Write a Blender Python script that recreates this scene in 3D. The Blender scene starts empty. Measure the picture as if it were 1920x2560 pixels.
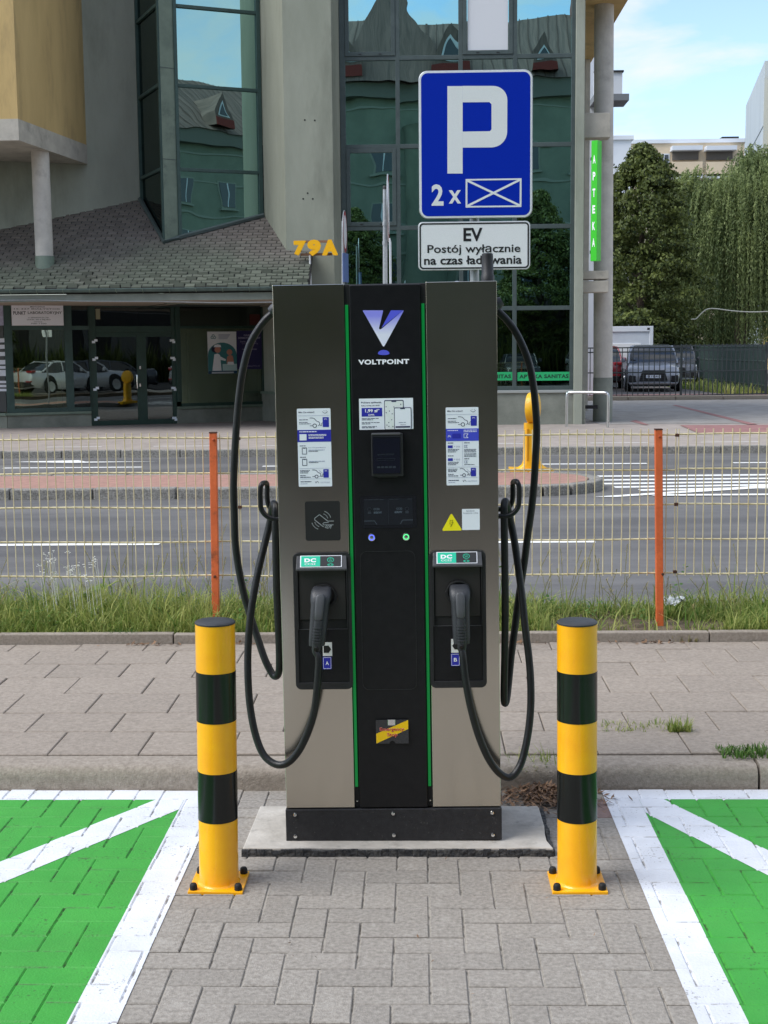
import bpy, bmesh, math, random
import numpy as np
from mathutils import Matrix, Vector
R = math.radians
rnd = random.Random(7)
nr = np.random.default_rng(5)
sc = bpy.context.scene
COL = sc.collection

# ------------------------------------------------------------------ camera
CAM_H, FPX = 1.72, 3378.0            # eye height in metres, focal length in pixels of the 1920 x 2560 frame
cam_d = bpy.data.cameras.new('camera')
cam_d.sensor_fit = 'VERTICAL'; cam_d.sensor_height = 36; cam_d.lens = FPX / 2560 * 36
cam_d.clip_end = 2000; cam_d.clip_start = .05
cam = bpy.data.objects.new('camera', cam_d); COL.objects.link(cam)
CAM_R = (Matrix.Rotation(R(1.53), 3, 'Z') @ Matrix.Rotation(R(90) - math.atan(400 / FPX), 3, 'X') @ Matrix.Rotation(-.0095, 3, 'Z'))
cam.matrix_world = Matrix.Translation((0, 0, CAM_H)) @ CAM_R.to_4x4()
sc.camera = cam

# ------------------------------------------------------------------ sky, sun, exposure
SUN_EL, SUN_AZ = R(50), R(248)       # azimuth from +Y clockwise: to the left, a little behind the viewer
w = bpy.data.worlds.new('World'); sc.world = w; w.use_nodes = True
wn, wl = w.node_tree.nodes, w.node_tree.links
wn.clear()
def N(nodes, t, **k):
    n = nodes.new(t)
    for a, b in k.items(): setattr(n, a, b)
    return n
sky = N(wn, 'ShaderNodeTexSky', sky_type='NISHITA', sun_disc=False, sun_elevation=SUN_EL, sun_rotation=SUN_AZ, air_density=1.0, dust_density=.35, ozone_density=1.5)
tc = N(wn, 'ShaderNodeTexCoord')
sep = N(wn, 'ShaderNodeSeparateXYZ'); wl.new(tc.outputs['Generated'], sep.inputs[0])
za = N(wn, 'ShaderNodeMath', operation='ADD'); wl.new(sep.outputs['Z'], za.inputs[0]); za.inputs[1].default_value = .22
zm = N(wn, 'ShaderNodeMath', operation='MAXIMUM'); wl.new(za.outputs[0], zm.inputs[0]); zm.inputs[1].default_value = .05
cx = N(wn, 'ShaderNodeMath', operation='DIVIDE'); wl.new(sep.outputs['X'], cx.inputs[0]); wl.new(zm.outputs[0], cx.inputs[1])
cy = N(wn, 'ShaderNodeMath', operation='DIVIDE'); wl.new(sep.outputs['Y'], cy.inputs[0]); wl.new(zm.outputs[0], cy.inputs[1])
cb = N(wn, 'ShaderNodeCombineXYZ'); wl.new(cx.outputs[0], cb.inputs[0]); wl.new(cy.outputs[0], cb.inputs[1])
cn = N(wn, 'ShaderNodeTexNoise'); cn.inputs['Scale'].default_value = 3.0; cn.inputs['Detail'].default_value = 9; cn.inputs['Roughness'].default_value = .56; cn.inputs['Distortion'].default_value = .35
wl.new(cb.outputs[0], cn.inputs['Vector'])
cr = N(wn, 'ShaderNodeValToRGB'); cr.color_ramp.elements[0].position = .40; cr.color_ramp.elements[1].position = .62
wl.new(cn.outputs['Fac'], cr.inputs[0])
cm = N(wn, 'ShaderNodeMix', data_type='RGBA')
skyg = N(wn, 'ShaderNodeMix', data_type='RGBA', blend_type='MULTIPLY'); skyg.inputs[0].default_value = 1
wl.new(sky.outputs[0], skyg.inputs[6]); skyg.inputs[7].default_value = (1.32, 1.32, 1.34, 1)
wl.new(cr.outputs[0], cm.inputs[0]); wl.new(skyg.outputs[2], cm.inputs[6]); cm.inputs[7].default_value = (5.1, 5.25, 5.5, 1)
bg = N(wn, 'ShaderNodeBackground'); bg.inputs['Strength'].default_value = .12
wo = N(wn, 'ShaderNodeOutputWorld')
wl.new(cm.outputs[2], bg.inputs[0]); wl.new(bg.outputs[0], wo.inputs[0])
sun_d = bpy.data.lights.new('sun', 'SUN'); sun_d.energy = 2.2; sun_d.angle = R(40); sun_d.color = (1, .98, .95)
sun = bpy.data.objects.new('sun', sun_d); COL.objects.link(sun)
sd = Vector((math.sin(SUN_AZ) * math.cos(SUN_EL), math.cos(SUN_AZ) * math.cos(SUN_EL), math.sin(SUN_EL)))
sun.rotation_euler = sd.to_track_quat('Z', 'Y').to_euler(); sun.location = (0, 0, 30)
vs = sc.view_settings
sc.display_settings.display_device = 'sRGB'; vs.view_transform = 'Standard'; vs.look = 'None'; vs.gamma = 1; vs.use_curve_mapping = False; vs.exposure = .66
sc.render.engine = 'CYCLES'
sc.cycles.use_denoising = True; sc.cycles.max_bounces = 8; sc.cycles.transparent_max_bounces = 16; sc.cycles.caustics_reflective = False; sc.cycles.caustics_refractive = False

# ------------------------------------------------------------------ surveying: lines of sight to planes of the place
CO = Vector((0, 0, CAM_H))
def ray(x, y): return CAM_R @ Vector(((x - 960) / FPX, (1280 - y) / FPX, -1))
def onY(x, y, Y): d = ray(x, y); return CO + d * (Y / d.y)
def onZ(x, y, z=0.0): d = ray(x, y); return CO + d * ((z - CAM_H) / d.z)
def proj(p):
    c = CAM_R.transposed() @ (Vector(p) - CO)
    return 960 + FPX * c.x / -c.z, 1280 - FPX * c.y / -c.z

# ------------------------------------------------------------------ materials
MATS = {}
def lin(c):
    return tuple(((v / 255) / 12.92 if v / 255 <= .04045 else ((v / 255 + .055) / 1.055) ** 2.4) for v in c)
def mat(name, c1, c2=None, scale=8, rough=.7, bump=0, bscale=None, metal=0, spec=.5, vary=0, detail=4, coat=0, stretch=None, lo=.35, hi=.65, c3=None, s3=1.0, t3=(.55, .7), aniso=0, bdist=.02):
    """plain procedural surface: two tones mixed by noise in world space, a stain tone c3, relief by noise, a tone of its own for each piece"""
    if name in MATS: return MATS[name]
    m = bpy.data.materials.new(name); m.use_nodes = True
    n, l = m.node_tree.nodes, m.node_tree.links
    b = n['Principled BSDF']
    b.inputs['Roughness'].default_value = rough; b.inputs['Metallic'].default_value = metal; b.inputs['Specular IOR Level'].default_value = spec
    b.inputs['Coat Weight'].default_value = coat; b.inputs['Coat Roughness'].default_value = .08
    g = N(n, 'ShaderNodeNewGeometry')
    vec = g.outputs['Position']
    if stretch:
        mp = N(n, 'ShaderNodeMapping'); mp.inputs['Scale'].default_value = stretch; l.new(vec, mp.inputs[0]); vec = mp.outputs[0]
    col = None
    if c2 is not None:
        t = N(n, 'ShaderNodeTexNoise'); t.inputs['Scale'].default_value = scale; t.inputs['Detail'].default_value = detail; t.inputs['Roughness'].default_value = .65; l.new(vec, t.inputs['Vector'])
        r = N(n, 'ShaderNodeMapRange'); r.inputs[1].default_value = lo; r.inputs[2].default_value = hi; l.new(t.outputs['Fac'], r.inputs[0])
        mx = N(n, 'ShaderNodeMix', data_type='RGBA'); mx.inputs[6].default_value = (*c1, 1); mx.inputs[7].default_value = (*c2, 1); l.new(r.outputs[0], mx.inputs[0])
        col = mx.outputs[2]
    if c3 is not None:
        t = N(n, 'ShaderNodeTexNoise'); t.inputs['Scale'].default_value = s3; t.inputs['Detail'].default_value = 6; t.inputs['Roughness'].default_value = .7; l.new(vec, t.inputs['Vector'])
        r = N(n, 'ShaderNodeMapRange'); r.inputs[1].default_value = t3[0]; r.inputs[2].default_value = t3[1]; l.new(t.outputs['Fac'], r.inputs[0])
        mx = N(n, 'ShaderNodeMix', data_type='RGBA'); mx.inputs[7].default_value = (*c3, 1); l.new(r.outputs[0], mx.inputs[0])
        if col: l.new(col, mx.inputs[6])
        else: mx.inputs[6].default_value = (*c1, 1)
        col = mx.outputs[2]
    if vary:
        oi = N(n, 'ShaderNodeObjectInfo'); r = N(n, 'ShaderNodeMapRange'); r.inputs[3].default_value = 1 - vary; r.inputs[4].default_value = 1 + vary; l.new(oi.outputs['Random'], r.inputs[0])
        mx = N(n, 'ShaderNodeVectorMath', operation='SCALE'); l.new(r.outputs[0], mx.inputs['Scale'])
        if col: l.new(col, mx.inputs[0])
        else: mx.inputs[0].default_value = c1
        col = mx.outputs[0]
    if col: l.new(col, b.inputs['Base Color'])
    else: b.inputs['Base Color'].default_value = (*c1, 1)
    if bump:
        t = N(n, 'ShaderNodeTexNoise'); t.inputs['Scale'].default_value = bscale or scale; t.inputs['Detail'].default_value = 5; l.new(vec, t.inputs['Vector'])
        bp = N(n, 'ShaderNodeBump'); bp.inputs['Strength'].default_value = bump; bp.inputs['Distance'].default_value = bdist; l.new(t.outputs['Fac'], bp.inputs['Height']); l.new(bp.outputs[0], b.inputs['Normal'])
    if aniso:
        b.inputs['Anisotropic'].default_value = aniso
        tg = N(n, 'ShaderNodeTangent', direction_type='RADIAL', axis='Z'); l.new(tg.outputs[0], b.inputs['Tangent'])
    MATS[name] = m
    return m
def glass(name, refl, refl_col, see_col, wave=.0, wscale=.8, rough=0.0):
    """coated window glass: part mirror, part tinted see-through, the sheet slightly wavy"""
    if name in MATS: return MATS[name]
    m = bpy.data.materials.new(name); m.use_nodes = True
    n, l = m.node_tree.nodes, m.node_tree.links; n.clear()
    o = N(n, 'ShaderNodeOutputMaterial'); mx = N(n, 'ShaderNodeMixShader')
    t = N(n, 'ShaderNodeBsdfTransparent'); t.inputs[0].default_value = (*see_col, 1)
    g = N(n, 'ShaderNodeBsdfGlossy'); g.inputs['Color'].default_value = (*refl_col, 1); g.inputs['Roughness'].default_value = rough
    f = N(n, 'ShaderNodeFresnel'); f.inputs[0].default_value = 1.5
    a = N(n, 'ShaderNodeMath', operation='ADD', use_clamp=True); a.inputs[1].default_value = refl; l.new(f.outputs[0], a.inputs[0])
    l.new(a.outputs[0], mx.inputs[0]); l.new(t.outputs[0], mx.inputs[1]); l.new(g.outputs[0], mx.inputs[2]); l.new(mx.outputs[0], o.inputs[0])
    if wave:
        ge = N(n, 'ShaderNodeNewGeometry'); tx = N(n, 'ShaderNodeTexNoise'); tx.inputs['Scale'].default_value = wscale; tx.inputs['Detail'].default_value = 1.5
        oi = N(n, 'ShaderNodeObjectInfo'); of = N(n, 'ShaderNodeMath', operation='MULTIPLY'); l.new(oi.outputs['Random'], of.inputs[0]); of.inputs[1].default_value = 60
        va = N(n, 'ShaderNodeVectorMath', operation='ADD'); l.new(ge.outputs['Position'], va.inputs[0]); l.new(of.outputs[0], va.inputs[1]); l.new(va.outputs[0], tx.inputs['Vector'])
        bp = N(n, 'ShaderNodeBump'); bp.inputs['Strength'].default_value = 1; bp.inputs['Distance'].default_value = wave; l.new(tx.outputs['Fac'], bp.inputs['Height'])
        l.new(bp.outputs[0], g.inputs['Normal']); l.new(bp.outputs[0], f.inputs['Normal'])
    MATS[name] = m
    return m
def emit(name, col, s, base=None):
    if name in MATS: return MATS[name]
    m = bpy.data.materials.new(name); m.use_nodes = True; b = m.node_tree.nodes['Principled BSDF']
    b.inputs['Base Color'].default_value = (*(base or col), 1); b.inputs['Emission Color'].default_value = (*col, 1); b.inputs['Emission Strength'].default_value = s; b.inputs['Roughness'].default_value = .4
    MATS[name] = m; return m
def leafmat(name, c1, c2, trans=.3):
    """leaves and blades: tone from the vertex attribute 'tone'"""
    if name in MATS: return MATS[name]
    m = bpy.data.materials.new(name); m.use_nodes = True; n, l = m.node_tree.nodes, m.node_tree.links; b = n['Principled BSDF']
    a = N(n, 'ShaderNodeAttribute', attribute_name='tone')
    mx = N(n, 'ShaderNodeMix', data_type='RGBA'); mx.inputs[6].default_value = (*c1, 1); mx.inputs[7].default_value = (*c2, 1); l.new(a.outputs['Fac'], mx.inputs[0])
    l.new(mx.outputs[2], b.inputs['Base Color']); b.inputs['Roughness'].default_value = .55; b.inputs['Specular IOR Level'].default_value = .3
    t = N(n, 'ShaderNodeBsdfTranslucent'); l.new(mx.outputs[2], t.inputs[0]); ms = N(n, 'ShaderNodeMixShader'); ms.inputs[0].default_value = trans
    o = n['Material Output']; l.new(b.outputs[0], ms.inputs[1]); l.new(t.outputs[0], ms.inputs[2]); l.new(ms.outputs[0], o.inputs[0])
    MATS[name] = m; return m

# ------------------------------------------------------------------ mesh helpers
class MB:
    """collects shapes; build() links them as one mesh object"""
    def __init__(s): s.v = []; s.f = []
    def add(s, vs, fs):
        o = len(s.v); s.v += [tuple(p) for p in vs]; s.f += [tuple(i + o for i in f) for f in fs]; return s
    def box(s, x0, x1, y0, y1, z0, z1, M=None):
        vs = [Vector((x, y, z)) for z in (z0, z1) for x, y in ((x0, y0), (x1, y0), (x1, y1), (x0, y1))]
        if M: vs = [M @ p for p in vs]
        return s.add(vs, [(3, 2, 1, 0), (4, 5, 6, 7), (0, 1, 5, 4), (1, 2, 6, 5), (2, 3, 7, 6), (3, 0, 4, 7)])
    def prism(s, poly, z0, z1, M=None):                 # polygon in xy, counter-clockwise, pulled up in z
        n = len(poly); vs = [Vector((p[0], p[1], z0)) for p in poly] + [Vector((p[0], p[1], z1)) for p in poly]
        if M: vs = [M @ p for p in vs]
        return s.add(vs, [tuple(range(n - 1, -1, -1)), tuple(range(n, 2 * n))] + [(i, (i + 1) % n, n + (i + 1) % n, n + i) for i in range(n)])
    def plate(s, poly, y0, y1, M=None):                 # polygon in xz (seen from -y counter-clockwise), from y0 (front) back to y1
        n = len(poly); vs = [Vector((p[0], y0, p[1])) for p in poly] + [Vector((p[0], y1, p[1])) for p in poly]
        if M: vs = [M @ p for p in vs]
        return s.add(vs, [tuple(range(n)), tuple(range(2 * n - 1, n - 1, -1))] + [(i, n + i, n + (i + 1) % n, (i + 1) % n) for i in range(n)])
    def tube(s, path, r, n=8, cap=True, close=False):
        P = [Vector(p) for p in path]; m = len(P); rr = r if hasattr(r, '__len__') else [r] * m
        T = []
        for i in range(m):
            a = P[(i - 1) % m] if (i or close) else P[i]; b = P[(i + 1) % m] if (i < m - 1 or close) else P[i]
            T.append((b - a).normalized())
        u = T[0].orthogonal().normalized(); vs = []
        for i in range(m):
            u = (u - T[i] * u.dot(T[i])).normalized(); q = T[i].cross(u)
            vs += [P[i] + (u * math.cos(k * 2 * math.pi / n) + q * math.sin(k * 2 * math.pi / n)) * rr[i] for k in range(n)]
        fs = [(i * n + k, i * n + (k + 1) % n, ((i + 1) % m) * n + (k + 1) % n, ((i + 1) % m) * n + k) for i in range(m if close else m - 1) for k in range(n)]
        if cap and not close: fs += [tuple(range(n - 1, -1, -1)), tuple(range((m - 1) * n, m * n))]
        return s.add(vs, fs)
    def lathe(s, prof, n=24, M=None):                   # profile (r, z) from bottom to top around z
        vs = []; m = len(prof)
        for r, z in prof: vs += [Vector((r * math.cos(k * 2 * math.pi / n), r * math.sin(k * 2 * math.pi / n), z)) for k in range(n)]
        if M: vs = [M @ p for p in vs]
        fs = [(i * n + k, i * n + (k + 1) % n, (i + 1) * n + (k + 1) % n, (i + 1) * n + k) for i in range(m - 1) for k in range(n)]
        return s.add(vs, fs + [tuple(range(n - 1, -1, -1)), tuple(range((m - 1) * n, m * n))])
    def mesh(s, name, smooth=None):
        me = bpy.data.meshes.new(name); me.from_pydata(s.v, [], s.f); me.update()
        if smooth is not None:
            me.shade_smooth(); me.set_sharp_from_angle(angle=R(smooth))
        return me
    def build(s, name, m, parent=None, smooth=None, bevel=0, seg=2, **tags):
        return link(name, s.mesh(name, smooth), m, parent, bevel, seg, **tags)
def link(name, me, m, parent=None, bevel=0, seg=2, **tags):
    o = bpy.data.objects.new(name, me); COL.objects.link(o)
    if m is not None and not len(me.materials): me.materials.append(m)
    if parent is not None: o.parent = parent
    if bevel:
        bm = o.modifiers.new('edge', 'BEVEL'); bm.width = bevel; bm.segments = seg; bm.limit_method = 'ANGLE'; bm.angle_limit = R(35)
    for k, v in tags.items(): o[k] = v
    return o
def thing(name, label, cat, M=None, group=None):
    o = bpy.data.objects.new(name, None); COL.objects.link(o); o.empty_display_size = .1
    if M is not None: o.matrix_world = M if isinstance(M, Matrix) else Matrix.Translation(M)
    o['label'] = label; o['category'] = cat
    if group: o['group'] = group
    return o
def rrect(x0, x1, z0, z1, r, n=5):
    """rounded rectangle, counter-clockwise"""
    p = []
    for cxx, czz, a in ((x1 - r, z0 + r, -90), (x1 - r, z1 - r, 0), (x0 + r, z1 - r, 90), (x0 + r, z0 + r, 180)):
        p += [(cxx + r * math.cos(R(a + 90 * k / n)), czz + r * math.sin(R(a + 90 * k / n))) for k in range(n + 1)]
    return p
def ringplate(mb, outer, inner, y0, y1, M=None):        # a frame: two outlines with as many points each
    n = len(outer)
    vs = [Vector((p[0], y, p[1])) for y in (y0, y1) for q in (outer, inner) for p in q]
    if M: vs = [M @ p for p in vs]
    fs = []
    for i in range(n):
        j = (i + 1) % n
        fs += [(i, j, n + j, n + i), (2 * n + j, 2 * n + i, 3 * n + i, 3 * n + j), (i, 2 * n + i, 2 * n + j, j), (n + j, 3 * n + j, 3 * n + i, n + i)]
    return mb.add(vs, fs)
_text = {}
def text_mesh(s, bold=0):
    """flat lettering in xz, its ink box scaled to 1 x 1"""
    if (s, bold) in _text: return _text[(s, bold)]
    cu = bpy.data.curves.new('lettering', 'FONT'); cu.body = s; cu.offset = bold; cu.resolution_u = 3; cu.space_line = .9; cu.align_x = 'CENTER'; cu.space_character = 1.1 if bold > .03 else 1.0
    ob = bpy.data.objects.new('lettering', cu); me = bpy.data.meshes.new_from_object(ob)
    v = np.array([tuple(p.co) for p in me.vertices]); f = [tuple(p.vertices) for p in me.polygons]
    bpy.data.objects.remove(ob); bpy.data.curves.remove(cu); bpy.data.meshes.remove(me)
    lo, hi = v.min(0), v.max(0); asp = (hi[0] - lo[0]) / max(hi[1] - lo[1], 1e-6)
    v = (v - lo) / np.maximum(hi - lo, 1e-6)
    _text[(s, bold)] = (v, f, asp); return _text[(s, bold)]
def add_text(mb, s, x0, x1, z0, z1, y, bold=0, M=None):
    v, f, _ = text_mesh(s, bold)
    vs = [Vector((x0 + (x1 - x0) * p[0], y, z0 + (z1 - z0) * p[1])) for p in v]
    if M: vs = [M @ p for p in vs]
    return mb.add(vs, f)
def np_mesh(name, V, F, tone=None):
    me = bpy.data.meshes.new(name); k = F.shape[1]
    me.vertices.add(len(V)); me.vertices.foreach_set('co', V.astype(np.float32).ravel())
    me.loops.add(F.size); me.loops.foreach_set('vertex_index', F.astype(np.int32).ravel())
    me.polygons.add(len(F)); me.polygons.foreach_set('loop_start', np.arange(0, F.size, k, dtype=np.int32))
    if tone is not None:
        a = me.attributes.new('tone', 'FLOAT', 'POINT'); a.data.foreach_set('value', tone.astype(np.float32))
    me.update(calc_edges=True); return me
class Facade:
    """an upright plane over the ground line p-q; s runs along it, d goes inwards"""
    def __init__(f, p, q):
        f.p = Vector((p[0], p[1], 0)); e = Vector((q[0] - p[0], q[1] - p[1], 0)); f.len = e.length; f.e = e.normalized(); f.n = Vector((-f.e.y, f.e.x, 0))
        f.M = Matrix.Translation(f.p) @ Matrix(((f.e.x, f.n.x, 0, 0), (f.e.y, f.n.y, 0, 0), (0, 0, 1, 0), (0, 0, 0, 1)))
    def sz(f, x, y):
        d = ray(x, y); t = (f.p - CO).dot(f.n) / d.dot(f.n); h = CO + d * t
        return (h - f.p).dot(f.e), h.z
    def s(f, x, y=900): return f.sz(x, y)[0]
    def rect(f, x0, x1, y0, y1):
        a = f.sz(x0, (y0 + y1) / 2)[0]; b = f.sz(x1, (y0 + y1) / 2)[0]; xm = (x0 + x1) / 2
        return a, b, f.sz(xm, y1)[1], f.sz(xm, y0)[1]
    def box(f, mb, s0, s1, z0, z1, d0, d1): return mb.box(s0, s1, d0, d1, z0, z1, f.M)
    def part(f, name, m, parent, s0, s1, z0, z1, d0, d1, **k): return f.box(MB(), s0, s1, z0, z1, d0, d1).build(name, m, parent, **k)

# ================================================================== THE GROUND
m_sand = mat('joint_sand', lin((168, 162, 152)), lin((104, 98, 90)), 14, .95, .5, 140, lo=.50, hi=.66)
m_paver = mat('paver_concrete', lin((170, 163, 153)), lin((120, 114, 106)), 70, .9, .7, 230, vary=.07, detail=9, lo=.28, hi=.72, c3=lin((174, 168, 159)), s3=11, t3=(.55, .85), bdist=.004)
m_paver_red = mat('paver_red', lin((146, 122, 114)), lin((126, 106, 100)), 30, .9, .35, 220, vary=.1, detail=6, bdist=.004)
m_asphalt = mat('asphalt', lin((98, 97, 97)), lin((74, 73, 73)), 120, .9, .4, 300, c3=lin((120, 118, 116)), s3=.9, t3=(.42, .7), detail=6, bdist=.005, stretch=(.22, 1, 1))
m_lane = mat('lane_asphalt', lin((54, 53, 53)), lin((44, 43, 43)), 60, .9, .3, 200)
m_soil = mat('soil', lin((120, 104, 84)), lin((84, 72, 56)), 14, .95, .8, 40)
m_earth = mat('far_ground', lin((104, 102, 92)), lin((86, 88, 74)), .6, .95)
m_slab = mat('slab_concrete', lin((168, 156, 143)), lin((126, 116, 105)), 55, .92, .7, 170, vary=.045, detail=9, lo=.25, hi=.75, c3=lin((138, 128, 116)), s3=4, t3=(.55, .85), bdist=.004)
m_kerb = mat('kerb_concrete', lin((172, 161, 148)), lin((126, 116, 104)), 60, .93, .7, 150, vary=.03, detail=9, lo=.25, hi=.75, c3=lin((122, 112, 100)), s3=9, t3=(.55, .85), bdist=.005)
m_granite = mat('granite', lin((160, 157, 150)), lin((104, 101, 96)), 55, .85, .4, 60, vary=.06, detail=5)
m_farpave = mat('far_paving', lin((166, 155, 146)), lin((146, 136, 128)), 3, .92, .3, 30, detail=8)
m_brick_isl = mat('island_clinker', lin((176, 134, 120)), lin((150, 118, 106)), 9, .92, .4, 40, detail=8)
m_redpave = mat('red_paving', lin((156, 112, 108)), lin((136, 98, 95)), 5, .92, .2, 30)
m_white = mat('road_white', lin((236, 236, 232)), lin((205, 205, 200)), 9, .75, .2, 80, lo=.5, hi=.8)
m_setts = mat('grey_setts', lin((158, 153, 147)), lin((134, 129, 124)), 2.2, .92, .3, 20, detail=8)

def sheet(name, x0, x1, y0, y1, z, m, thick=0):
    mb = MB()
    if thick: mb.box(x0, x1, y0, y1, z - thick, z)
    else: mb.add([(x0, y0, z), (x1, y0, z), (x1, y1, z), (x0, y1, z)], [(0, 1, 2, 3)])
    return mb.build(name, m, kind='structure')
sheet('ground', -400, 400, -400, 400, -.06, m_earth)
sheet('drive_lane', -60, 60, -14, .25, -.006, m_lane)
parking = sheet('parking_pavement', -14, 16, .25, 5.19, -.0052, m_sand)
sidewalk = sheet('sidewalk', -40, 40, 5.3, 7.45, .085, m_sand, .13)
verge = sheet('grass_verge_soil', -40, 40, 7.46, 8.32, .125, m_soil, .18)
road_near = sheet('road', -60, 60, 8.2, 18.6, 0, m_asphalt)
road_far = sheet('far_carriageway', -60, 60, 18.6, 22.5, 0.0, m_asphalt)
far_pave = sheet('far_pavement', -60, 60, 22.62, 34, .12, m_farpave, .2)

# ---- herringbone pavers, 20 x 10 cm, each a piece of its own
PITCH, PX, PY = .1035, -.29, 4.34
GAP, CH, DROP = .0055, .0028, .0024
def paver_mesh(name, L, Wd, depth=.03):
    a, b = L / 2 - GAP / 2, Wd / 2 - GAP / 2
    rng = [(-a + CH, -b + CH, 0), (a - CH, -b + CH, 0), (a - CH, b - CH, 0), (-a + CH, b - CH, 0), (-a, -b, -DROP), (a, -b, -DROP), (a, b, -DROP), (-a, b, -DROP), (-a, -b, -depth), (a, -b, -depth), (a, b, -depth), (-a, b, -depth)]
    fs = [(0, 1, 2, 3)] + [(4 + i, 4 + (i + 1) % 4, (i + 1) % 4, i) for i in range(4)] + [(8 + i, 8 + (i + 1) % 4, 4 + (i + 1) % 4, 4 + i) for i in range(4)]
    me = bpy.data.meshes.new(name); me.from_pydata(rng, [], fs); me.update(); return me
pm = {}
for nm, mt in (('paver', m_paver), ('paver_red', m_paver_red)):
    for o in 'HV':
        me = paver_mesh('paver', 2 * PITCH if o == 'H' else PITCH, PITCH if o == 'H' else 2 * PITCH); me.materials.append(mt); pm[nm, o] = me
SLAB = (-.617, .447, 4.47, 4.9)
cells = []
for i in range(-48, 56):
    for j in range(-39, 9):
        c = (i + j) % 4
        if c == 0: x0, y0, lx, ly, o = PX + i * PITCH, PY + j * PITCH, 2 * PITCH, PITCH, 'H'
        elif c == 2: x0, y0, lx, ly, o = PX + i * PITCH, PY + j * PITCH, PITCH, 2 * PITCH, 'V'
        else: continue
        if y0 < .28 or y0 > 5.15: continue
        if y0 + ly > 5.185: ly = 5.185 - y0
        if x0 > SLAB[0] and x0 + lx < SLAB[1] and y0 > SLAB[2] and y0 + ly < SLAB[3]: continue
        cells.append((x0, y0, lx, ly, o, rnd.uniform(-.0012, .0012)))
rest = MB(); shown = []
for c in cells:
    x0, y0, lx, ly, o, dz = c
    u, v_ = proj((x0 + lx / 2, y0 + ly / 2, 0)) if y0 > 1.5 else (-1, -1)
    shown.append((-140 < u < 2060 and v_ < 2700 and y0 > 3.0 and abs(ly - (PITCH if o == 'H' else 2 * PITCH)) < .01))
print('pavers in view', sum(shown))
for c, vis in zip(cells, shown):
    x0, y0, lx, ly, o, dz = c
    red = (abs(x0 + lx / 2 - .70) < .075 and o == 'V' and rnd.random() < .55)
    if vis:
        p = link('paver', pm['paver_red' if red else 'paver', o], None, parking)
        p.location = (x0 + lx / 2, y0 + ly / 2, dz); p.rotation_euler = (rnd.uniform(-.004, .004), rnd.uniform(-.004, .004), rnd.uniform(-.007, .007))
    else:
        a, b = GAP / 2, GAP / 2 + CH
        q = lambda e, z: [(x0 + e, y0 + e, z), (x0 + lx - e, y0 + e, z), (x0 + lx - e, y0 + ly - e, z), (x0 + e, y0 + ly - e, z)]
        rest.add(q(b, dz) + q(a, -DROP) + q(a, -.02), [(0, 1, 2, 3)] + [(4 + k, 4 + (k + 1) % 4, (k + 1) % 4, k) for k in range(4)] + [(8 + k, 8 + (k + 1) % 4, 4 + (k + 1) % 4, 4 + k) for k in range(4)])
rest.build('pavers', m_paver, parking, kind='stuff')

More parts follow.
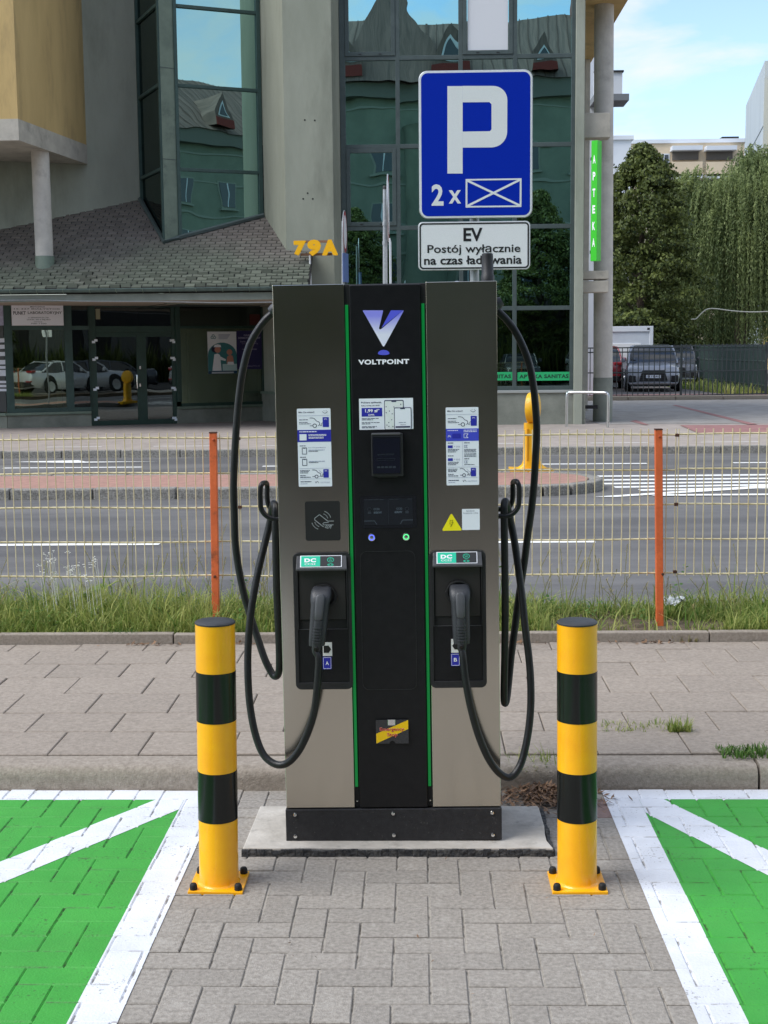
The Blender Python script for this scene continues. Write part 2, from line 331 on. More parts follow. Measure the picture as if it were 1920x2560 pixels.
# ---- paint of the two charging bays: follows the relief of the pavers
def paintmat(name, c1, c2, dirt):
    m = bpy.data.materials.new(name); m.use_nodes = True; n, l = m.node_tree.nodes, m.node_tree.links; b = n['Principled BSDF']; b.inputs['Roughness'].default_value = .62
    g = N(n, 'ShaderNodeNewGeometry')
    t = N(n, 'ShaderNodeTexNoise'); t.inputs['Scale'].default_value = 7; t.inputs['Detail'].default_value = 6; l.new(g.outputs['Position'], t.inputs['Vector'])
    m1 = N(n, 'ShaderNodeMix', data_type='RGBA'); m1.inputs[6].default_value = (*c1, 1); m1.inputs[7].default_value = (*c2, 1); l.new(t.outputs['Fac'], m1.inputs[0])
    a = N(n, 'ShaderNodeAttribute', attribute_name='tone')
    t2 = N(n, 'ShaderNodeTexNoise'); t2.inputs['Scale'].default_value = 16; t2.inputs['Detail'].default_value = 6; t2.inputs['Roughness'].default_value = .7; l.new(g.outputs['Position'], t2.inputs['Vector'])
    r2 = N(n, 'ShaderNodeMapRange'); r2.inputs[1].default_value = .50; r2.inputs[2].default_value = .58; l.new(t2.outputs['Fac'], r2.inputs[0])
    pw = N(n, 'ShaderNodeMath', operation='POWER'); l.new(a.outputs['Fac'], pw.inputs[0]); pw.inputs[1].default_value = 1.5
    mu = N(n, 'ShaderNodeMath', operation='MULTIPLY'); l.new(r2.outputs[0], mu.inputs[0]); l.new(pw.outputs[0], mu.inputs[1])
    t3 = N(n, 'ShaderNodeTexNoise'); t3.inputs['Scale'].default_value = 95; t3.inputs['Detail'].default_value = 3; l.new(g.outputs['Position'], t3.inputs['Vector'])      # pinholes where the grain shows through
    t4 = N(n, 'ShaderNodeTexNoise'); t4.inputs['Scale'].default_value = 5; l.new(g.outputs['Position'], t4.inputs['Vector'])
    r4 = N(n, 'ShaderNodeMapRange'); r4.inputs[1].default_value = .40; r4.inputs[2].default_value = .7; r4.inputs[3].default_value = .74; r4.inputs[4].default_value = .60; l.new(t4.outputs['Fac'], r4.inputs[0])
    gt = N(n, 'ShaderNodeMath', operation='GREATER_THAN'); l.new(t3.outputs['Fac'], gt.inputs[0]); l.new(r4.outputs[0], gt.inputs[1])
    gm = N(n, 'ShaderNodeMath', operation='MULTIPLY'); l.new(gt.outputs[0], gm.inputs[0]); gm.inputs[1].default_value = .6
    mxx = N(n, 'ShaderNodeMath', operation='MAXIMUM'); l.new(mu.outputs[0], mxx.inputs[0]); l.new(gm.outputs[0], mxx.inputs[1])
    t6 = N(n, 'ShaderNodeTexNoise'); t6.inputs['Scale'].default_value = 2.2; t6.inputs['Detail'].default_value = 8; t6.inputs['Roughness'].default_value = .7; l.new(g.outputs['Position'], t6.inputs['Vector'])
    r6 = N(n, 'ShaderNodeMapRange'); r6.inputs[1].default_value = .3; r6.inputs[2].default_value = .7; r6.inputs[3].default_value = .80; r6.inputs[4].default_value = 1.06; l.new(t6.outputs['Fac'], r6.inputs[0])
    s6 = N(n, 'ShaderNodeVectorMath', operation='SCALE'); l.new(m1.outputs[2], s6.inputs[0]); l.new(r6.outputs[0], s6.inputs['Scale'])
    m2 = N(n, 'ShaderNodeMix', data_type='RGBA'); l.new(mxx.outputs[0], m2.inputs[0]); l.new(s6.outputs[0], m2.inputs[6]); m2.inputs[7].default_value = (*dirt, 1)
    l.new(m2.outputs[2], b.inputs['Base Color'])
    t5 = N(n, 'ShaderNodeTexNoise'); t5.inputs['Scale'].default_value = 130; t5.inputs['Detail'].default_value = 5; l.new(g.outputs['Position'], t5.inputs['Vector'])
    bp = N(n, 'ShaderNodeBump'); bp.inputs['Strength'].default_value = .5; bp.inputs['Distance'].default_value = .004; l.new(t5.outputs['Fac'], bp.inputs['Height']); l.new(bp.outputs[0], b.inputs['Normal'])
    return m
m_green = paintmat('bay_green_paint', lin((50, 154, 50)), lin((70, 164, 62)), lin((52, 78, 38)))
m_wpaint = paintmat('bay_white_paint', lin((236, 238, 243)), lin((214, 217, 222)), lin((132, 128, 122)))
def clip(poly, a, b):
    """keep what lies left of a->b"""
    out = []; nx, ny = -(b[1] - a[1]), b[0] - a[0]
    s = [(p[0] - a[0]) * nx + (p[1] - a[1]) * ny for p in poly]
    for i in range(len(poly)):
        j = (i + 1) % len(poly)
        if s[i] >= 0: out.append(poly[i])
        if (s[i] >= 0) != (s[j] >= 0):
            t = s[i] / (s[i] - s[j]); out.append(tuple(p + (q - p) * t for p, q in zip(poly[i], poly[j])))
    return out
def paver_faces(c):
    x0, y0, lx, ly, o, dz = c
    q = lambda e, z, k: [(x0 + e, y0 + e, z, k), (x0 + lx - e, y0 + e, z, k), (x0 + lx - e, y0 + ly - e, z, k), (x0 + e, y0 + ly - e, z, k)]
    A, B, C = q(GAP / 2 + CH, dz, 0.0), q(GAP / 2, -DROP, .8), q(0, -.0045, 1.0)
    return [A] + [[B[k], B[(k + 1) % 4], A[(k + 1) % 4], A[k]] for k in range(4)] + [[C[k], C[(k + 1) % 4], B[(k + 1) % 4], B[k]] for k in range(4)]
def paint(name, polys, lift, m, parent):
    V, F, T = [], [], []
    for k, P in enumerate(polys):
        bx0, bx1 = min(p[0] for p in P), max(p[0] for p in P); by0, by1 = min(p[1] for p in P), max(p[1] for p in P)
        for c in cells:
            if c[0] > bx1 or c[0] + c[2] < bx0 or c[1] > by1 or c[1] + c[3] < by0: continue
            for f in paver_faces(c):
                for i in range(len(P)):
                    f = clip(f, P[i], P[(i + 1) % len(P)])
                    if len(f) < 3: break
                if len(f) < 3: continue
                F.append(tuple(range(len(V), len(V) + len(f)))); V += [(p[0], p[1], p[2] + lift + k * .0004) for p in f]; T += [p[3] for p in f]
    me = bpy.data.meshes.new(name); me.from_pydata(V, [], F); a = me.attributes.new('tone', 'FLOAT', 'POINT'); a.data.foreach_set('value', T); me.update()
    return link(name, me, m, parent)
def bay(label, xi, xo, Ymax, Y0, dx, sgn):
    """one bay: border 13 cm wide, filled green, crossed by the diagonals of the reserved-space envelope"""
    t = thing('charging_bay_marking', label, 'bay marking', (xi, 5.0, 0))
    t.matrix_world = Matrix.Translation((0, 0, 0))
    a, b = (xi, xo) if sgn > 0 else (xo, xi)
    W_ = .13
    rect = lambda x0, x1, y0, y1: [(x0, y0), (x1, y0), (x1, y1), (x0, y1)]
    g = paint('green_fill', [rect(a + W_, b - W_, Y0 + W_, Ymax - .12)], .0022, m_green, t)
    xin = xi + sgn * W_
    h = .075
    d1 = ((xin - sgn * .02, Ymax - .06), (xi + sgn * dx, Y0)); d2 = ((xi + sgn * dx, Ymax - .06), (xin, Y0))
    st = []
    for p, q in (d1, d2):
        e = Vector((q[0] - p[0], q[1] - p[1])).normalized(); n_ = Vector((-e.y, e.x)) * h
        st.append([(p[0] - n_.x, p[1] - n_.y), (q[0] - n_.x, q[1] - n_.y), (q[0] + n_.x, q[1] + n_.y), (p[0] + n_.x, p[1] + n_.y)])
    rim = [rect(a, a + W_, Y0, Ymax), rect(b - W_, b, Y0, Ymax), rect(a + W_, b - W_, Ymax - .12, Ymax), rect(a + W_, b - W_, Y0, Y0 + W_)]
    inner = rect(a + W_, b - W_, Y0 + W_, Ymax - .12)
    st2 = []
    for s in st:
        for i in range(4):
            s = clip(s, inner[i], inner[(i + 1) % 4])
        st2.append(s)
    for r_ in rim: paint('white_border_line', [r_], .0026, m_wpaint, t)
    for s in st2: paint('white_diagonal_line', [s], .0036, m_wpaint, t)
    return t
bay('green painted charging bay with white border beside the bollard on the left', -.792, -4.05, 5.172, .4, 3.12, -1)
bay('green painted charging bay with white border beside the bollard on the right', .705, 3.25, 5.172, .4, 2.42, 1)

# ---- kerb along the bays, slabs, edging of the verge
def roundkerb(L, wd=.15, top=.1, r=.03, bot=-.1):
    pr = [(0, bot), (wd, bot), (wd, top)] + [(r + r * math.cos(R(a)), top - r + r * math.sin(R(a))) for a in (90, 112, 135, 158, 180)]
    mb = MB(); n = len(pr)
    mb.add([(x, y, z) for x in (0, L) for y, z in pr], [tuple(range(n - 1, -1, -1)), tuple(range(n, 2 * n))] + [(k, (k + 1) % n, n + (k + 1) % n, n + k) for k in range(n)])
    return mb.mesh('kerb_stone', 30)
kerb = thing('kerb', 'x', 'x'); del kerb['label'], kerb['category']; kerb['kind'] = 'structure'
km = roundkerb(2.09, .15, .094, .045); km.materials.append(m_kerb)
for i in range(-4, 4):
    k = link('kerb_stone', km, None, kerb); k.location = (1.331 + i * 2.1, 5.178 + rnd.uniform(-.004, .004), rnd.uniform(-.003, .003)); k.rotation_euler.z = rnd.uniform(-.003, .003)
rows = [5.335, 5.66, 5.965, 6.31, 6.645, 6.94, 7.25, 7.43]
SP = .3745
for r_ in range(7):
    y0, y1 = rows[r_], rows[r_ + 1]; g = .004
    me = MB(); a, b = SP / 2 - g / 2, (y1 - y0) / 2 - g / 2; c = .004
    me.add([(-a + c, -b + c, 0), (a - c, -b + c, 0), (a - c, b - c, 0), (-a + c, b - c, 0), (-a, -b, -.004), (a, -b, -.004), (a, b, -.004), (-a, b, -.004), (-a, -b, -.03), (a, -b, -.03), (a, b, -.03), (-a, b, -.03)],
           [(0, 1, 2, 3)] + [(4 + i, 4 + (i + 1) % 4, (i + 1) % 4, i) for i in range(4)] + [(8 + i, 8 + (i + 1) % 4, 4 + (i + 1) % 4, 4 + i) for i in range(4)])
    me = me.mesh('paving_slab'); me.materials.append(m_slab)
    off = -1.53 + (SP / 2 if r_ % 2 else 0) + SP / 2
    for i in range(-6, 15):
        s = link('paving_slab', me, None, sidewalk); s.location = (off + i * SP, (y0 + y1) / 2, .1 + rnd.uniform(-.002, .0025)); s.rotation_euler = (rnd.uniform(-.006, .006), rnd.uniform(-.005, .005), rnd.uniform(-.005, .005))
edging = thing('verge_edging', 'x', 'x'); del edging['label'], edging['category']; edging['kind'] = 'structure'
em = MB().box(0, .994, 0, .06, 0, .155).mesh('edging_stone'); em.materials.append(m_kerb)
for i in range(-6, 6):
    k = link('edging_stone', em, None, edging, bevel=.006); k.location = (1.612 + i, 7.436 + rnd.uniform(-.004, .004), rnd.uniform(-.003, .003))

# ---- road kerbs, traffic island, markings of the road
def strip(name, pts, z, m, parent=None, **k):
    mb = MB(); mb.add([(x, y, z) for x, y in pts], [tuple(range(len(pts)))]); return mb.build(name, m, parent, **k)
mk = thing('road_marking', 'x', 'x'); del mk['label'], mk['category']; mk['kind'] = 'structure'
def dash(x0, x1, y, wd, z=.004): strip('lane_dash', [(x0, y - wd / 2), (x1, y - wd / 2), (x1, y + wd / 2), (x0, y + wd / 2)], z, m_white, mk)
for x0, x1 in ((-6.4, -2.37), (.55, 1.58), (4.6, 8.6)): dash(x0, x1, 12.13, .13)
for x0, x1 in ((-6.4, -4.25), (-2.4, -.4), (1.8, 3.45), (4.75, 7)): dash(x0, x1, 20.55, .14)
strip('lane_arrow', [(-6.6, 21.75), (-5.6, 21.45), (-4.2, 21.62), (-5.4, 21.68), (-5.6, 22.0)], .004, m_white, mk)
for k in range(-12, 14):
    dash(-6.54 + k * 1.9, -5.55 + k * 1.9, 23.45, .07, .124)
for k, (xa, ya, xb, yb) in enumerate(((2.44, 18.5, 9, 18.6), (2.40, 17.95, 9, 18.15), (2.38, 17.45, 8, 17.75), (2.45, 17.0, 6.6, 17.35), (2.7, 16.62, 5.2, 16.9))):
    strip('hatching_bar', [(xa, ya - .10), (xb, yb - .10), (xb, yb + .10), (xa, ya + .10)], .004, m_white, mk)
strip('hatching_bar', [(2.05, 15.86), (2.3, 15.82), (4.6, 16.9), (9, 18.9), (8.7, 18.95), (4.4, 17.1)], .0075, m_white, mk)
strip('hatching_bar', [(2.72, 15.88), (4.6, 15.86), (4.6, 16.04), (2.85, 16.05)], .011, m_white, mk)
isl = thing('traffic_island', 'x', 'x'); del isl['label'], isl['category']; isl['kind'] = 'structure'
top = [(-40, 16.12), (1.1, 16.12), (1.75, 16.28), (2.05, 16.6), (2.12, 17.0), (2.05, 17.45), (1.7, 17.72), (1.2, 17.8), (-40, 17.8)]
MB().prism(top, -.02, .125).build('island_paving', m_brick_isl, isl)
kf = MB().box(0, .99, 0, .16, -.03, .132).mesh('kerb_stone'); kf.materials.append(m_granite)
for i in range(-8, 1):
    for yy in (15.955, 17.8):
        k = link('kerb_stone', kf, None, isl, bevel=.02); k.location = (.1 + i, yy, rnd.uniform(-.004, .004))
arc = [(1.1, 16.035), (1.45, 16.07), (1.78, 16.2), (2.06, 16.45), (2.2, 16.8), (2.2, 17.15), (2.08, 17.5), (1.8, 17.75), (1.45, 17.86), (1.1, 17.88)]
for p, q in zip(arc, arc[1:]):
    d = Vector((q[0] - p[0], q[1] - p[1])); k = MB().box(.006, d.length - .006, -.08, .08, -.03, .132 + rnd.uniform(-.004, .004)).build('kerb_stone', m_granite, isl, bevel=.02)
    k.location = (p[0], p[1], 0); k.rotation_euler.z = math.atan2(d.y, d.x)
fk = thing('far_kerb', 'x', 'x'); del fk['label'], fk['category']; fk['kind'] = 'structure'
kf2 = MB().box(0, .99, 0, .14, -.05, .125).mesh('kerb_stone'); kf2.materials.append(m_granite)
for i in range(-12, 14): k = link('kerb_stone', kf2, None, fk, bevel=.015); k.location = (i, 22.48, rnd.uniform(-.004, .004))
# paving to the right of the building
sheet('side_street_paving', 3.9, 40, 29.3, 43.0, .126, m_setts)
red = thing('red_paving_band', 'x', 'x'); del red['label'], red['category']; red['kind'] = 'structure'
strip('red_field', [tuple(onZ(x, y, .13)[:2]) for x, y in ((1700, 1063), (1745, 1082), (1990, 1082), (1990, 1062))], .132, m_redpave, red)
strip('red_field', [tuple(onZ(x, y, .13)[:2]) for x, y in ((1575, 1053), (1610, 1062), (1622, 1062), (1590, 1050))], .132, m_redpave, red)
strip('red_line', [tuple(onZ(x, y, .13)[:2]) for x, y in ((1680, 1013), (1870, 1061), (1895, 1061), (1690, 1012))], .132, m_redpave, red)
sheet('parking_lot', 2, 60, 43.2, 120, .2, mat('lot_asphalt', lin((120, 112, 108)), lin((102, 98, 94)), 3, .92), .2)
sheet('lot_threshold', 2, 16, 43.2, 46.2, .205, m_redpave)
lk = thing('lot_kerb', 'x', 'x'); del lk['label'], lk['category']; lk['kind'] = 'structure'
for i in range(9):
    k = MB().box(.01, 1.49, 0, .2, 0, .26).build('kerb_stone', m_kerb, lk, bevel=.02); k.location = (3.6 + i * 1.5, 43.0 + .02 * i, 0)

# ================================================================== CONCRETE PAD, CHARGER, BOLLARDS
m_pad = mat('pad_concrete', lin((196, 190, 180)), lin((172, 166, 156)), 9, .9, .45, 45, detail=7, c3=lin((150, 146, 138)), s3=14, t3=(.56, .74), bdist=.006)
m_bitumen = mat('bitumen_edge', lin((52, 53, 55)), lin((100, 98, 94)), 40, .9, .8, 60, lo=.45, hi=.8)
pad = thing('concrete_pad', 'low pale concrete pad with dark tarred edge under the charging station', 'concrete pad', (-.085, 4.68, 0))
wob = lambda: rnd.uniform(-.004, .004)
pts = [(SLAB[0] + (SLAB[1] - SLAB[0]) * i / 14 + wob(), SLAB[2] + wob()) for i in range(15)] + [(SLAB[1] - .01 + wob(), SLAB[2] + (SLAB[3] - SLAB[2]) * i / 6) for i in range(1, 7)] + [(SLAB[0] + .01, SLAB[3])]
pts = [(x + .085, y - 4.68) for x, y in pts]
MB().prism(pts, -.02, .03).build('concrete_top', m_pad, pad, bevel=.004)
ed = MB()
for i in range(40):
    x0 = SLAB[0] - .004 + (SLAB[1] - SLAB[0] + .008) * i / 40; x1 = x0 + (SLAB[1] - SLAB[0] + .008) / 40
    ed.box(x0 + .085, x1 + .085, SLAB[2] - 4.68 - .008 + rnd.uniform(-.002, .002), SLAB[2] - 4.68 + .003, -.01, .024 + rnd.uniform(-.002, .003))
for i in range(16):
    y0 = SLAB[2] + (SLAB[3] - SLAB[2]) * i / 16; ed.box(SLAB[1] + .085 - .008, SLAB[1] + .085 + .006 + rnd.uniform(-.003, .003), y0 - 4.68, y0 - 4.68 + .027, -.01, .022 + rnd.uniform(-.004, .003))
ed.build('tarred_edge', m_bitumen, pad, bevel=.002)

def steelmat():
    m = bpy.data.materials.new('brushed_steel'); m.use_nodes = True; n, l = m.node_tree.nodes, m.node_tree.links; b = n['Principled BSDF']
    b.inputs['Metallic'].default_value = 1; b.inputs['Anisotropic'].default_value = .85
    b.inputs['Base Color'].default_value = (.58, .54, .465, 1)
    tg = N(n, 'ShaderNodeTangent', direction_type='RADIAL', axis='Z'); l.new(tg.outputs[0], b.inputs['Tangent'])
    b.inputs['Anisotropic Rotation'].default_value = .25
    g = N(n, 'ShaderNodeNewGeometry'); mp = N(n, 'ShaderNodeMapping'); mp.inputs['Scale'].default_value = (900, 900, 3); l.new(g.outputs['Position'], mp.inputs[0])
    t = N(n, 'ShaderNodeTexNoise'); t.inputs['Scale'].default_value = 1; t.inputs['Detail'].default_value = 3; l.new(mp.outputs[0], t.inputs['Vector'])
    r = N(n, 'ShaderNodeMapRange'); r.inputs[3].default_value = .11; r.inputs[4].default_value = .16; l.new(t.outputs['Fac'], r.inputs[0])
    t2 = N(n, 'ShaderNodeTexNoise'); t2.inputs['Scale'].default_value = 3.5; t2.inputs['Detail'].default_value = 5; l.new(g.outputs['Position'], t2.inputs['Vector'])
    a = N(n, 'ShaderNodeMath', operation='MULTIPLY_ADD'); l.new(t2.outputs['Fac'], a.inputs[0]); a.inputs[1].default_value = .08; l.new(r.outputs[0], a.inputs[2]); l.new(a.outputs[0], b.inputs['Roughness'])
    bp = N(n, 'ShaderNodeBump'); bp.inputs['Strength'].default_value = .03; bp.inputs['Distance'].default_value = .0003; l.new(t.outputs['Fac'], bp.inputs['Height']); l.new(bp.outputs[0], b.inputs['Normal'])
    return m
m_steel = steelmat()
m_black = mat('black_satin', (.005, .005, .0065), (.008, .008, .0095), 30, .40, .05, 400, spec=.35)
m_blackm = mat('black_plastic', (.012, .012, .013), (.018, .018, .02), 40, .5, .1, 300)
m_matte = mat('matte_black', (.006, .006, .006), None, rough=.7)
m_plinth = mat('plinth_black', (.012, .012, .014), (.022, .022, .025), 45, .55, .15, 200, c3=(.10, .095, .09), s3=110, t3=(.62, .70))
m_gloss = mat('screen_glass', (.010, .011, .014), rough=.08, spec=.6)
m_print_w = mat('sticker_white', lin((238, 243, 250)), rough=.45)
m_ink = mat('print_navy', lin((40, 44, 84)), rough=.5)
m_ink2 = mat('print_grey', lin((150, 156, 182)), rough=.5)
m_blue = mat('print_blue', lin((44, 48, 168)), rough=.45)
m_blue2 = mat('print_blue_bright', lin((68, 78, 205)), rough=.45)
m_yel = mat('sign_yellow', lin((250, 236, 24)), rough=.5)
m_cable = mat('cable_rubber', (.008, .009, .010), (.013, .014, .015), 30, .38, .08, 120, spec=.4)
m_gun = mat('connector_plastic', (.034, .036, .042), (.027, .029, .034), 25, .48, .1, 250)
m_chrome = mat('chrome', (.75, .75, .75), rough=.18, metal=1)
m_led = emit('led_green', (.0, .20, .035), .35, (.0, .12, .025))
m_lgrey = mat('icon_grey', lin((150, 155, 158)), rough=.5)
m_dim = mat('screen_dim', lin((52, 58, 66)), rough=.3)

LEAN = -.0084
CM = Matrix.Translation((-.0975, 4.54, .03)) @ Matrix.Rotation(LEAN, 4, 'Y')
CMI = CM.inverted()
ch = thing('charging_station', 'tall brushed steel and black car charging station with two looped cables', 'charging station', CM)
def C(x, y, v=0.0):
    """a point of the charger's front (or of a plane v behind it), in the charger's own frame"""
    o = CMI @ CO; d = CMI.to_3x3() @ ray(x, y); t = (v - o.y) / d.y; p = o + d * t
    return p.x, p.z
def Cp(pts, v=0): return [C(x, y, v) for x, y in pts]
HT = C(962, 708)[1]; PL = C(980, 2018)[1]
WL, WR = -.3725, .3725
DEP = .36
xl0, xl1 = WL, C(886, 1990)[0]           # left steel panel
xr0, xr1 = C(1082, 1990)[0], WR
xc0, xc1 = C(899, 1990)[0], C(1069, 1990)[0]
print('charger', HT, PL, xl1, xc0, xc1, xr0)
def cbox(name, x0, x1, y0, y1, z0, z1, m, parent=ch, bevel=.002, **k): return MB().box(x0, x1, y0, y1, z0, z1).build(name, m, parent, bevel=bevel, **k)
pl_ = cbox('plinth', WL - .003, WR + .003, -.006, DEP - .02, 0, PL - .004, m_plinth, bevel=.003)
for x, y in ((738, 2035), (983, 2032), (1230, 2030), (739, 2089), (985, 2086), (1232, 2085)):
    u, z = C(x, y); b = MB().lathe([(.0075, 0), (.0078, .002), (.006, .005), (.003, .006)], 14, Matrix.Translation((u, -.006, z)) @ Matrix.Rotation(R(90), 4, 'X')).build('bolt', m_chrome, pl_, smooth=40)
cbox('cabinet_body', WL + .006, WR - .006, .016, DEP, PL - .003, HT - .006, m_blackm)
cbox('steel_panel', xl0, xl1, 0, .05, PL, HT, m_steel, bevel=.0015)
cbox('steel_panel', xr0, xr1, 0, .05, PL, HT + .001, m_steel, bevel=.0015)
cbox('side_panel', WL + .0005, WL + .004, .052, DEP - .01, PL, HT - .002, m_steel, bevel=0)
cbox('side_panel', WR - .004, WR - .0005, .052, DEP - .01, PL, HT - .002, m_steel, bevel=0)
cbox('top_cap', WL + .004, WR - .004, .051, DEP, HT - .005, HT + .001, m_blackm)
cpan = cbox('centre_panel', xc0, xc1, -.003, .02, PL, HT - .004, m_black, bevel=.003)
for a, b, led0, led1 in ((xl1, xc0, C(887.5, 1960)[0], C(895, 1960)[0]), (xc1, xr0, C(1070.5, 1960)[0], C(1078, 1960)[0])):
    chn = cbox('light_channel', a + .0008, b - .0008, .008, .02, PL, HT - .006, m_matte, bevel=0)
    zt, zb = C(865, 762)[1], C(890, 1968)[1]
    cbox('led_strip', led0, led1, .0035, .0078, zb, zt, m_led, chn, bevel=.001)
    MB().lathe([(.0035, 0), (.003, .002), (.001, .003)], 10, Matrix.Translation(((a + b) / 2, .0078, C(890, 2004)[1])) @ Matrix.Rotation(R(90), 4, 'X')).build('screw', m_chrome, chn, smooth=40)
# aerial on the top
u, z = C(1219, 700, .15)
MB().lathe([(.023, 0), (.023, .025), (.0205, .028), (.0198, .09), (.019, .098), (.015, .101)], 24, Matrix.Translation((u, .15, HT + .001))).build('aerial', m_blackm, ch, smooth=40)
MB().lathe([(.012, 0), (.011, .006), (.006, .009)], 12, Matrix.Translation((C(1142, 700, .15)[0], .15, HT + .001))).build('lifting_eye', m_chrome, ch, smooth=40)

Y1, Y2, Y3 = -.0038, -.0042, -.0047
# logo and word mark
lg = lambda x, y: C(840 + x / 5.82, 720 + y / 5.82)
def gradmat(name, ca, cb, z0, z1, ax=2):
    m = bpy.data.materials.new(name); m.use_nodes = True; n, l = m.node_tree.nodes, m.node_tree.links; b = n['Principled BSDF']; b.inputs['Roughness'].default_value = .4
    g = N(n, 'ShaderNodeNewGeometry'); s_ = N(n, 'ShaderNodeSeparateXYZ'); l.new(g.outputs['Position'], s_.inputs[0])
    r = N(n, 'ShaderNodeMapRange'); r.inputs[1].default_value = z0; r.inputs[2].default_value = z1; l.new(s_.outputs[ax], r.inputs[0])
    mx = N(n, 'ShaderNodeMix', data_type='RGBA'); mx.inputs[6].default_value = (*ca, 1); mx.inputs[7].default_value = (*cb, 1); l.new(r.outputs[0], mx.inputs[0]); l.new(mx.outputs[2], b.inputs['Base Color']); return m
zt_, zb_ = lg(0, 420)[1] + .03, lg(0, 690)[1] + .03
m_logo = gradmat('logo_print', lin((236, 238, 255)), lin((150, 150, 245)), zb_, zt_)
logo = MB().plate([lg(*p) for p in ((680, 845), (392, 335), (397, 325), (680, 325), (686, 335), (625, 590), (636, 601), (660, 580), (985, 330), (980, 340), (708, 842), (695, 848))][::-1][::-1], Y1, -.0035)
logo = MB(); poly = [lg(*p) for p in ((681, 845), (692, 850), (705, 845), (984, 335), (980, 325), (668, 590), (650, 601), (634, 601), (625, 588), (686, 335), (681, 325), (397, 325), (392, 335))]
logo.plate(poly, Y1, -.0032).build('logo_mark', m_logo, cpan)
MB().plate([lg(*p) for p in ((662, 580), (980, 325), (806, 325), (797, 330))][:], Y2, -.0032).build('logo_fold', mat('logo_indigo', lin((92, 98, 226)), rough=.4), cpan)
MB().plate([lg(694 + 84 * math.cos(a), (955 if math.sin(a) < 0 else 955) - (54 if math.sin(a) > 0 else 20) * math.sin(a)) for a in np.linspace(0, 2 * math.pi, 24, endpoint=False)], Y1, -.0032).build('logo_dot', mat('logo_indigo', (0, 0, 0)), cpan)
a, b = lg(325, 1117), lg(1065, 1031)
add_text(MB(), 'VOLTPOINT', a[0], b[0], a[1], b[1], Y1, .045).build('word_mark', mat('print_white', lin((250, 250, 255)), rough=.4), cpan)
MW = MATS['print_white']

# stickers
class Sticker:
    """a printed sheet; print is laid out in fractions of its width and height"""
    def __init__(s, name, x0, x1, y0, y1, m, parent, r=.003, base=0.0):
        p, q = C(x0, y1), C(x1, y0); s.x, s.z, s.w, s.h = p[0], p[1], q[0] - p[0], q[1] - p[1]; s.b = base
        s.o = MB().plate(rrect(s.x, s.x + s.w, s.z, s.z + s.h, r, 4), base - .0008, base).build(name, m, parent); s.mb = {}
    def L(s, m, lv=0):
        k = (m.name, lv)
        if k not in s.mb: s.mb[k] = (MB(), m)
        return s.mb[k][0], s.b - .0013 - .0005 * lv
    def P(s, fx, fy): return s.x + fx * s.w, s.z + (1 - fy) * s.h
    def rect(s, m, fx0, fx1, fy0, fy1, lv=0, r=0):
        mb, y = s.L(m, lv); a, b = s.P(fx0, fy1), s.P(fx1, fy0)
        mb.plate(rrect(a[0], b[0], a[1], b[1], r, 3) if r else [(a[0], a[1]), (b[0], a[1]), (b[0], b[1]), (a[0], b[1])], y, y + .0004)
    def poly(s, m, pts, lv=0):
        mb, y = s.L(m, lv); mb.plate([s.P(*p) for p in pts], y, y + .0004)
    def line(s, m, pts, wd, lv=0):
        mb, y = s.L(m, lv); P = [Vector(s.P(*p)) for p in pts]; h = wd * s.w / 2
        for p, q in zip(P, P[1:]):
            e = (q - p); 
            if e.length < 1e-6: continue
            e.normalize(); n_ = Vector((-e.y, e.x)) * h; e *= h * .6
            mb.plate([tuple(p - n_ - e), tuple(q - n_ + e), tuple(q + n_ + e), tuple(p + n_ - e)], y, y + .0004)
    def text(s, m, t, fx0, fx1, fy0, fy1, bold=0, lv=0):
        mb, y = s.L(m, lv); a, b = s.P(fx0, fy1), s.P(fx1, fy0); add_text(mb, t, a[0], b[0], a[1], b[1], y, bold)
    def micro(s, m, fx0, fx1, fy, hh=.008, lv=0):
        """a line of print too small to read: a row of word-long strokes"""
        x = fx0
        while x < fx1 - .01:
            w_ = min(rnd.uniform(.03, .10) * (.5 / max(.2, 1)) * 2, fx1 - x); s.rect(m, x, x + w_, fy - hh / 2, fy + hh / 2, lv); x += w_ + .012
    def done(s):
        for (k, lv), (mb, m) in s.mb.items(): mb.build('print', m, s.o, kind='stuff')
def car_icon(s, fy, sc_=1.0, x0=.38, ghost=False):
    k = sc_
    pts = [(.0, -.052), (.07, -.052), (.13, -.045), (.2, -.012), (.27, .0), (.29, .02), (.29, .035), (.25, .047)]
    s.line(m_ink, [(x0 + a * k, fy + b * k) for a, b in pts], .016)
    if ghost: s.line(m_ink2, [(x0 + .09 + a * k, fy + b * k) for a, b in pts[2:]], .010)
    s.line(m_ink, [(x0, fy + .047 * k), (x0 + .07 * k, fy + .047 * k)], .014)
    cxx, czz = x0 + .14 * k, fy + .047 * k
    s.line(m_ink, [(cxx + .055 * k * math.cos(a), czz + .0225 * k * math.sin(a)) for a in np.linspace(0, 2 * math.pi, 17)], .018)
    s.line(m_ink, [(x0 + .29 * k, fy + .03 * k), (x0 + .32 * k, fy + .05 * k), (x0 + .35 * k, fy + .045 * k), (x0 + .35 * k, fy + .02 * k), (x0 + .38 * k, fy + .01 * k)], .012)
    s.rect(m_blue, x0 + .38 * k, x0 + .565 * k, fy - .06 * k, fy + .066 * k, 0, .0015)
    s.line(MW, [(x0 + .43 * k, fy - .04 * k), (x0 + .445 * k, fy - .028 * k), (x0 + .465 * k, fy - .04 * k), (x0 + .485 * k, fy - .04 * k), (x0 + .51 * k, fy - .028 * k)], .010, 1)
def smile(s):
    s.line(m_ink, [(.76 + .15 * t, .042 + .02 * math.sin(math.pi * t)) for t in np.linspace(0, 1, 9)], .012); s.rect(m_ink, .80, .815, .027, .033); s.rect(m_ink, .865, .88, .027, .033)
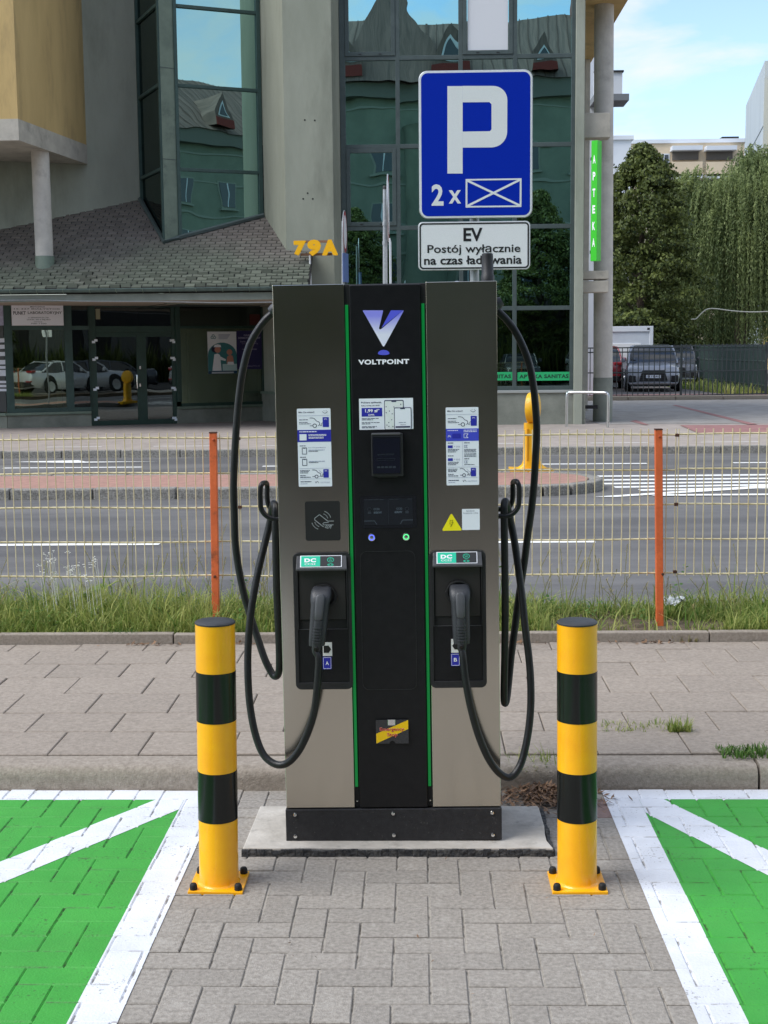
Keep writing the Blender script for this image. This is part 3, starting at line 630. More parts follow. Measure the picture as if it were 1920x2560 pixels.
def foot(s):
    s.line(m_ink2, [(.05, .90), (.96, .90)], .005); s.micro(m_ink, .06, .38, .936, .010); s.micro(m_ink2, .06, .26, .962, .006)
    s.line(m_ink, [(.50, .935), (.52, .955), (.545, .935), (.575, .935), (.605, .955)], .011); s.text(m_ink2, 'VOLTPOINT', .64, .94, .94, .957, .004)
def info(x0, x1, y0, y1, kind):
    s = Sticker('info_sticker', x0, x1, y0, y1, m_print_w, ch, .003)
    s.text(m_ink, 'Miło Cię widzieć!', .05, .52, .035, .062, .012); smile(s)
    s.line(m_ink2, [(.03, .09), (.96, .09)], .006)
    s.micro(m_ink, .06, .32, .142, .008); s.micro(m_ink, .06, .33, .175, .007); s.micro(m_ink, .06, .40, .194, .007); car_icon(s, .172, 1.0, .38)
    if kind == 0:
        s.rect(m_blue, 0, 1, .272, .425); s.micro(MW, .06, .58, .295, .011, 1); s.rect(m_print_w, .06, .27, .325, .405, 1)
        for fy in (.333, .346, .366, .379): s.micro(MW, .33, .86 if fy < .35 else .78, fy, .007, 1)
        for fy in (.475, .62):
            s.micro(m_ink, .06, .24, fy, .009)
            s.line(m_ink, [(.13, fy + .025), (.26, fy + .025), (.26, fy + .105), (.13, fy + .105), (.13, fy + .025)], .016); s.rect(m_ink, .165, .225, fy + .025, fy + .034)
            s.micro(m_ink2, .32, .80, fy + .055, .008); s.micro(m_ink, .32, .60, fy + .07, .007)
        s.text(m_ink2, 'Easy Charging Mobility', .32, .84, .492, .508, .006)
    else:
        s.rect(m_blue2, 0, 1, .272, .43); s.micro(MW, .05, .38, .295, .009, 1); s.micro(MW, .54, .94, .293, .008, 1); s.micro(MW, .54, .94, .313, .008, 1)
        s.rect(m_blue, .19, .45, .335, .395, 1); s.line(MW, [(.06, .38), (.08, .355), (.10, .372), (.12, .355), (.14, .38)], .012, 1); s.line(MW, [(.55, .34), (.68, .34), (.62, .37), (.68, .39), (.55, .39), (.55, .34)], .014, 1)
        s.line(m_ink2, [(.5, .44), (.5, .755)], .005)
        for fy in (.455, .62):
            s.micro(m_ink, .05, .22, fy, .009); s.rect(m_blue, .05, .2, fy + .03, fy + .065); s.text(m_ink2, '+ ((•))', .24, .42, fy + .035, fy + .06, .01)
            for k in range(3): s.micro(m_ink, .05, .40 - .05 * k, fy + .082 + .016 * k, .007)
        s.micro(m_ink, .55, .72, .455, .009); s.line(m_ink2, [(.56, .485), (.65, .485), (.60, .50), (.65, .515), (.56, .515), (.56, .485)], .012)
        for fy in (.54, .556, .572, .597, .613, .63): s.micro(m_ink, .55, .92, fy, .007)
        s.micro(m_ink, .55, .7, .66, .009); s.line(m_ink2, [(.56, .685), (.65, .685), (.60, .70), (.65, .715), (.56, .715), (.56, .685)], .012); s.micro(m_ink, .55, .86, .735, .007)
    s.line(m_ink2, [(.03, .765), (.96, .765)], .005)
    for k in range(3): s.micro(m_ink, .05, .34 - .02 * k, .79 + .016 * k, .007)
    s.micro(m_ink, .05, .22, .857, .008); s.micro(m_ink, .05, .36, .878, .009); car_icon(s, .83, .86, .42, True); foot(s)
    s.done()
info(747, 826, 1020.5, 1217, 0)
info(1116.5, 1196, 1017.5, 1213.5, 1)
# price sticker
s = Sticker('price_sticker', 899, 1032.5, 994.5, 1074.5, m_print_w, ch, .002, -.003)
s.text(m_ink, 'Pobierz aplikację,', .04, .42, .10, .165, .02); s.text(m_ink, 'ładuj taniej już dziś!', .04, .38, .20, .255, .015)
s.rect(m_blue, .045, .425, .30, .575, 0, .001); s.text(MW, '1,99 zł*', .11, .38, .335, .46, .03, 1); s.text(MW, 'kWh', .17, .28, .495, .55, .02, 1)
for fy, e in ((.64, .36), (.68, .25), (.77, .39), (.81, .2), (.90, .32), (.935, .29)): s.micro(m_ink, .045, e, fy, .018)
m_map = mat('map_print', lin((236, 240, 242)), lin((226, 234, 228)), 60, .5)
s.rect(m_ink, .465, .825, .06, 1, 0, .004); s.rect(m_map, .477, .813, .09, .995, 1, .003); s.rect(m_ink, .60, .69, .07, .12, 2, .001)
for fx, fy in ((.50, .27), (.50, .46), (.61, .50), (.60, .69), (.545, .78), (.51, .86), (.62, .91), (.56, .41), (.645, .28), (.77, .2), (.545, .9)): s.rect(m_ink, fx - .008, fx + .008, fy - .014, fy + .014, 2)
s.rect(m_ink, .645, .965, .30, 1, 3, .004); s.rect(m_print_w, .657, .953, .325, .995, 4, .003); s.rect(m_ink, .76, .845, .31, .35, 5, .001)
s.micro(m_ink2, .73, .88, .78, .02, 5); s.text(m_ink, 'Otwórz', .76, .86, .84, .87, .01, 5); s.rect(m_ink, .67, .94, .90, .95, 5)
s.done()
# card reader plate with its tap-a-card picture
s = Sticker('card_reader', 764.5, 849.5, 1252.5, 1352, m_matte, ch, .007, -.0005)
g_ = m_lgrey
s.line(g_, [(.27, .43), (.41, .335), (.50, .40), (.66, .515)], .022); s.line(g_, [(.27, .43), (.27, .47), (.51, .645), (.53, .64)], .022)
s.line(g_, [(.66, .505), (.81, .505)], .02); s.line(g_, [(.66, .54), (.53, .545), (.50, .57), (.52, .60), (.80, .60)], .02)
for k in range(4): s.line(g_, [(.62 + .045 * k, .605), (.58 + .045 * k, .655 + .012 * k)], .018)
s.line(g_, [(.56, .66), (.64, .69), (.70, .65), (.74, .605)], .018)
for r0 in (.16, .23):
    s.line(g_, [(.46 + r0 * math.cos(a) * 1.2, .47 - r0 * math.sin(a)) for a in np.linspace(R(15), R(68), 8)], .022)
    s.line(g_, [(.46 - r0 * math.cos(a) * 1.2, .49 + r0 * math.sin(a)) for a in np.linspace(R(15), R(68), 8)], .022)
s.done()
# warning triangle and notice
tri = MB().plate(Cp([(1107, 1327), (1153, 1326), (1154, 1323), (1130, 1285), (1127, 1285), (1106, 1324)]), -.0008, 0).build('warning_sticker', m_yel, ch)
bolt = MB()
P_ = Cp([(1125, 1301), (1132, 1300.5), (1129.5, 1306.5), (1133, 1306), (1126.5, 1317), (1128.5, 1309.5), (1124.5, 1310)])
for p, q in zip(P_, P_[1:] + P_[:1]):
    p, q = Vector(p), Vector(q); e = (q - p).normalized() * .0004; n_ = Vector((-e.y, e.x))
    bolt.plate([tuple(p - n_ - e), tuple(q - n_ + e), tuple(q + n_ + e), tuple(p + n_ - e)], -.0014, -.001)
bolt.build('warning_print', mat('print_black', (.01, .01, .01), rough=.5), tri)
s = Sticker('notice_sticker', 1155.5, 1199, 1272, 1325, m_print_w, ch, .001)
s.text(m_ink, 'Regulamin', .25, .72, .07, .125, .02); s.text(m_ink, 'korzystania z usług', .08, .9, .17, .225, .012); s.done()
# payment terminal
pt = MB(); x0, z0 = C(930, 1190); x1, z1 = C(1007, 1082)
term = MB().plate(rrect(x0, x1, z0, z1, .004), -.022, -.003).build('payment_terminal', m_blackm, ch, bevel=.002)
MB().plate(rrect(x0 + .004, x1 - .010, z0 + .008, z1 - .010, .003), -.0245, -.0222).build('glass_front', m_gloss, term, bevel=.0008)
MB().box(x0 + .002, x1 - .008, -.0245, -.006, z1 - .0045, z1 + .0015).build('hood_edge', mat('terminal_rim', (.16, .16, .17), rough=.35, metal=.6), term, bevel=.001)
MB().box(x0 + .018, x1 - .02, -.018, -.004, z0 - .004, z0 + .001).build('card_slot', m_blackm, term, bevel=.001)
s = Sticker('terminal_screen', 934, 1000, 1094, 1182, mat('terminal_lcd', (.010, .011, .02), rough=.12), term, .002, -.0246)
for k in range(5): s.rect(m_dim, .14 + .145 * k, .255 + .145 * k, .80, .85)
s.line(m_dim, [(.14, .58), (.80, .58), (.80, .63), (.14, .63), (.14, .58)], .008); s.text(m_dim, 'VOLTPOINT', .3, .78, .44, .48, .01); s.line(m_dim, [(.16, .44), (.2, .48), (.24, .44), (.28, .48)], .015); s.done()
# display
s = Sticker('display', 901.5, 1041, 1238, 1321, m_gloss, ch, .006, -.0032)
s.rect(mat('lcd_panel', (.016, .018, .023), rough=.15), .07, .93, .085, .90)
m_lcd = mat('lcd_ink', lin((92, 104, 116)), rough=.3)
s.line(m_dim, [(.5, .1), (.5, .88)], .004, 1); s.micro(m_dim, .07, .42, .115, .016, 1); s.micro(m_dim, .52, .68, .11, .016, 1); s.micro(m_dim, .84, .92, .11, .016, 1)
s.text(m_lcd, 'CCS2', .24, .345, .375, .435, .015, 1); s.text(m_lcd, '60kW', .24, .385, .475, .545, .025, 1); s.text(m_lcd, 'CCS2', .64, .745, .37, .43, .015, 1); s.text(m_lcd, '60kW', .61, .745, .47, .54, .025, 1)
for fx in (.165, .83): s.line(m_dim, [(fx + .033 * math.cos(a), .41 + .055 * math.sin(a)) for a in np.linspace(0, 6.283, 13)], .006, 1); s.rect(m_dim, fx - .03, fx + .03, .48, .55, 1, .001)
s.line(m_lcd, [(.07, .77), (.25, .77), (.29, .87)], .007, 1); s.line(m_lcd, [(.93, .755), (.75, .755), (.71, .87)], .007, 1); s.done()
# push buttons
for x, y, nm, col in ((929.3, 1343, 'blue', (.12, .16, 1)), (1015.3, 1341.5, 'green', (.1, .75, .25))):
    u, z = C(x, y); T_ = Matrix.Translation((u, -.003, z)) @ Matrix.Rotation(R(90), 4, 'X')
    b = MB().lathe([(.0138, -.001), (.0138, .002), (.0122, .0045), (.0105, .0048), (.0102, .0038)], 28, T_).build('push_button', m_chrome, ch, smooth=40); b['label'] = 'chrome push button with %s light ring' % nm
    rg = MB(); n_ = 28
    vs = [T_ @ Vector((r_ * math.cos(k * 6.2832 / n_), r_ * math.sin(k * 6.2832 / n_), zz)) for r_, zz in ((.0098, .0049), (.0068, .0053)) for k in range(n_)]
    rg.add(vs, [(k, (k + 1) % n_, n_ + (k + 1) % n_, n_ + k) for k in range(n_)]).build('light_ring', emit('ring_' + nm, col, .8), b)
    MB().lathe([(.0066, .004), (.0064, .0052), (.005, .0056)], 20, T_).build('cap', mat('button_steel', (.55, .55, .56), rough=.3, metal=1), b, smooth=40)
# service hatch outline in the centre panel
o_, i_ = rrect(*[C(907, 1724)[0], C(1043, 1724)[0]], C(975, 1724)[1], C(975, 1377)[1], .022), None
i_ = rrect(C(908.2, 1724)[0], C(1041.8, 1724)[0], C(975, 1722.6)[1], C(975, 1378.4)[1], .021)
ringplate(MB(), o_, i_, -.0042, -.0028).build('hatch_rim', m_blackm, cpan)
# emergency stop flap
p, q = C(940.5, 1857), C(1021, 1797)
fl = MB(); arcp = [((p[0] + q[0]) / 2 + .010 * math.cos(a), p[1] + .010 * math.sin(a)) for a in np.linspace(math.pi, 0, 9)]
fl.plate([(p[0], p[1])] + arcp + [(q[0], p[1]), (q[0], q[1]), (p[0], q[1])], -.011, -.0085)
flap = fl.build('emergency_stop_flap', mat('flap_smoked', (.028, .03, .034), rough=.16, spec=.6), ch)
fw, fh = q[0] - p[0], q[1] - p[1]; F_ = lambda fx, fz: (p[0] + fx * fw, p[1] + fz * fh)
MB().box(p[0] + .006, q[0] - .006, -.0085, -.003, p[1] + .012, q[1] - .003).build('housing', m_matte, flap)
MB().plate([F_(.01, .01), F_(.99, .61), F_(.99, .985), F_(.01, .42)], -.0117, -.0111).build('yellow_stripe', mat('stop_yellow', lin((252, 206, 8)), rough=.4), flap)
for txt, a0, a1, b0, b1 in (('Emergency', .125, .865, .50, .68), ('Stop', .345, .655, .27, .45)):
    x0, z0 = F_(a0, b0); x1, z1 = F_(a1, b1)
    add_text(MB(), txt, x0 - .0006, x1 + .0006, z0 - .0006, z1 + .0006, -.0121, .035).build('lettering_outline', mat('print_pink', lin((246, 196, 184)), rough=.5), flap)
    add_text(MB(), txt, x0, x1, z0, z1, -.0126, .012).build('lettering', mat('print_red', lin((200, 52, 40)), rough=.5), flap)
h = MB().box(*[F_(.37, 0)[0], F_(.60, 0)[0]], -.0135, -.0112, F_(0, .77)[1], F_(0, 1.02)[1]).build('hinge', m_chrome, flap, bevel=.001)

# socket bays, connectors
def socket(px, y_top, y_bot, sgn, letter):
    """px: the left and right outline of the bezel in the photograph's columns"""
    (x0, z0), (x1, z1) = C(px[0] + 2.5, y_bot), C(px[1] + 2.5, y_top)
    xm = (x0 + x1) / 2; bz = thing('socket_bay', 'x', 'x'); del bz['label'], bz['category']; bz.parent = ch
    H_ = z1 - z0
    ia, ib = x0 + .0125, x1 - .0125; it, ibot = z1 - .016, z0 + .024
    outer = rrect(x0, x1, z0, z1, .020, 6); inner = rrect(ia, ib, ibot, it, .003, 6)
    ringplate(MB(), outer, inner, -.008, .0).build('bezel', m_blackm, bz, bevel=.0012)
    zl = C(xm, y_top + 203)[1]                                            # ledge
    rec = MB(); rec.box(ia - .002, ib + .002, .042, .046, zl - .006, it + .001); rec.build('recess_back', m_matte, bz)
    # cut-out look: side walls and lower front panel
    MB().box(ia, ib, -.0034, -.0017, ibot, zl).build('lower_panel', m_black, bz, bevel=.0008)
    MB().box(ia, ib, -.0042, -.0018, zl, zl + .0016).build('ledge', mat('ledge_edge', (.08, .08, .085), rough=.35), bz, bevel=.0006)
    MB().box(ia - .001, ib + .001, -.0016, -.0003, ibot - .001, it + .001).build('recess_lining', m_matte, bz)
    # plate that carries the holder
    zp0, zp1 = C(xm, y_top + 178)[1], C(xm, y_top + 55)[1]
    MB().box(ia + .007, ib - .007, -.0058, -.0018, zp0, zp1).build('holder_plate', mat('holder_brown', (.022, .020, .019), rough=.45), bz, bevel=.001)
    MB().box(ia, ia + .0035, -.012, -.0002, zl + .002, zp1 + .008).build('cheek', m_blackm, bz, bevel=.001)
    MB().box(ib - .0035, ib, -.012, -.0002, zl + .002, zp1 + .008).build('cheek', m_blackm, bz, bevel=.001)
    # sloping hood with the DC label
    zh0, zh1 = C(xm, y_top + 50)[1], C(xm, y_top + 17)[1]
    hx0, hx1 = ia, ib
    hd = MB().add([(hx0 + .002, -.006, zh1), (hx1 - .002, -.006, zh1), (hx1, -.030, zh0), (hx0, -.030, zh0), (hx0 + .002, -.0002, zh1), (hx1 - .002, -.0002, zh1), (hx1, -.0002, zh0 - .006), (hx0, -.0002, zh0 - .006), (hx1, -.030, zh0 - .006), (hx0, -.030, zh0 - .006)],
                  [(3, 2, 1, 0), (0, 1, 5, 4), (3, 9, 8, 2), (9, 7, 6, 8), (7, 4, 5, 6), (0, 4, 7, 9, 3), (1, 2, 8, 6, 5)]).build('hood', mat('hood_plastic', (.05, .05, .053), (.065, .065, .068), 60, .42), bz, bevel=.0015)
    e = Vector((0, -.024, zh0 - zh1)); L_ = e.length; e.normalize(); nn = Vector((1, 0, 0)).cross(e).normalized()
    HM = Matrix(((1, 0, 0, hx0), (0, nn.y, -e.y, -.030), (0, nn.z, -e.z, zh0), (0, 0, 0, 1)))     # x right, y inwards, z up the slope
    if (HM.to_3x3() @ Vector((0, 1, 0))).y < 0: HM = HM @ Matrix.Scale(-1, 4, (0, 1, 0))
    WH = hx1 - hx0; q_ = lambda a, b, c, d, y: [(a * WH, c * L_), (b * WH, c * L_), (b * WH, d * L_), (a * WH, d * L_)]
    m_teal = mat('label_teal', lin((24, 200, 160)), rough=.5)
    MB().plate(q_(.08, .90, .13, .93, 0), -.0008, -.0002, HM).build('label_border', MW, hd)
    MB().plate(q_(.10, .475, .17, .89, 0), -.0014, -.0009, HM).build('label_teal', m_teal, hd)
    MB().plate(q_(.475, .885, .17, .89, 0), -.0014, -.0009, HM).build('label_dark', mat('label_black', (.02, .02, .022), rough=.5), hd)
    add_text(MB(), 'DC', .165 * WH, .395 * WH, .46 * L_, .74 * L_, -.0019, .05, HM).build('lettering', MW, hd)
    add_text(MB(), 'CCS2', .17 * WH, .385 * WH, .28 * L_, .40 * L_, -.0019, .01, HM).build('lettering', MW, hd)
    ic = MB()
    def ring(cx_, cz_, ra, rb, t_, n_=20):
        o1 = [(cx_ + ra * math.cos(a), cz_ + rb * math.sin(a)) for a in np.linspace(0, 6.2832, n_, endpoint=False)]; i1 = [(cx_ + (ra - t_) * math.cos(a), cz_ + (rb - t_) * math.sin(a)) for a in np.linspace(0, 6.2832, n_, endpoint=False)]
        ringplate(ic, o1, i1, -.0019, -.0015, HM)
    ring(.68 * WH, .62 * L_, .0115, .0088, .0016); ring(.68 * WH, .28 * L_, .0105, .0044, .0012)
    for dx_, dz_ in ((0, .004), (-.005, .003), (.005, .003), (-.003, -.002), (.003, -.002), (0, -.0005)): ic.plate([(.68 * WH + dx_ + .0014 * math.cos(a), .62 * L_ + dz_ + .0014 * math.sin(a)) for a in np.linspace(0, 6.2832, 8, endpoint=False)], -.0019, -.0015, HM)
    for dx_ in (-.005, .005): ic.plate([(.68 * WH + dx_ + .002 * math.cos(a), .28 * L_ + .002 * math.sin(a)) for a in np.linspace(0, 6.2832, 8, endpoint=False)], -.0019, -.0015, HM)
    ic.build('socket_icon', m_teal, hd, kind='stuff')
    # holder collar
    cxm = C((px[0] + px[1]) / 2 + 4, y_top + 110)[0]; cz = C(xm, y_top + 118)[1]
    col_ = [(cxm + (.043 + (.004 if math.sin(a) < 0 else 0)) * math.cos(a), cz + (.040 if math.sin(a) > 0 else .044) * math.sin(a)) for a in np.linspace(0, 6.2832, 28, endpoint=False)]
    colI = [(cxm + .037 * math.cos(a), cz + .034 * math.sin(a)) for a in np.linspace(0, 6.2832, 28, endpoint=False)]
    ringplate(MB(), col_, colI, -.022, -.006).build('holder_collar', m_matte, bz, bevel=.001)
    # arrow sticker and letter plate
    zA1, zA0 = C(xm, y_top + 235)[1], C(xm, y_top + 269)[1]; xs = C((px[0] + px[1]) / 2 + 3 * 1 + (sgn * -1 + 1) * 0 + (10 if sgn < 0 else -6), y_top + 250)[0]
    a_, b_ = xs - .016, xs + .016
    st_ = MB().plate([(a_, zA0), (b_, zA0), (b_, zA1), (a_, zA1)], -.0042, -.0034).build('arrow_sticker', mat('sticker_offwhite', lin((226, 228, 226)), rough=.5), bz)
    zc = (zA0 + zA1) / 2; k = 1 if sgn < 0 else -1
    P6 = [(xs - k * .013, zc - .0125), (xs + k * .004, zc - .0125), (xs + k * .0125, zc), (xs + k * .004, zc + .0125), (xs - k * .013, zc + .0125)]
    MB().plate(P6 if k > 0 else P6[::-1], -.0048, -.0043).build('print', mat('print_black', (0, 0, 0)), st_)
    zB1, zB0 = C(xm, y_top + 271)[1], C(xm, y_top + 302)[1]; xb = xs - .002
    lp = MB().plate(rrect(xb - .0155, xb + .0155, zB0, zB1, .003), -.0042, -.0034).build('letter_plate', m_blue, bz)
    ringplate(MB(), rrect(xb - .0135, xb + .0135, zB0 + .002, zB1 - .002, .0025), rrect(xb - .0125, xb + .0125, zB0 + .003, zB1 - .003, .002), -.0048, -.0043).build('print', MW, lp)
    zz = (zB0 + zB1) / 2; add_text(MB(), letter, xb - .0055, xb + .0055, zz - .0065, zz + .0065, -.0048, .02).build('lettering', MW, lp)
    return cxm, cz
socket((738, 874), 1380, 1723, -1, 'A')
socket((1074, 1211.5), 1375.5, 1719, 1, 'B')

def loft(mb, rings):
    n = len(rings[0]); o = len(mb.v)
    for r_ in rings: mb.v += [tuple(p) for p in r_]
    for i in range(len(rings) - 1):
        for k in range(n): mb.f.append((o + i * n + k, o + i * n + (k + 1) % n, o + (i + 1) * n + (k + 1) % n, o + (i + 1) * n + k))
    mb.f.append(tuple(o + k for k in range(n - 1, -1, -1))); mb.f.append(tuple(o + (len(rings) - 1) * n + k for k in range(n)))
    return mb
def sup(cx_, cy_, cz_, rx, ry, tilt=0, n=20, e=3.2):
    """rounded-square ring in the horizontal plane, tipped by tilt about x"""
    out = []
    for k in range(n):
        a = 2 * math.pi * k / n; c, s_ = math.cos(a), math.sin(a)
        x = rx * math.copysign(abs(c) ** (2 / e), c); y = ry * math.copysign(abs(s_) ** (2 / e), s_)
        out.append(Vector((cx_ + x, cy_ + y * math.cos(tilt), cz_ + y * math.sin(tilt))))
    return out
def connector(cx0, ytop, xb, ybot, label_side):
    g = thing('charging_connector', 'x', 'x'); del g['label'], g['category']; g.parent = ch
    (xt, zt), (xe, ze) = C(cx0, ytop), C(xb, ybot)
    ln = zt - ze
    pos = lambda f: (xt + (xe - xt) * f, zt - ln * f)
    body = MB(); rings = []
    for f, rx, ry, yc in ((0.0, .022, .010, -.020), (.02, .030, .020, -.026), (.07, .0345, .030, -.034), (.14, .0355, .034, -.040), (.22, .0345, .033, -.044), (.28, .0315, .027, -.052), (.5, .0305, .024, -.058), (.75, .0295, .022, -.064), (.93, .0285, .020, -.068), (1.0, .027, .017, -.069)):
        x, z = pos(f); rings.append(sup(x, yc, z, rx, ry, .15))
    loft(body, rings[::-1]).build('handle', m_gun, g, smooth=50)
    # snout that sits in the holder
    x, z = pos(.2); MB().lathe([(.026, 0), (.026, .03), (.024, .032)], 20, Matrix.Translation((x, -.03, z - .006)) @ Matrix.Rotation(R(-90), 4, 'X')).build('plug_snout', m_matte, g, smooth=40)
    # raised front strip and grip ribs
    st = MB(); rr = []
    for f, rx, yc in ((.10, .010, -.070), (.14, .0155, -.0735), (.30, .0150, -.0785), (.42, .0145, -.0815), (.52, .0135, -.0830), (.55, .009, -.081)):
        x, z = pos(f); rr.append(sup(x, yc, z, rx, .006, .1, 14))
    loft(st, rr[::-1]).build('thumb_strip', mat('strip_grey', (.07, .073, .08), rough=.5), g, smooth=50)
    rear = MB(); rr = []
    for f, rx, yc in ((.55, .0145, -.080), (.95, .0150, -.085), (1.06, .0155, -.082), (1.12, .0140, -.077), (1.16, .011, -.074)):
        x, z = pos(f); rr.append(sup(x, yc, z, rx, .0095, .12, 16, 2.4))
    loft(rear, rr[::-1]).build('grip', m_gun, g, smooth=50)
    for k in range(6):
        x, z = pos(.68 + .05 * k); loft(MB(), [sup(x, -.0835 - .0008 * k, z - .0022, .0160, .0098, .12, 16, 2.4), sup(x, -.0835 - .0008 * k, z + .0022, .0160, .0098, .12, 16, 2.4)]).build('grip_rib', m_gun, g, smooth=50)
    x, z = pos(1.05); MB().lathe([(.0085, 0), (.0085, .003), (.006, .004)], 14, Matrix.Translation((x, -.092, z)) @ Matrix.Rotation(R(90 + 25), 4, 'X')).build('boot_hole', m_matte, g, smooth=40)
    x, z = pos(1.13); return (x, -.077, z)
eL = connector(806, 1463, 796, 1601, 0)
eR = connector(1148, 1458, 1152.5, 1596, 0)

def smooth_path(P, sub=6):
    P = [Vector(p) for p in P]; out = []
    for i in range(len(P) - 1):
        p0, p1, p2, p3 = P[max(i - 1, 0)], P[i], P[i + 1], P[min(i + 2, len(P) - 1)]
        for k in range(sub):
            t = k / sub; out.append(.5 * ((2 * p1) + (p2 - p0) * t + (2 * p0 - 5 * p1 + 4 * p2 - p3) * t * t + (3 * p1 - p0 - 3 * p2 + p3) * t ** 3))
    return out + [P[-1]]
def cpath(pts):
    out = []
    for x, y, v in pts:
        u, z = C(x, y, v); out.append((u, v, z))
    return out
CR = .0128
left = cpath([(690, 772, .15), (678, 786, .15), (663, 800, .15), (641, 830, .15), (622, 868, .15), (606, 931, .15), (597, 998, .15), (591, 1066, .15), (587, 1134, .15), (584, 1215, .15), (586, 1290, .15), (588, 1352, .15), (595, 1411, .15), (609, 1482, .145), (623, 1531, .14), (645, 1598, .12), (662, 1648, .10), (679, 1682, .085), (689, 1691, .075), (697, 1680, .065), (698.5, 1641, .055), (696, 1570, .05), (692, 1482, .045), (690, 1394, .04), (688.5, 1306, .04), (688, 1272, .045), (685, 1259, .065), (681, 1270, .095), (675, 1306, .11), (662, 1359, .10), (645, 1429, .075), (632, 1500, .055), (625, 1552, .045), (620, 1623, .035), (620, 1693, .02), (625, 1764, .005), (638, 1834, -.015), (659, 1887, -.035), (690, 1911, -.055), (719, 1907, -.07), (747, 1877, -.085), (771, 1827, -.095), (787, 1771, -.098), (795, 1693, -.092), (797, 1645, -.084)]) + [eL]
MB().tube(smooth_path(left, 5), CR, 14).build('charging_cable', m_cable, ch, smooth=60)
right = cpath([(1235, 765, .15), (1246, 779, .15), (1267, 800, .15), (1289, 830, .15), (1310, 873, .15), (1324, 914, .15), (1332, 955, .15), (1338, 1006, .15), (1342, 1074, .15), (1339, 1142, .15), (1335, 1209, .15), (1329, 1270, .15), (1318, 1348, .15), (1310, 1411, .15), (1297, 1493, .145), (1287, 1570, .135), (1278, 1640, .12), (1271, 1711, .10), (1266.5, 1748, .08), (1262, 1758, .07), (1260, 1735, .06), (1262, 1623, .05), (1263, 1517, .045), (1262, 1411, .04), (1260.5, 1306, .04), (1260, 1266, .045), (1263, 1253, .065), (1268, 1266, .095), (1277, 1306, .11), (1287, 1359, .10), (1297, 1429, .08), (1306, 1500, .06), (1313, 1570, .045), (1322, 1641, .035), (1327, 1711, .02), (1326, 1782, .005), (1317, 1852, -.015), (1301, 1912, -.035), (1276, 1943, -.055), (1248, 1932, -.07), (1220, 1894, -.085), (1195, 1834, -.095), (1176, 1764, -.098), (1163, 1693, -.092), (1158, 1645, -.084)]) + [eR]
MB().tube(smooth_path(right, 5), CR, 14).build('charging_cable', m_cable, ch, smooth=60)
for k, x, y in ((-1, 684, 776), (1, 1241, 770)):                       # glands where the cables leave the sides
    u, z = C(x, y, .15); xs = WL if k < 0 else WR
    M_ = Matrix.Translation((xs, .15, z + .012)) @ Matrix.Rotation(R(90 * k), 4, 'Y') @ Matrix.Rotation(R(-18), 4, 'Y' if k > 0 else 'Y')
    MB().lathe([(.024, -.012), (.024, .006), (.021, .008), (.021, .016), (.0165, .026), (.0150, .030)], 18, Matrix.Translation((xs, .15, z + .009)) @ Matrix.Rotation(R(90 * k), 4, 'Y') @ Matrix.Rotation(R(-30 * k) * (1 if k < 0 else -1) * -1, 4, 'Y')).build('cable_gland', m_gun, ch, smooth=40)
# cable hooks on both sides
hk = [(700, 1297, .035), (680, 1296, .035), (664, 1288, .035), (653, 1272, .035), (651, 1250, .035), (651, 1222, .035), (655, 1210, .04), (661, 1207, .07), (666, 1208, .10), (668, 1215, .115), (668, 1240, .115), (671, 1262, .115), (681, 1275, .115), (700, 1279, .115)]
MB().tube(smooth_path(cpath(hk), 4), .0088, 12).build('cable_hook', m_black, ch, smooth=60)
hk = [(1240, 1290, .035), (1268, 1290, .035), (1283, 1283, .035), (1295, 1268, .035), (1298, 1246, .035), (1298, 1218, .035), (1293, 1205, .04), (1288, 1203, .07), (1283, 1205, .10), (1282, 1212, .115), (1282, 1236, .115), (1279, 1258, .115), (1268, 1270, .115), (1240, 1274, .115)]
MB().tube(smooth_path(cpath(hk), 4), .0088, 12).build('cable_hook', m_black, ch, smooth=60)

# ---- bollards
m_by = mat('bollard_yellow', lin((255, 184, 4)), lin((250, 172, 6)), 9, .38, .12, 160, coat=.4, bdist=.003, c3=lin((196, 132, 22)), s3=26, t3=(.68, .78))
m_bb = mat('bollard_black_band', (.006, .0075, .007), rough=.22, spec=.4)
m_cap = mat('bollard_cap', (.028, .03, .034), (.04, .042, .046), 20, .5, .1, 100)
def bollard(label, base, tilt, lower):
    t = thing('bollard', label, 'bollard', Matrix.Translation(base) @ Matrix.Rotation(tilt, 4, 'Y'), 'bollards in front of the charging station')
    r_ = .0635
    MB().box(-.0885, .0885, -.0885, .0885, -.004, .008).build('base_plate', m_by, t, bevel=.002)
    zs = [.008, .1615, .276, .388, .502, .614]
    zs = [.008] + lower
    MB().lathe([(r_ + .006, .0078), (r_ + .002, .012), (r_, .018), (r_, zs[-1] - .004), (r_ - .003, zs[-1] - .001), (r_ - .006, zs[-1])], 48).build('post', m_by, t, smooth=40)
    for a, b in ((zs[1], zs[2]), (zs[3], zs[4])):
        MB().lathe([(r_ + .0002, a), (r_ + .0008, a + .0004), (r_ + .0008, b - .0004), (r_ + .0002, b)], 48).build('black_band', m_bb, t, smooth=40)
    MB().lathe([(r_ - .003, zs[-1] - .004), (r_ + .0012, zs[-1] - .002), (r_ + .0012, zs[-1] + .002), (r_ - .004, zs[-1] + .006), (r_ * .5, zs[-1] + .0085), (.004, zs[-1] + .009)], 40).build('cap', m_cap, t, smooth=40)
    for sx in (-1, 1):
        for sy in (-1, 1):
            MB().lathe([(.0125, .008), (.0125, .018), (.0118, .024), (.009, .0285), (.004, .030)], 8, Matrix.Translation((sx * .072, sy * .070, 0))).build('bolt_cap', m_matte, t, smooth=50)
    return t
def bheights(px, ys, Yf, base):
    return [onY(px, y, Yf).z for y in ys]
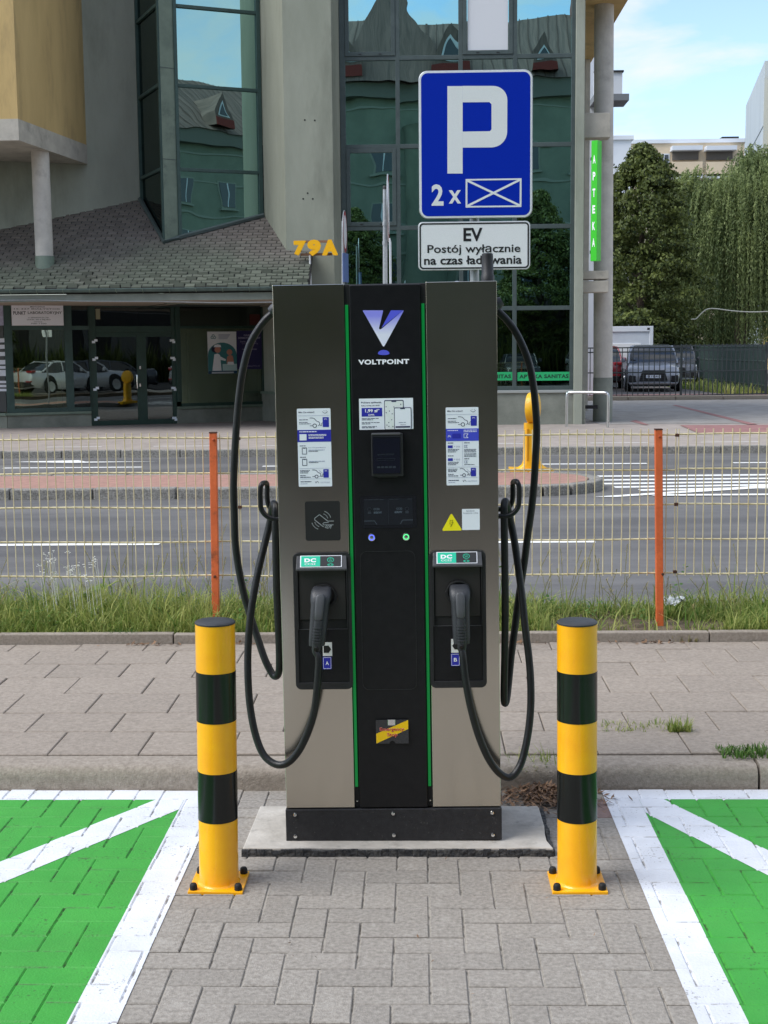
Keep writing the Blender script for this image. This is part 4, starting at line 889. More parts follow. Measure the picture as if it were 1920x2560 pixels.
for lab, xb, xt, tl in (('yellow and black striped bollard on the left of the charger', 540.5, 530, .0), ('yellow and black striped bollard on the right of the charger', 1448.5, 1448.5, .0)):
    f0 = onZ(xb, 2225, .004); Yf = f0.y; base = Vector((f0.x, Yf + .0635, 0)); topp = onY(xt, 1562, Yf)
    # heights of the colour changes read on the near side
    bollard(lab, base, math.atan2(topp.x - f0.x, topp.z), bheights(xb, (2061, 1938, 1812, 1687), Yf, base) + [onY(xt, 1566, Yf).z])
    print('bollard', base, topp)

# ================================================================== FENCE OF YELLOW WIRE MESH
m_wire = mat('fence_wire', lin((228, 216, 178)), lin((208, 192, 146)), 9, .5, vary=.08, c3=lin((150, 110, 66)), s3=14, t3=(.66, .75))
m_post = mat('fence_post_orange', lin((226, 112, 60)), lin((206, 98, 52)), 6, .6, .15, 60, c3=lin((120, 66, 40)), s3=7, t3=(.58, .72))
m_rust = mat('rust', lin((92, 58, 40)), lin((60, 40, 30)), 30, .85)
FY = 7.8
fence = thing('mesh_fence', 'low yellow wire mesh fence with orange posts behind the charger', 'fence', (0, FY, .12))
WT = [1.235 - .2023 * k for k in range(5)]                              # heights of the level wires
vw = MB().tube([(0, 0, WT[-1] - .012), (0, 0, WT[0] + .032)], .0031, 6).mesh('upright_wire', 60); vw.materials.append(m_wire)
def panel(x0, x1, sag=0):
    p = thing('mesh_panel', 'x', 'x'); del p['label'], p['category']; p.parent = fence
    for k, z in enumerate(WT):
        pts_ = [(x0 + (x1 - x0) * i / 8, .004, z - .12 + .004 * math.sin(i * 1.3 + k)) for i in range(9)]
        MB().tube(pts_, .0052, 8).build('level_wire', m_wire, p, smooth=60)
    n = round((x1 - x0) / .0512)
    for i in range(n + 1):
        o = link('upright_wire', vw, None, p); o.location = (x0 + (x1 - x0) * i / n, -.003 + rnd.uniform(-.001, .001), -.12); o.rotation_euler = (rnd.uniform(-.003, .003), rnd.uniform(-.004, .004), 0)
XA, XB = onY(600, 1270, FY).x, onY(1690, 1270, FY).x
panel(XA - 2.545, XA - .006); panel(XA + .006, XB - .006); panel(XB + .006, XB + 2.545)
for xp, yt in ((533, 1083), (1646, 1075)):
    tp = onY(xp, yt, FY - .03); bt = onY(xp + 5.5, 1530, FY - .03)
    q = MB(); q.tube([(bt.x + .004, -.03, -.3), (bt.x, -.03, bt.z - .12), (tp.x, -.03, tp.z - .12)], .03, 4)
    q = MB().add([(x + sx * .0205, -.03 + sy * .0205, z) for x, z in ((bt.x, -.25), (tp.x, tp.z - .12)) for sx, sy in ((-1, -1), (1, -1), (1, 1), (-1, 1))], [(3, 2, 1, 0), (4, 5, 6, 7), (0, 1, 5, 4), (1, 2, 6, 5), (2, 3, 7, 6), (3, 0, 4, 7)])
    po = q.build('post', m_post, fence, bevel=.003)
    MB().box(tp.x - .022, tp.x + .022, -.052, -.008, tp.z - .12, tp.z - .112).build('post_cap', m_rust, po, bevel=.002)
    for z in (tp.z - .12 - .037, .31):
        MB().lathe([(.008, 0), (.008, .006), (.004, .009)], 8, Matrix.Translation((tp.x + .004 if z > .6 else bt.x + .005, -.0505, z)) @ Matrix.Rotation(R(90), 4, 'X')).build('bolt', mat('bolt_orange', lin((170, 74, 36)), rough=.5) if z > .6 else m_rust, po, smooth=40)
for xx in (XA, XB):
    for z in (WT[0] - .005, WT[2], WT[4] + .01):
        MB().box(xx - .011, xx + .011, -.011, .012, z - .12 - .009, z - .12 + .009).build('clamp', m_rust, fence, bevel=.003)
for xx in (XA - 2.66, XB + 2.4):
    MB().box(xx - .0205, xx + .0205, -.0505, -.0095, -.25, 1.14).build('post', m_post, fence, bevel=.003)

# ================================================================== ROAD SIGNS
m_alu = mat('sign_back_aluminium', (.55, .56, .57), (.48, .49, .5), 30, .4, metal=.8)
m_galv = mat('galvanised_pole', lin((168, 172, 174)), lin((150, 154, 157)), 30, .45, metal=.55, c3=lin((190, 194, 196)), s3=25)
m_sblue = mat('sign_blue', lin((0, 44, 178)), lin((0, 40, 168)), 300, .5, .08, 700, spec=.15)
m_swhite = mat('sign_white', lin((236, 239, 240)), lin((226, 229, 231)), 400, .5, .08, 700)
m_sblack = mat('sign_black', (.01, .01, .012), rough=.5)
SY = 7.15
ps = thing('parking_sign', 'blue parking sign with white P on a grey pole above the charger', 'road sign', (onY(1187, 600, SY).x, SY + .04, .1))
o_ = ps.location.copy()
def S(x, y): p = onY(x, y, SY); return p.x - o_.x, p.z - o_.z
pole_x = S(1187, 690)[0]
MB().tube([(pole_x, 0, -.1), (pole_x, 0, S(1187, 200)[1])], .0245, 20).build('pole', m_galv, ps, smooth=60)
(a0, c1), (a1, c0) = S(1046, 177), S(1331, 544)
board = MB().plate(rrect(a0, a1, c0, c1, .045, 8), -.04, -.028).build('blue_board', m_alu, ps, bevel=.004)
MB().plate(rrect(a0 + .004, a1 - .004, c0 + .004, c1 - .004, .042, 8), -.0415, -.0402).build('white_rim', m_swhite, board)
MB().plate(rrect(a0 + .013, a1 - .013, c0 + .013, c1 - .013, .034, 8), -.0425, -.0418).build('blue_field', m_sblue, board)
z2 = lambda x, y: S(640 + x / 2.023, y / 2.023)
Pout = [z2(968, 878), z2(1045, 878), z2(1045, 748), z2(1190, 746)]
Pout += [z2(1190 + 80 * math.sin(a), 666 + 80 * math.cos(a)) for a in np.linspace(.2, math.pi / 2, 8)] + [z2(1270 - 70 + 70 * math.cos(a), 506 - 72 * math.sin(a)) for a in np.linspace(0, math.pi / 2, 8)] + [z2(968, 436)]
hole = [z2(1045, 666), z2(1182, 664), z2(1191, 655), z2(1191, 528), z2(1180, 517), z2(1045, 518)]
lp = MB(); yy = -.0432
# the P as three convex pieces around its counter, butted
vs = []
Pl = [z2(968, 878), z2(1045, 878), z2(1045, 436), z2(968, 436)]
lp.plate(Pl, yy, yy + .0005)
top_ = [z2(1045.2, 518), z2(1180, 517), z2(1191, 528)]
curve_b = [z2(1190 + 80 * math.sin(a), 666 + 80 * math.cos(a)) for a in np.linspace(0, math.pi / 2, 9)]
curve_t = [z2(1200 + 71 * math.cos(a), 506 - 71 * math.sin(a)) for a in np.linspace(0, math.pi / 2, 9)]
outer_ = [z2(1045.2, 747)] + curve_b + curve_t + [z2(1045.2, 435)]
inner_ = [z2(1045.2, 666), z2(1110, 665.5), z2(1182, 664), z2(1191, 655)]
n_o = len(outer_)
inn = [z2(1045.2, 666), z2(1182, 664), z2(1184, 662), z2(1186, 660), z2(1188, 658), z2(1190, 656), z2(1191, 650), z2(1191, 640), z2(1191, 620), z2(1191, 600), z2(1191, 560), z2(1191, 545), z2(1191, 535), z2(1191, 528), z2(1189, 526), z2(1187, 524), z2(1185, 522), z2(1183, 520), z2(1180, 517)]
while len(inn) < n_o - 1: inn.insert(10, inn[10])
inn = inn[:n_o - 1] + [z2(1045.2, 518)]
V_ = [(p[0], yy, p[1]) for p in outer_] + [(p[0], yy, p[1]) for p in inn]
lp.add(V_, [(i, i + 1, n_o + i + 1, n_o + i) for i in range(n_o - 1)])
lp.build('letter_P', m_swhite, board)
a, b = z2(888, 1041), z2(948, 932); add_text(MB(), '2', a[0], b[0], a[1], b[1], -.0432, .03).build('lettering', m_swhite, board)
a, b = z2(975, 1030), z2(1037, 962); add_text(MB(), 'x', a[0], b[0], a[1], b[1], -.0432, .02).build('lettering', m_swhite, board)
ringplate(MB(), [z2(*p) for p in ((1060, 1050), (1342, 1047), (1343, 902), (1060, 906))], [z2(*p) for p in ((1069, 1042), (1333, 1039), (1334, 910), (1069, 914))], -.0434, -.0429).build('envelope_outline', m_swhite, board)
for p, q in (((1069, 1042), (1334, 910)), ((1069, 914), (1333, 1039))):
    p, q = Vector(z2(*p)), Vector(z2(*q)); e = (q - p).normalized(); n_ = Vector((-e.y, e.x)) * .0055
    MB().plate([tuple(p - n_), tuple(q - n_), tuple(q + n_), tuple(p + n_)], -.0432 - (.0004 if p.y > q.y else 0), -.0428).build('envelope_diagonal', m_swhite, board)
(a0, c1), (a1, c0) = S(1045, 555), S(1325.5, 673.5)
plate = MB().plate(rrect(a0, a1, c0, c1, .024, 8), -.04, -.028).build('text_board', m_alu, ps, bevel=.004)
MB().plate(rrect(a0 + .003, a1 - .003, c0 + .003, c1 - .003, .022, 8), -.0415, -.0402).build('rim', m_swhite, plate)
ringplate(MB(), rrect(a0 + .007, a1 - .007, c0 + .007, c1 - .007, .02, 8), rrect(a0 + .0145, a1 - .0145, c0 + .0145, c1 - .0145, .014, 8), -.0425, -.0418).build('black_rim', m_sblack, plate)
for tx, x0, y0, x1, y1, bo in (('EV', 1049, 1152, 1145, 1221, .025), ('Postój wyłącznie', 867, 1234, 1337, 1293, .012), ('na czas ładowania', 850, 1290, 1344, 1340, .02)):
    a, b = z2(x0, y1), z2(x1, y0); add_text(MB(), tx, a[0], b[0], a[1], b[1], -.0428, bo).build('lettering', m_sblack, plate)
for y in (300, 480, 590, 650): MB().lathe([(.028, -.012), (.028, .012)], 16, Matrix.Translation((pole_x, 0, S(1187, y)[1]))).build('bracket', m_galv, ps, smooth=40)

def sideways_sign(name, label, x_px, Y, y_top, disc, cfg):
    base = onY(x_px, 700, Y); gz = .12
    t = thing(name, label, 'road sign', (base.x, Y, gz))
    zt = onY(x_px, y_top, Y).z - gz; topx = onY(x_px, y_top, Y).x - base.x
    p = MB().tube([(-.012, 0, 0), (0, 0, base.z - gz), (topx, 0, zt)], .03, 14).build('pole', m_galv, t, smooth=60)
    MB().lathe([(.033, 0), (.033, .03), (.028, .04)], 14, Matrix.Translation((topx, 0, zt - .01))).build('pole_cap', m_blackm, t, smooth=40)
    return t, base, gz
t1, b1, g1 = sideways_sign('round_road_sign', 'round road sign seen edge on, on a grey pole on the traffic island', 963, 17.0, 471, None, None)
def edge_disc(t, base, gz, xc, y0, y1, Y, ang, face_m, rim_m, dxs=.05):
    zc = (onY(xc, y0, Y).z + onY(xc, y1, Y).z) / 2 - gz; r_ = (onY(xc, y0, Y).z - onY(xc, y1, Y).z) / 2
    xo = onY(xc, (y0 + y1) / 2, Y).x - base.x
    M_ = Matrix.Translation((xo, -.03, zc)) @ Matrix.Rotation(R(ang), 4, 'Z') @ Matrix.Rotation(R(90), 4, 'X')
    d = MB().lathe([(r_ - .004, -.012), (r_, -.008), (r_, .0), (r_ - .004, .003)], 40, M_).build('disc', m_alu, t, smooth=40)
    MB().lathe([(r_ * .97, .0032), (r_ * .97, .0042)], 40, M_).build('rim_ring', rim_m, d)
    MB().lathe([(r_ * .78, .0044), (r_ * .78, .0056)], 40, M_).build('face', face_m, d)
    return d
m_red = mat('sign_red', lin((150, 40, 48)), rough=.5)
edge_disc(t1, b1, g1, 971, 436, 606, 17.0, 90.2, m_swhite, m_red)
x_ = onY(976, 640, 17).x - b1.x; MB().box(x_ - .008, x_ + .008, -.33, .27, onY(976, 712, 17).z - g1 - .2, onY(976, 601, 17).z - g1).build('side_plate', m_swhite, t1, bevel=.003)
for y in (560, 608): MB().lathe([(.036, -.02), (.036, .02)], 14, Matrix.Translation((onY(963, y, 17).x - b1.x, 0, onY(963, y, 17).z - g1))).build('bracket', m_galv, t1, smooth=40)
t2, b2, g2 = sideways_sign('no_stopping_sign', 'red rimmed round road sign turned sideways, on a pole by the glass front', 857.5, 26.5, 551, None, None)
edge_disc(t2, b2, g2, 862.5, 526, 634, 26.5, 88, mat('sign_pale_face', lin((214, 212, 214)), rough=.5), m_red)
x_ = onY(864, 660, 26.5).x - b2.x; MB().box(-.14, .14, -.01, .01, 0, .55).build('side_plate', mat('sign_blue_dull', lin((80, 100, 150)), rough=.5), t2, bevel=.003).matrix_local = Matrix.Translation((x_, -.05, onY(864, 706, 26.5).z - g2)) @ Matrix.Rotation(R(72), 4, 'Z')

# ---- yellow flexible sign body on the island nose
m_ypl = mat('yellow_plastic', lin((246, 190, 20)), lin((236, 172, 14)), 5, .45, coat=.2)
k0 = onZ(1320, 1178, .125); KY = k0.y
kb = thing('keep_right_beacon', 'yellow plastic beacon with rounded head on the brick traffic island', 'beacon', (k0.x, KY, .125))
K = lambda x, y: (onY(x, y, KY).x - k0.x, onY(x, y, KY).z - .125)
zk = lambda x, y: K(1240 + x / 3.6875, 640 + y / 3.6875)
MB().plate([zk(135, 2012), zk(530, 2010), zk(525, 1962), zk(118, 1950)], -.16, .16).build('base', m_ypl, kb, bevel=.012)
st = MB(); rr = []
for (xa, y_), (xb_, _) in zip(((190, 1955), (235, 1925), (248, 1890), (252, 1700), (258, 1540)), ((470, 1955), (430, 1925), (408, 1890), (404, 1700), (402, 1540))):
    a, b = zk(xa, y_), zk(xb_, y_); w_ = (b[0] - a[0]) / 2; rr.append(sup((a[0] + b[0]) / 2, 0, a[1], w_, min(w_ * .9, .11), 0, 16, 4))
loft(st, rr).build('stem', m_ypl, kb, smooth=40)
for xa in (285, 375): 
    a, b = zk(xa - 9, 1880), zk(xa + 9, 1590); MB().box(a[0], b[0], -.107, -.09, a[1], b[1]).build('groove', mat('yellow_shadow', lin((214, 150, 10)), rough=.5), kb, bevel=.004)
c0, c1_ = zk(340, 1545), zk(340, 1257); R_ = (c1_[1] - c0[1]) / 2
MB().lathe([(R_ * .82, -.065), (R_ * .97, -.055), (R_, -.04), (R_, .04), (R_ * .97, .055), (R_ * .82, .065)], 36, Matrix.Translation((c0[0], 0, (c0[1] + c1_[1]) / 2)) @ Matrix.Rotation(R(70), 4, 'Z') @ Matrix.Rotation(R(90), 4, 'X')).build('round_head', m_ypl, kb, smooth=40)

# ---- stainless rail and 79A lettering come with the building below

# ================================================================== THE CORNER BUILDING
m_wall = mat('render_grey_green', lin((164, 168, 154)), lin((150, 154, 140)), 1.1, .95, .35, 55, detail=9, c3=lin((126, 131, 117)), s3=.5, t3=(.5, .72), stretch=(1, 1, .35), bdist=.008)
m_wall2 = mat('render_pier', lin((156, 159, 144)), lin((142, 146, 131)), 1.4, .95, .35, 55, detail=9, c3=lin((120, 123, 110)), s3=.6, t3=(.52, .74), stretch=(1, 1, .3), bdist=.008)
m_plin = mat('plinth_render', lin((140, 143, 132)), lin((118, 121, 111)), 2.0, .95, .3, 40, detail=8, c3=lin((142, 142, 132)), s3=1.2, t3=(.58, .72))
m_ochre = mat('render_ochre', lin((206, 178, 122)), lin((190, 163, 110)), 1.6, .95, .5, 30, detail=9, c3=lin((156, 136, 100)), s3=.8, t3=(.5, .75), stretch=(1, 1, .25), bdist=.01)
m_conc = mat('fair_concrete', lin((196, 190, 176)), lin((174, 168, 156)), 2.4, .92, .4, 25, detail=9, c3=lin((146, 141, 131)), s3=1.1, t3=(.54, .72), bdist=.008)
m_colm = mat('column_concrete', lin((206, 201, 191)), lin((188, 183, 174)), 3, .9, .3, 25, detail=9, c3=lin((164, 159, 151)), s3=1.4, t3=(.56, .74))
m_frame = mat('green_frame', lin((58, 82, 76)), lin((50, 72, 67)), 6, .5)
m_framed = mat('dark_green_frame', lin((38, 66, 56)), lin((32, 58, 48)), 6, .45)
m_gframe = mat('grey_green_frame', lin((74, 86, 84)), lin((64, 76, 74)), 4, .5)
m_trim = mat('pale_green_trim', lin((120, 134, 118)), lin((104, 118, 104)), 3, .6, c3=lin((86, 98, 88)), s3=1.5)
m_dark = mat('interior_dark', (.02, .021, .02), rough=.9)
m_room = mat('interior_room', lin((176, 166, 122)), lin((150, 142, 108)), 2, .9)
m_gut = mat('gutter_zinc', lin((92, 110, 104)), lin((76, 92, 88)), 6, .42, metal=.3)
m_fascia = mat('fascia_grey', lin((130, 136, 126)), lin((116, 122, 112)), 3, .8)
m_soffit = mat('soffit_boards', lin((176, 160, 142)), lin((160, 144, 128)), 12, .8)
m_shing = mat('shingle_green', lin((44, 46, 42)), lin((36, 38, 36)), 6, .92, .4, 60, vary=0, c3=lin((40, 38, 36)), s3=.55, t3=(.42, .6))
G_fac = glass('glass_facade', .62, (.54, .90, .88), (.16, .22, .21), .0042, .8)
G_bay = glass('glass_bay', .55, (.56, .90, .86), (.10, .15, .14), .0035, .7)
G_bayd = glass('glass_bay_dark', .10, (.5, .6, .55), (.10, .11, .10), .003, .8)
G_shop = glass('glass_shop', .20, (.85, .95, .82), (.50, .56, .46), .0015, 1.2)
G_door = glass('glass_door', .10, (.7, .8, .8), (.30, .33, .34), .0015, 1.2)

YG, YP = 29.6, 29.1
gx = lambda x, y, Y: onY(x, y, Y).x
bld = thing('corner_building', 'grey rendered building with teal reflecting glazing and a green shingle canopy', 'building', (0, 0, 0))
TOP = 13.0
roofz = lambda Y: 3.08 + .66 * (Y - 27.9)
# -- ground line of the shop front (three runs), then the pier
s_pts = [(onZ(x, y, .12).x, onZ(x, y, .12).y) for x, y in ((20, 1071), (229, 1065), (444, 1059), (663, 1050))]
A0, A1, A2, A3 = s_pts
A3 = (A3[0], 32.3)
FA = Facade(A0, A1); FB = Facade(A1, A2); FC = Facade(A2, A3)
FL = Facade((A0[0] - 3.2, A0[1] + 1.6), A0)
gz = .12
def room(F, s0, s1, z0, z1, d0, d1, m, parent=bld):
    """floor, ceiling and back of a room behind a pane"""
    mb = MB(); F.box(mb, s0, s1, z0, z1, d1, d1 + .05); F.box(mb, s0, s1, z0 - .05, z0, d0, d1); F.box(mb, s0, s1, z1, z1 + .05, d0, d1); F.box(mb, s0 - .05, s0, z0, z1, d0, d1); F.box(mb, s1, s1 + .05, z0, z1, d0, d1)
    return mb.build('interior', m, parent, kind='stuff')
def bar(F, s0, s1, z0, z1, d0=-.04, d1=.06, m=None, parent=bld, name='frame_bar', bevel=.006): return F.part(name, m or m_frame, parent, s0, s1, z0, z1, d0, d1, bevel=bevel)
def pane(F, s0, s1, z0, z1, g, parent=bld, d=0.01): 
    return MB().plate([(s0, z0), (s1, z0), (s1, z1), (s0, z1)], d, d + .012, F.M).build('pane', g, parent)
def window(parent=bld):
    wv = thing('window', 'x', 'x'); del wv['label'], wv['category']; wv.parent = parent; return wv
zs0 = FA.sz(120, 1030)[1]; zs_top = FA.sz(120, 752)[1]
z_tr = FA.sz(120, 818)[1]
print('shop z', zs0, z_tr, zs_top, FA.len, FB.len, FC.len)
# run A: left shop window
F = FA
F.part('plinth', m_plin, bld, 0, F.len, 0, zs0 - .06, -.02, .25); F.part('sill', m_trim, bld, -.03, F.len, zs0 - .06, zs0, -.07, .2, bevel=.008)
wv = window(); a, b = F.s(32), F.s(163); c_, d_ = F.s(182), F.s(224)
bar(F, 0, a, zs0, zs_top, parent=wv); bar(F, b, c_, zs0, zs_top, parent=wv); bar(F, d_, F.len, zs0, zs_top, parent=wv, m=m_framed)
for u, v_ in ((a, b), (c_, d_)):
    bar(F, u, v_, zs0, zs0 + .09, parent=wv); bar(F, u, v_, z_tr - .06, z_tr + .03, parent=wv)
pane(F, a, b, zs0 + .09, z_tr - .06, G_shop, wv); pane(F, c_, d_, zs0 + .09, z_tr - .06, G_door, wv); pane(F, c_, d_, z_tr + .03, zs_top, G_door, wv)
room(F, .02, F.s(172), zs0 - .3, zs_top, .2, 1.6, m_room); room(F, F.s(176), F.len, zs0 - .3, zs_top, .2, 2, m_dark)
for x in (48, 150): 
    u = F.s(x); F.part('blind_strip', mat('vertical_blind', lin((196, 190, 150)), rough=.8), bld, u - .05, u + .05, zs0 + .05, z_tr, .3, .32)
sg = thing('laboratory_sign', 'white shop sign with dark lettering above the left shop window', 'shop sign', Matrix.Identity(4))
a, b, c_, d_ = F.rect(28, 157, 757, 814)
sb = F.part('sign_board', mat('sign_board_white', lin((244, 244, 250)), rough=.5), sg, a, b, c_, d_, -.09, -.045, bevel=.006)
m_stx = mat('sign_ink', lin((66, 68, 78)), rough=.6); w_, h_ = b - a, d_ - c_
for tx, x0, x1, y0, y1, bo in (('PUNKT', .03, .27, .47, .62, .02), ('LABORATORYJNY', .31, .97, .47, .62, .012), ('BIAŁOSTOCKIE CENTRUM ANALIZ', .1, .88, .885, .94, .012), ('MEDYCZNYCH', .36, .64, .79, .845, .012), ('15-327 BIAŁYSTOK', .05, .95, .70, .75, .004), ('ul. SIENKIEWICZA 79A', .31, .71, .32, .37, .006), ('LOKAL 203 II PIĘTRO', .29, .74, .22, .285, .01), ('CZYNNE', .42, .58, .14, .18, .004), ('700-1100', .36, .66, .06, .11, .004)):
    add_text(MB(), tx, a + w_ * x0, a + w_ * x1, c_ + h_ * y0, c_ + h_ * y1, -.0925, bo, F.M).build('lettering', m_stx, sb)
# run L: return at the far left with a black board of notices
FL.part('plinth', m_plin, bld, 0, FL.len - .01, 0, zs0 - .06, -.01, .25); FL.part('sill', m_trim, bld, 0, FL.len, zs0 - .06, zs0, -.06, .2)
nb = FL.part('notice_board', mat('board_black', lin((44, 46, 46)), rough=.5), bld, 0, FL.len - .02, zs0 + .02, zs_top, .0, .2)
for k, (y0, y1, col) in enumerate(((846, 856, 0), (862, 872, 0), (880, 890, 0), (900, 911, 1), (915, 922, 0), (925, 940, 0), (952, 958, 0), (962, 968, 0), (972, 978, 0))):
    a, b, c_, d_ = FL.rect(-8, 13 + k * .5, y0, y1); FL.part('notice', mat('notice_white', lin((206, 208, 214)), rough=.6), nb, a, b, c_, d_, -.006, -.001)
a, b, c_, d_ = FL.rect(-30, 11, 760, 814); FL.part('notice', mat('notice_pale', lin((190, 196, 214)), lin((150, 140, 170)), 6, .6), nb, a, b, c_, d_, -.006, -.001)
MB().box(A0[0] - 14, A0[0] - 3.15, A0[1] + 1.6, A0[1] + 2.0, 0, 3.2).build('side_wall', m_wall, bld)
MB().box(A0[0] - 14, A0[0] - 1.0, A0[1] + 2.6, A0[1] + 2.9, 0, TOP - .3).build('inner_wall', m_wall, bld)
# run B: entrance
F = FB
dz0 = .13; dtop = F.sz(335, 832)[1]; e0, e1 = 0.0, F.len
dr = thing('door', 'x', 'x'); del dr['label'], dr['category']; dr.parent = bld; dr['label'] = 'dark green glazed double entrance door'
zt_ = F.sz(335, 760)[1]; zb_tr = F.sz(335, 815)[1]
J0, J1 = F.s(243, 940), F.s(432, 940)
bar(F, e0, J0, gz, zt_, .02, .12, m_framed, dr); bar(F, J1, e1, gz, zt_, .02, .12, m_framed, dr); bar(F, J0, J1, dtop, zb_tr, .03, .12, m_framed, dr); bar(F, J0, J1, zt_ - .07, zt_ + .12, .03, .12, m_framed, dr)
xm = F.s(356, 940)
bar(F, J0, J1, gz, F.sz(335, 1050)[1], .04, .11, m_framed, dr); bar(F, xm - .11, xm + .11, gz + .1, dtop, .04, .11, m_framed, dr); bar(F, J0, J1, dtop - .09, dtop, .045, .112, m_framed, dr)
pane(F, J0, xm - .11, gz + .09, dtop - .09, G_door, dr, .07); pane(F, xm + .11, J1, gz + .09, dtop - .09, G_door, dr, .07); pane(F, J0, J1, zb_tr, zt_ - .07, G_door, dr, .07)
room(F, 0, F.len, gz, zt_ + .1, .3, 3.0, m_dark)
hx = F.s(343, 955); MB().tube([F.M @ Vector(p) for p in ((hx + .04, .04, F.sz(343, 970)[1]), (hx, -.03, F.sz(343, 970)[1]), (hx - .01, -.04, F.sz(343, 955)[1]), (hx, -.03, F.sz(343, 938)[1]), (hx + .04, .04, F.sz(343, 938)[1]))], .02, 10).build('handle', m_chrome, dr, smooth=50)
for y in (915, 959): a, b, c_, d_ = F.rect(349, 353, y, y + 8); F.part('lock_plate', m_chrome, dr, a, b, c_, d_, .03, .045)
for xx, ss in ((232, 1), (430, -1)):
    for y in (848, 892, 967, 1042):
        dx_ = (y - 848) * .03
        for q_ in ((0, 4, 7, 4), (4, 9, 3, -2)) if ss > 0 else ((0, 4, 7, -3 + 2), (4, 9, 3, 3)):
            pass
        for j, (ox, oy) in enumerate(((0, 4), (6, 0)) if ss > 0 else ((0, 0), (6, 4))):
            a, b, c_, d_ = F.rect(xx + dx_ + ox - (2 if ss > 0 else 5), xx + dx_ + ox + 6, y + oy, y + oy + 6); F.part('reflective_tag', m_print_w, dr, a, b, c_, d_, .013 - .002 * j, .0195 - .002 * j)
a, b, c_, d_ = F.rect(240, 251, 772, 798); F.part('notice', mat('notice_cream', lin((150, 148, 120)), rough=.7), dr, a, b, c_, d_, .05, .055)
# run C: right shop window with posters
F = FC
zc0 = F.sz(560, 1013)[1]
F.part('plinth', m_plin, bld, 0, F.len + .02, 0, zc0 - .06, -.02, .25); F.part('sill', m_trim, bld, 0, F.len + .02, zc0 - .06, zc0, -.06, .2, bevel=.008)
wv = window(); a, b = F.s(452, 920), F.s(655, 920); zt2 = F.sz(560, 758)[1]; ztr = F.sz(560, 818)[1]
bar(F, 0, a, gz + .5, zt2, parent=wv, m=m_framed); bar(F, b, F.len, zc0, zt2, parent=wv, m=m_framed); bar(F, a, b, zc0, zc0 + .07, parent=wv, m=m_framed); bar(F, a, b, ztr - .03, ztr + .03, parent=wv, m=m_framed)
pane(F, a, b, zc0 + .07, ztr - .03, G_shop, wv); pane(F, a, b, ztr + .03, zt2, G_door, wv)
room(F, .02, F.len - .02, zc0 - .3, zt2, .25, 2.4, m_dark)
u = F.s(482, 910); F.part('stand_post', m_gframe, bld, u - .03, u + .03, zc0, F.sz(482, 832)[1], .25, .31)
po = thing('medical_poster', 'white and teal window poster of a doctor examining a child', 'poster', Matrix.Identity(4))
a, b, c_, d_ = F.rect(519, 591, 829, 934); w_, h_ = b - a, d_ - c_
Q = lambda pts_: [(a + w_ * x, c_ + h_ * (1 - y)) for x, y in pts_]
pb = F.part('sheet', mat('poster_white', lin((244, 244, 246)), rough=.5), po, a, b, c_, d_, -.012, -.006)
def pp(m, pts_, lv): MB().plate(Q(pts_)[::-1] if lv < 0 else Q(pts_), -.013 - .0012 * abs(lv), -.0124 - .0012 * abs(lv), F.M).build('print', m, pb)
m_teal2 = mat('poster_teal', lin((64, 128, 132)), rough=.5); m_skin = mat('poster_skin', lin((206, 140, 120)), rough=.6); m_hair = mat('poster_hair', lin((36, 30, 60)), rough=.6)
ell = lambda cx_, cy_, rx, ry, n=14: [(cx_ + rx * math.cos(t), cy_ + ry * math.sin(t)) for t in np.linspace(2 * math.pi, 0, n, endpoint=False)]
pp(m_teal2, [(0, .93), (1, .93)] + [(.5 + .5 * math.cos(t), .56 - .30 * math.sin(t)) for t in np.linspace(0, math.pi, 14)], 1)
pp(mat('poster_navy', lin((30, 70, 100)), rough=.5), [(0, 1), (1, 1), (1, .932), (0, .932)], 1)
pp(m_hair, ell(.29, .42, .17, .085), 2); pp(m_skin, ell(.34, .43, .11, .075), 3); pp(MW, [(.2, .37), (.46, .37), (.44, .315), (.34, .30), (.24, .315)], 4)
pp(MW, [(.14, .93), (.46, .93), (.42, .56), (.34, .52), (.22, .54)], 2); pp(MW, [(.38, .57), (.62, .66), (.60, .70), (.36, .66)], 3)
pp(m_skin, ell(.75, .49, .10, .07), 2); pp(m_skin, [(.64, .76), (.90, .76), (.86, .58), (.76, .55), (.66, .60)], 3); pp(MW, [(.66, .79), (.9, .79), (.88, .72), (.68, .72)], 4)
pp(mat('poster_pale', lin((190, 216, 218)), rough=.5), [(.5, .93), (1, .93), (1, .77), (.5, .77)], 1.4)
for y in (.965, .985): pp(MW, [(.12, y + .006), (.88, y + .006), (.88, y - .004), (.12, y - .004)], 2)
for y in (.07, .095, .12, .145, .17): pp(m_ink2, [(.38, y + .006), (.86 - y, y + .006), (.86 - y, y - .004), (.38, y - .004)], 1)
for x, y in ((.16, .12), (.24, .12), (.2, .08)):
    pp(m_teal2, ell(x, y + .02, .05, .035), 1)
    pp(MATS['poster_white'], ell(x, y + .02, .03, .02), 2)
p2 = thing('purple_poster', 'dark purple window poster with white lettering beside the medical poster', 'poster', Matrix.Identity(4))
a, b, c_, d_ = F.rect(592, 654, 827, 923); w_, h_ = b - a, d_ - c_
pb = F.part('sheet', mat('poster_purple', lin((48, 42, 92)), rough=.5), p2, a, b, c_, d_, -.010, -.005)
mt_ = mat('poster_lilac', lin((176, 172, 200)), rough=.6)
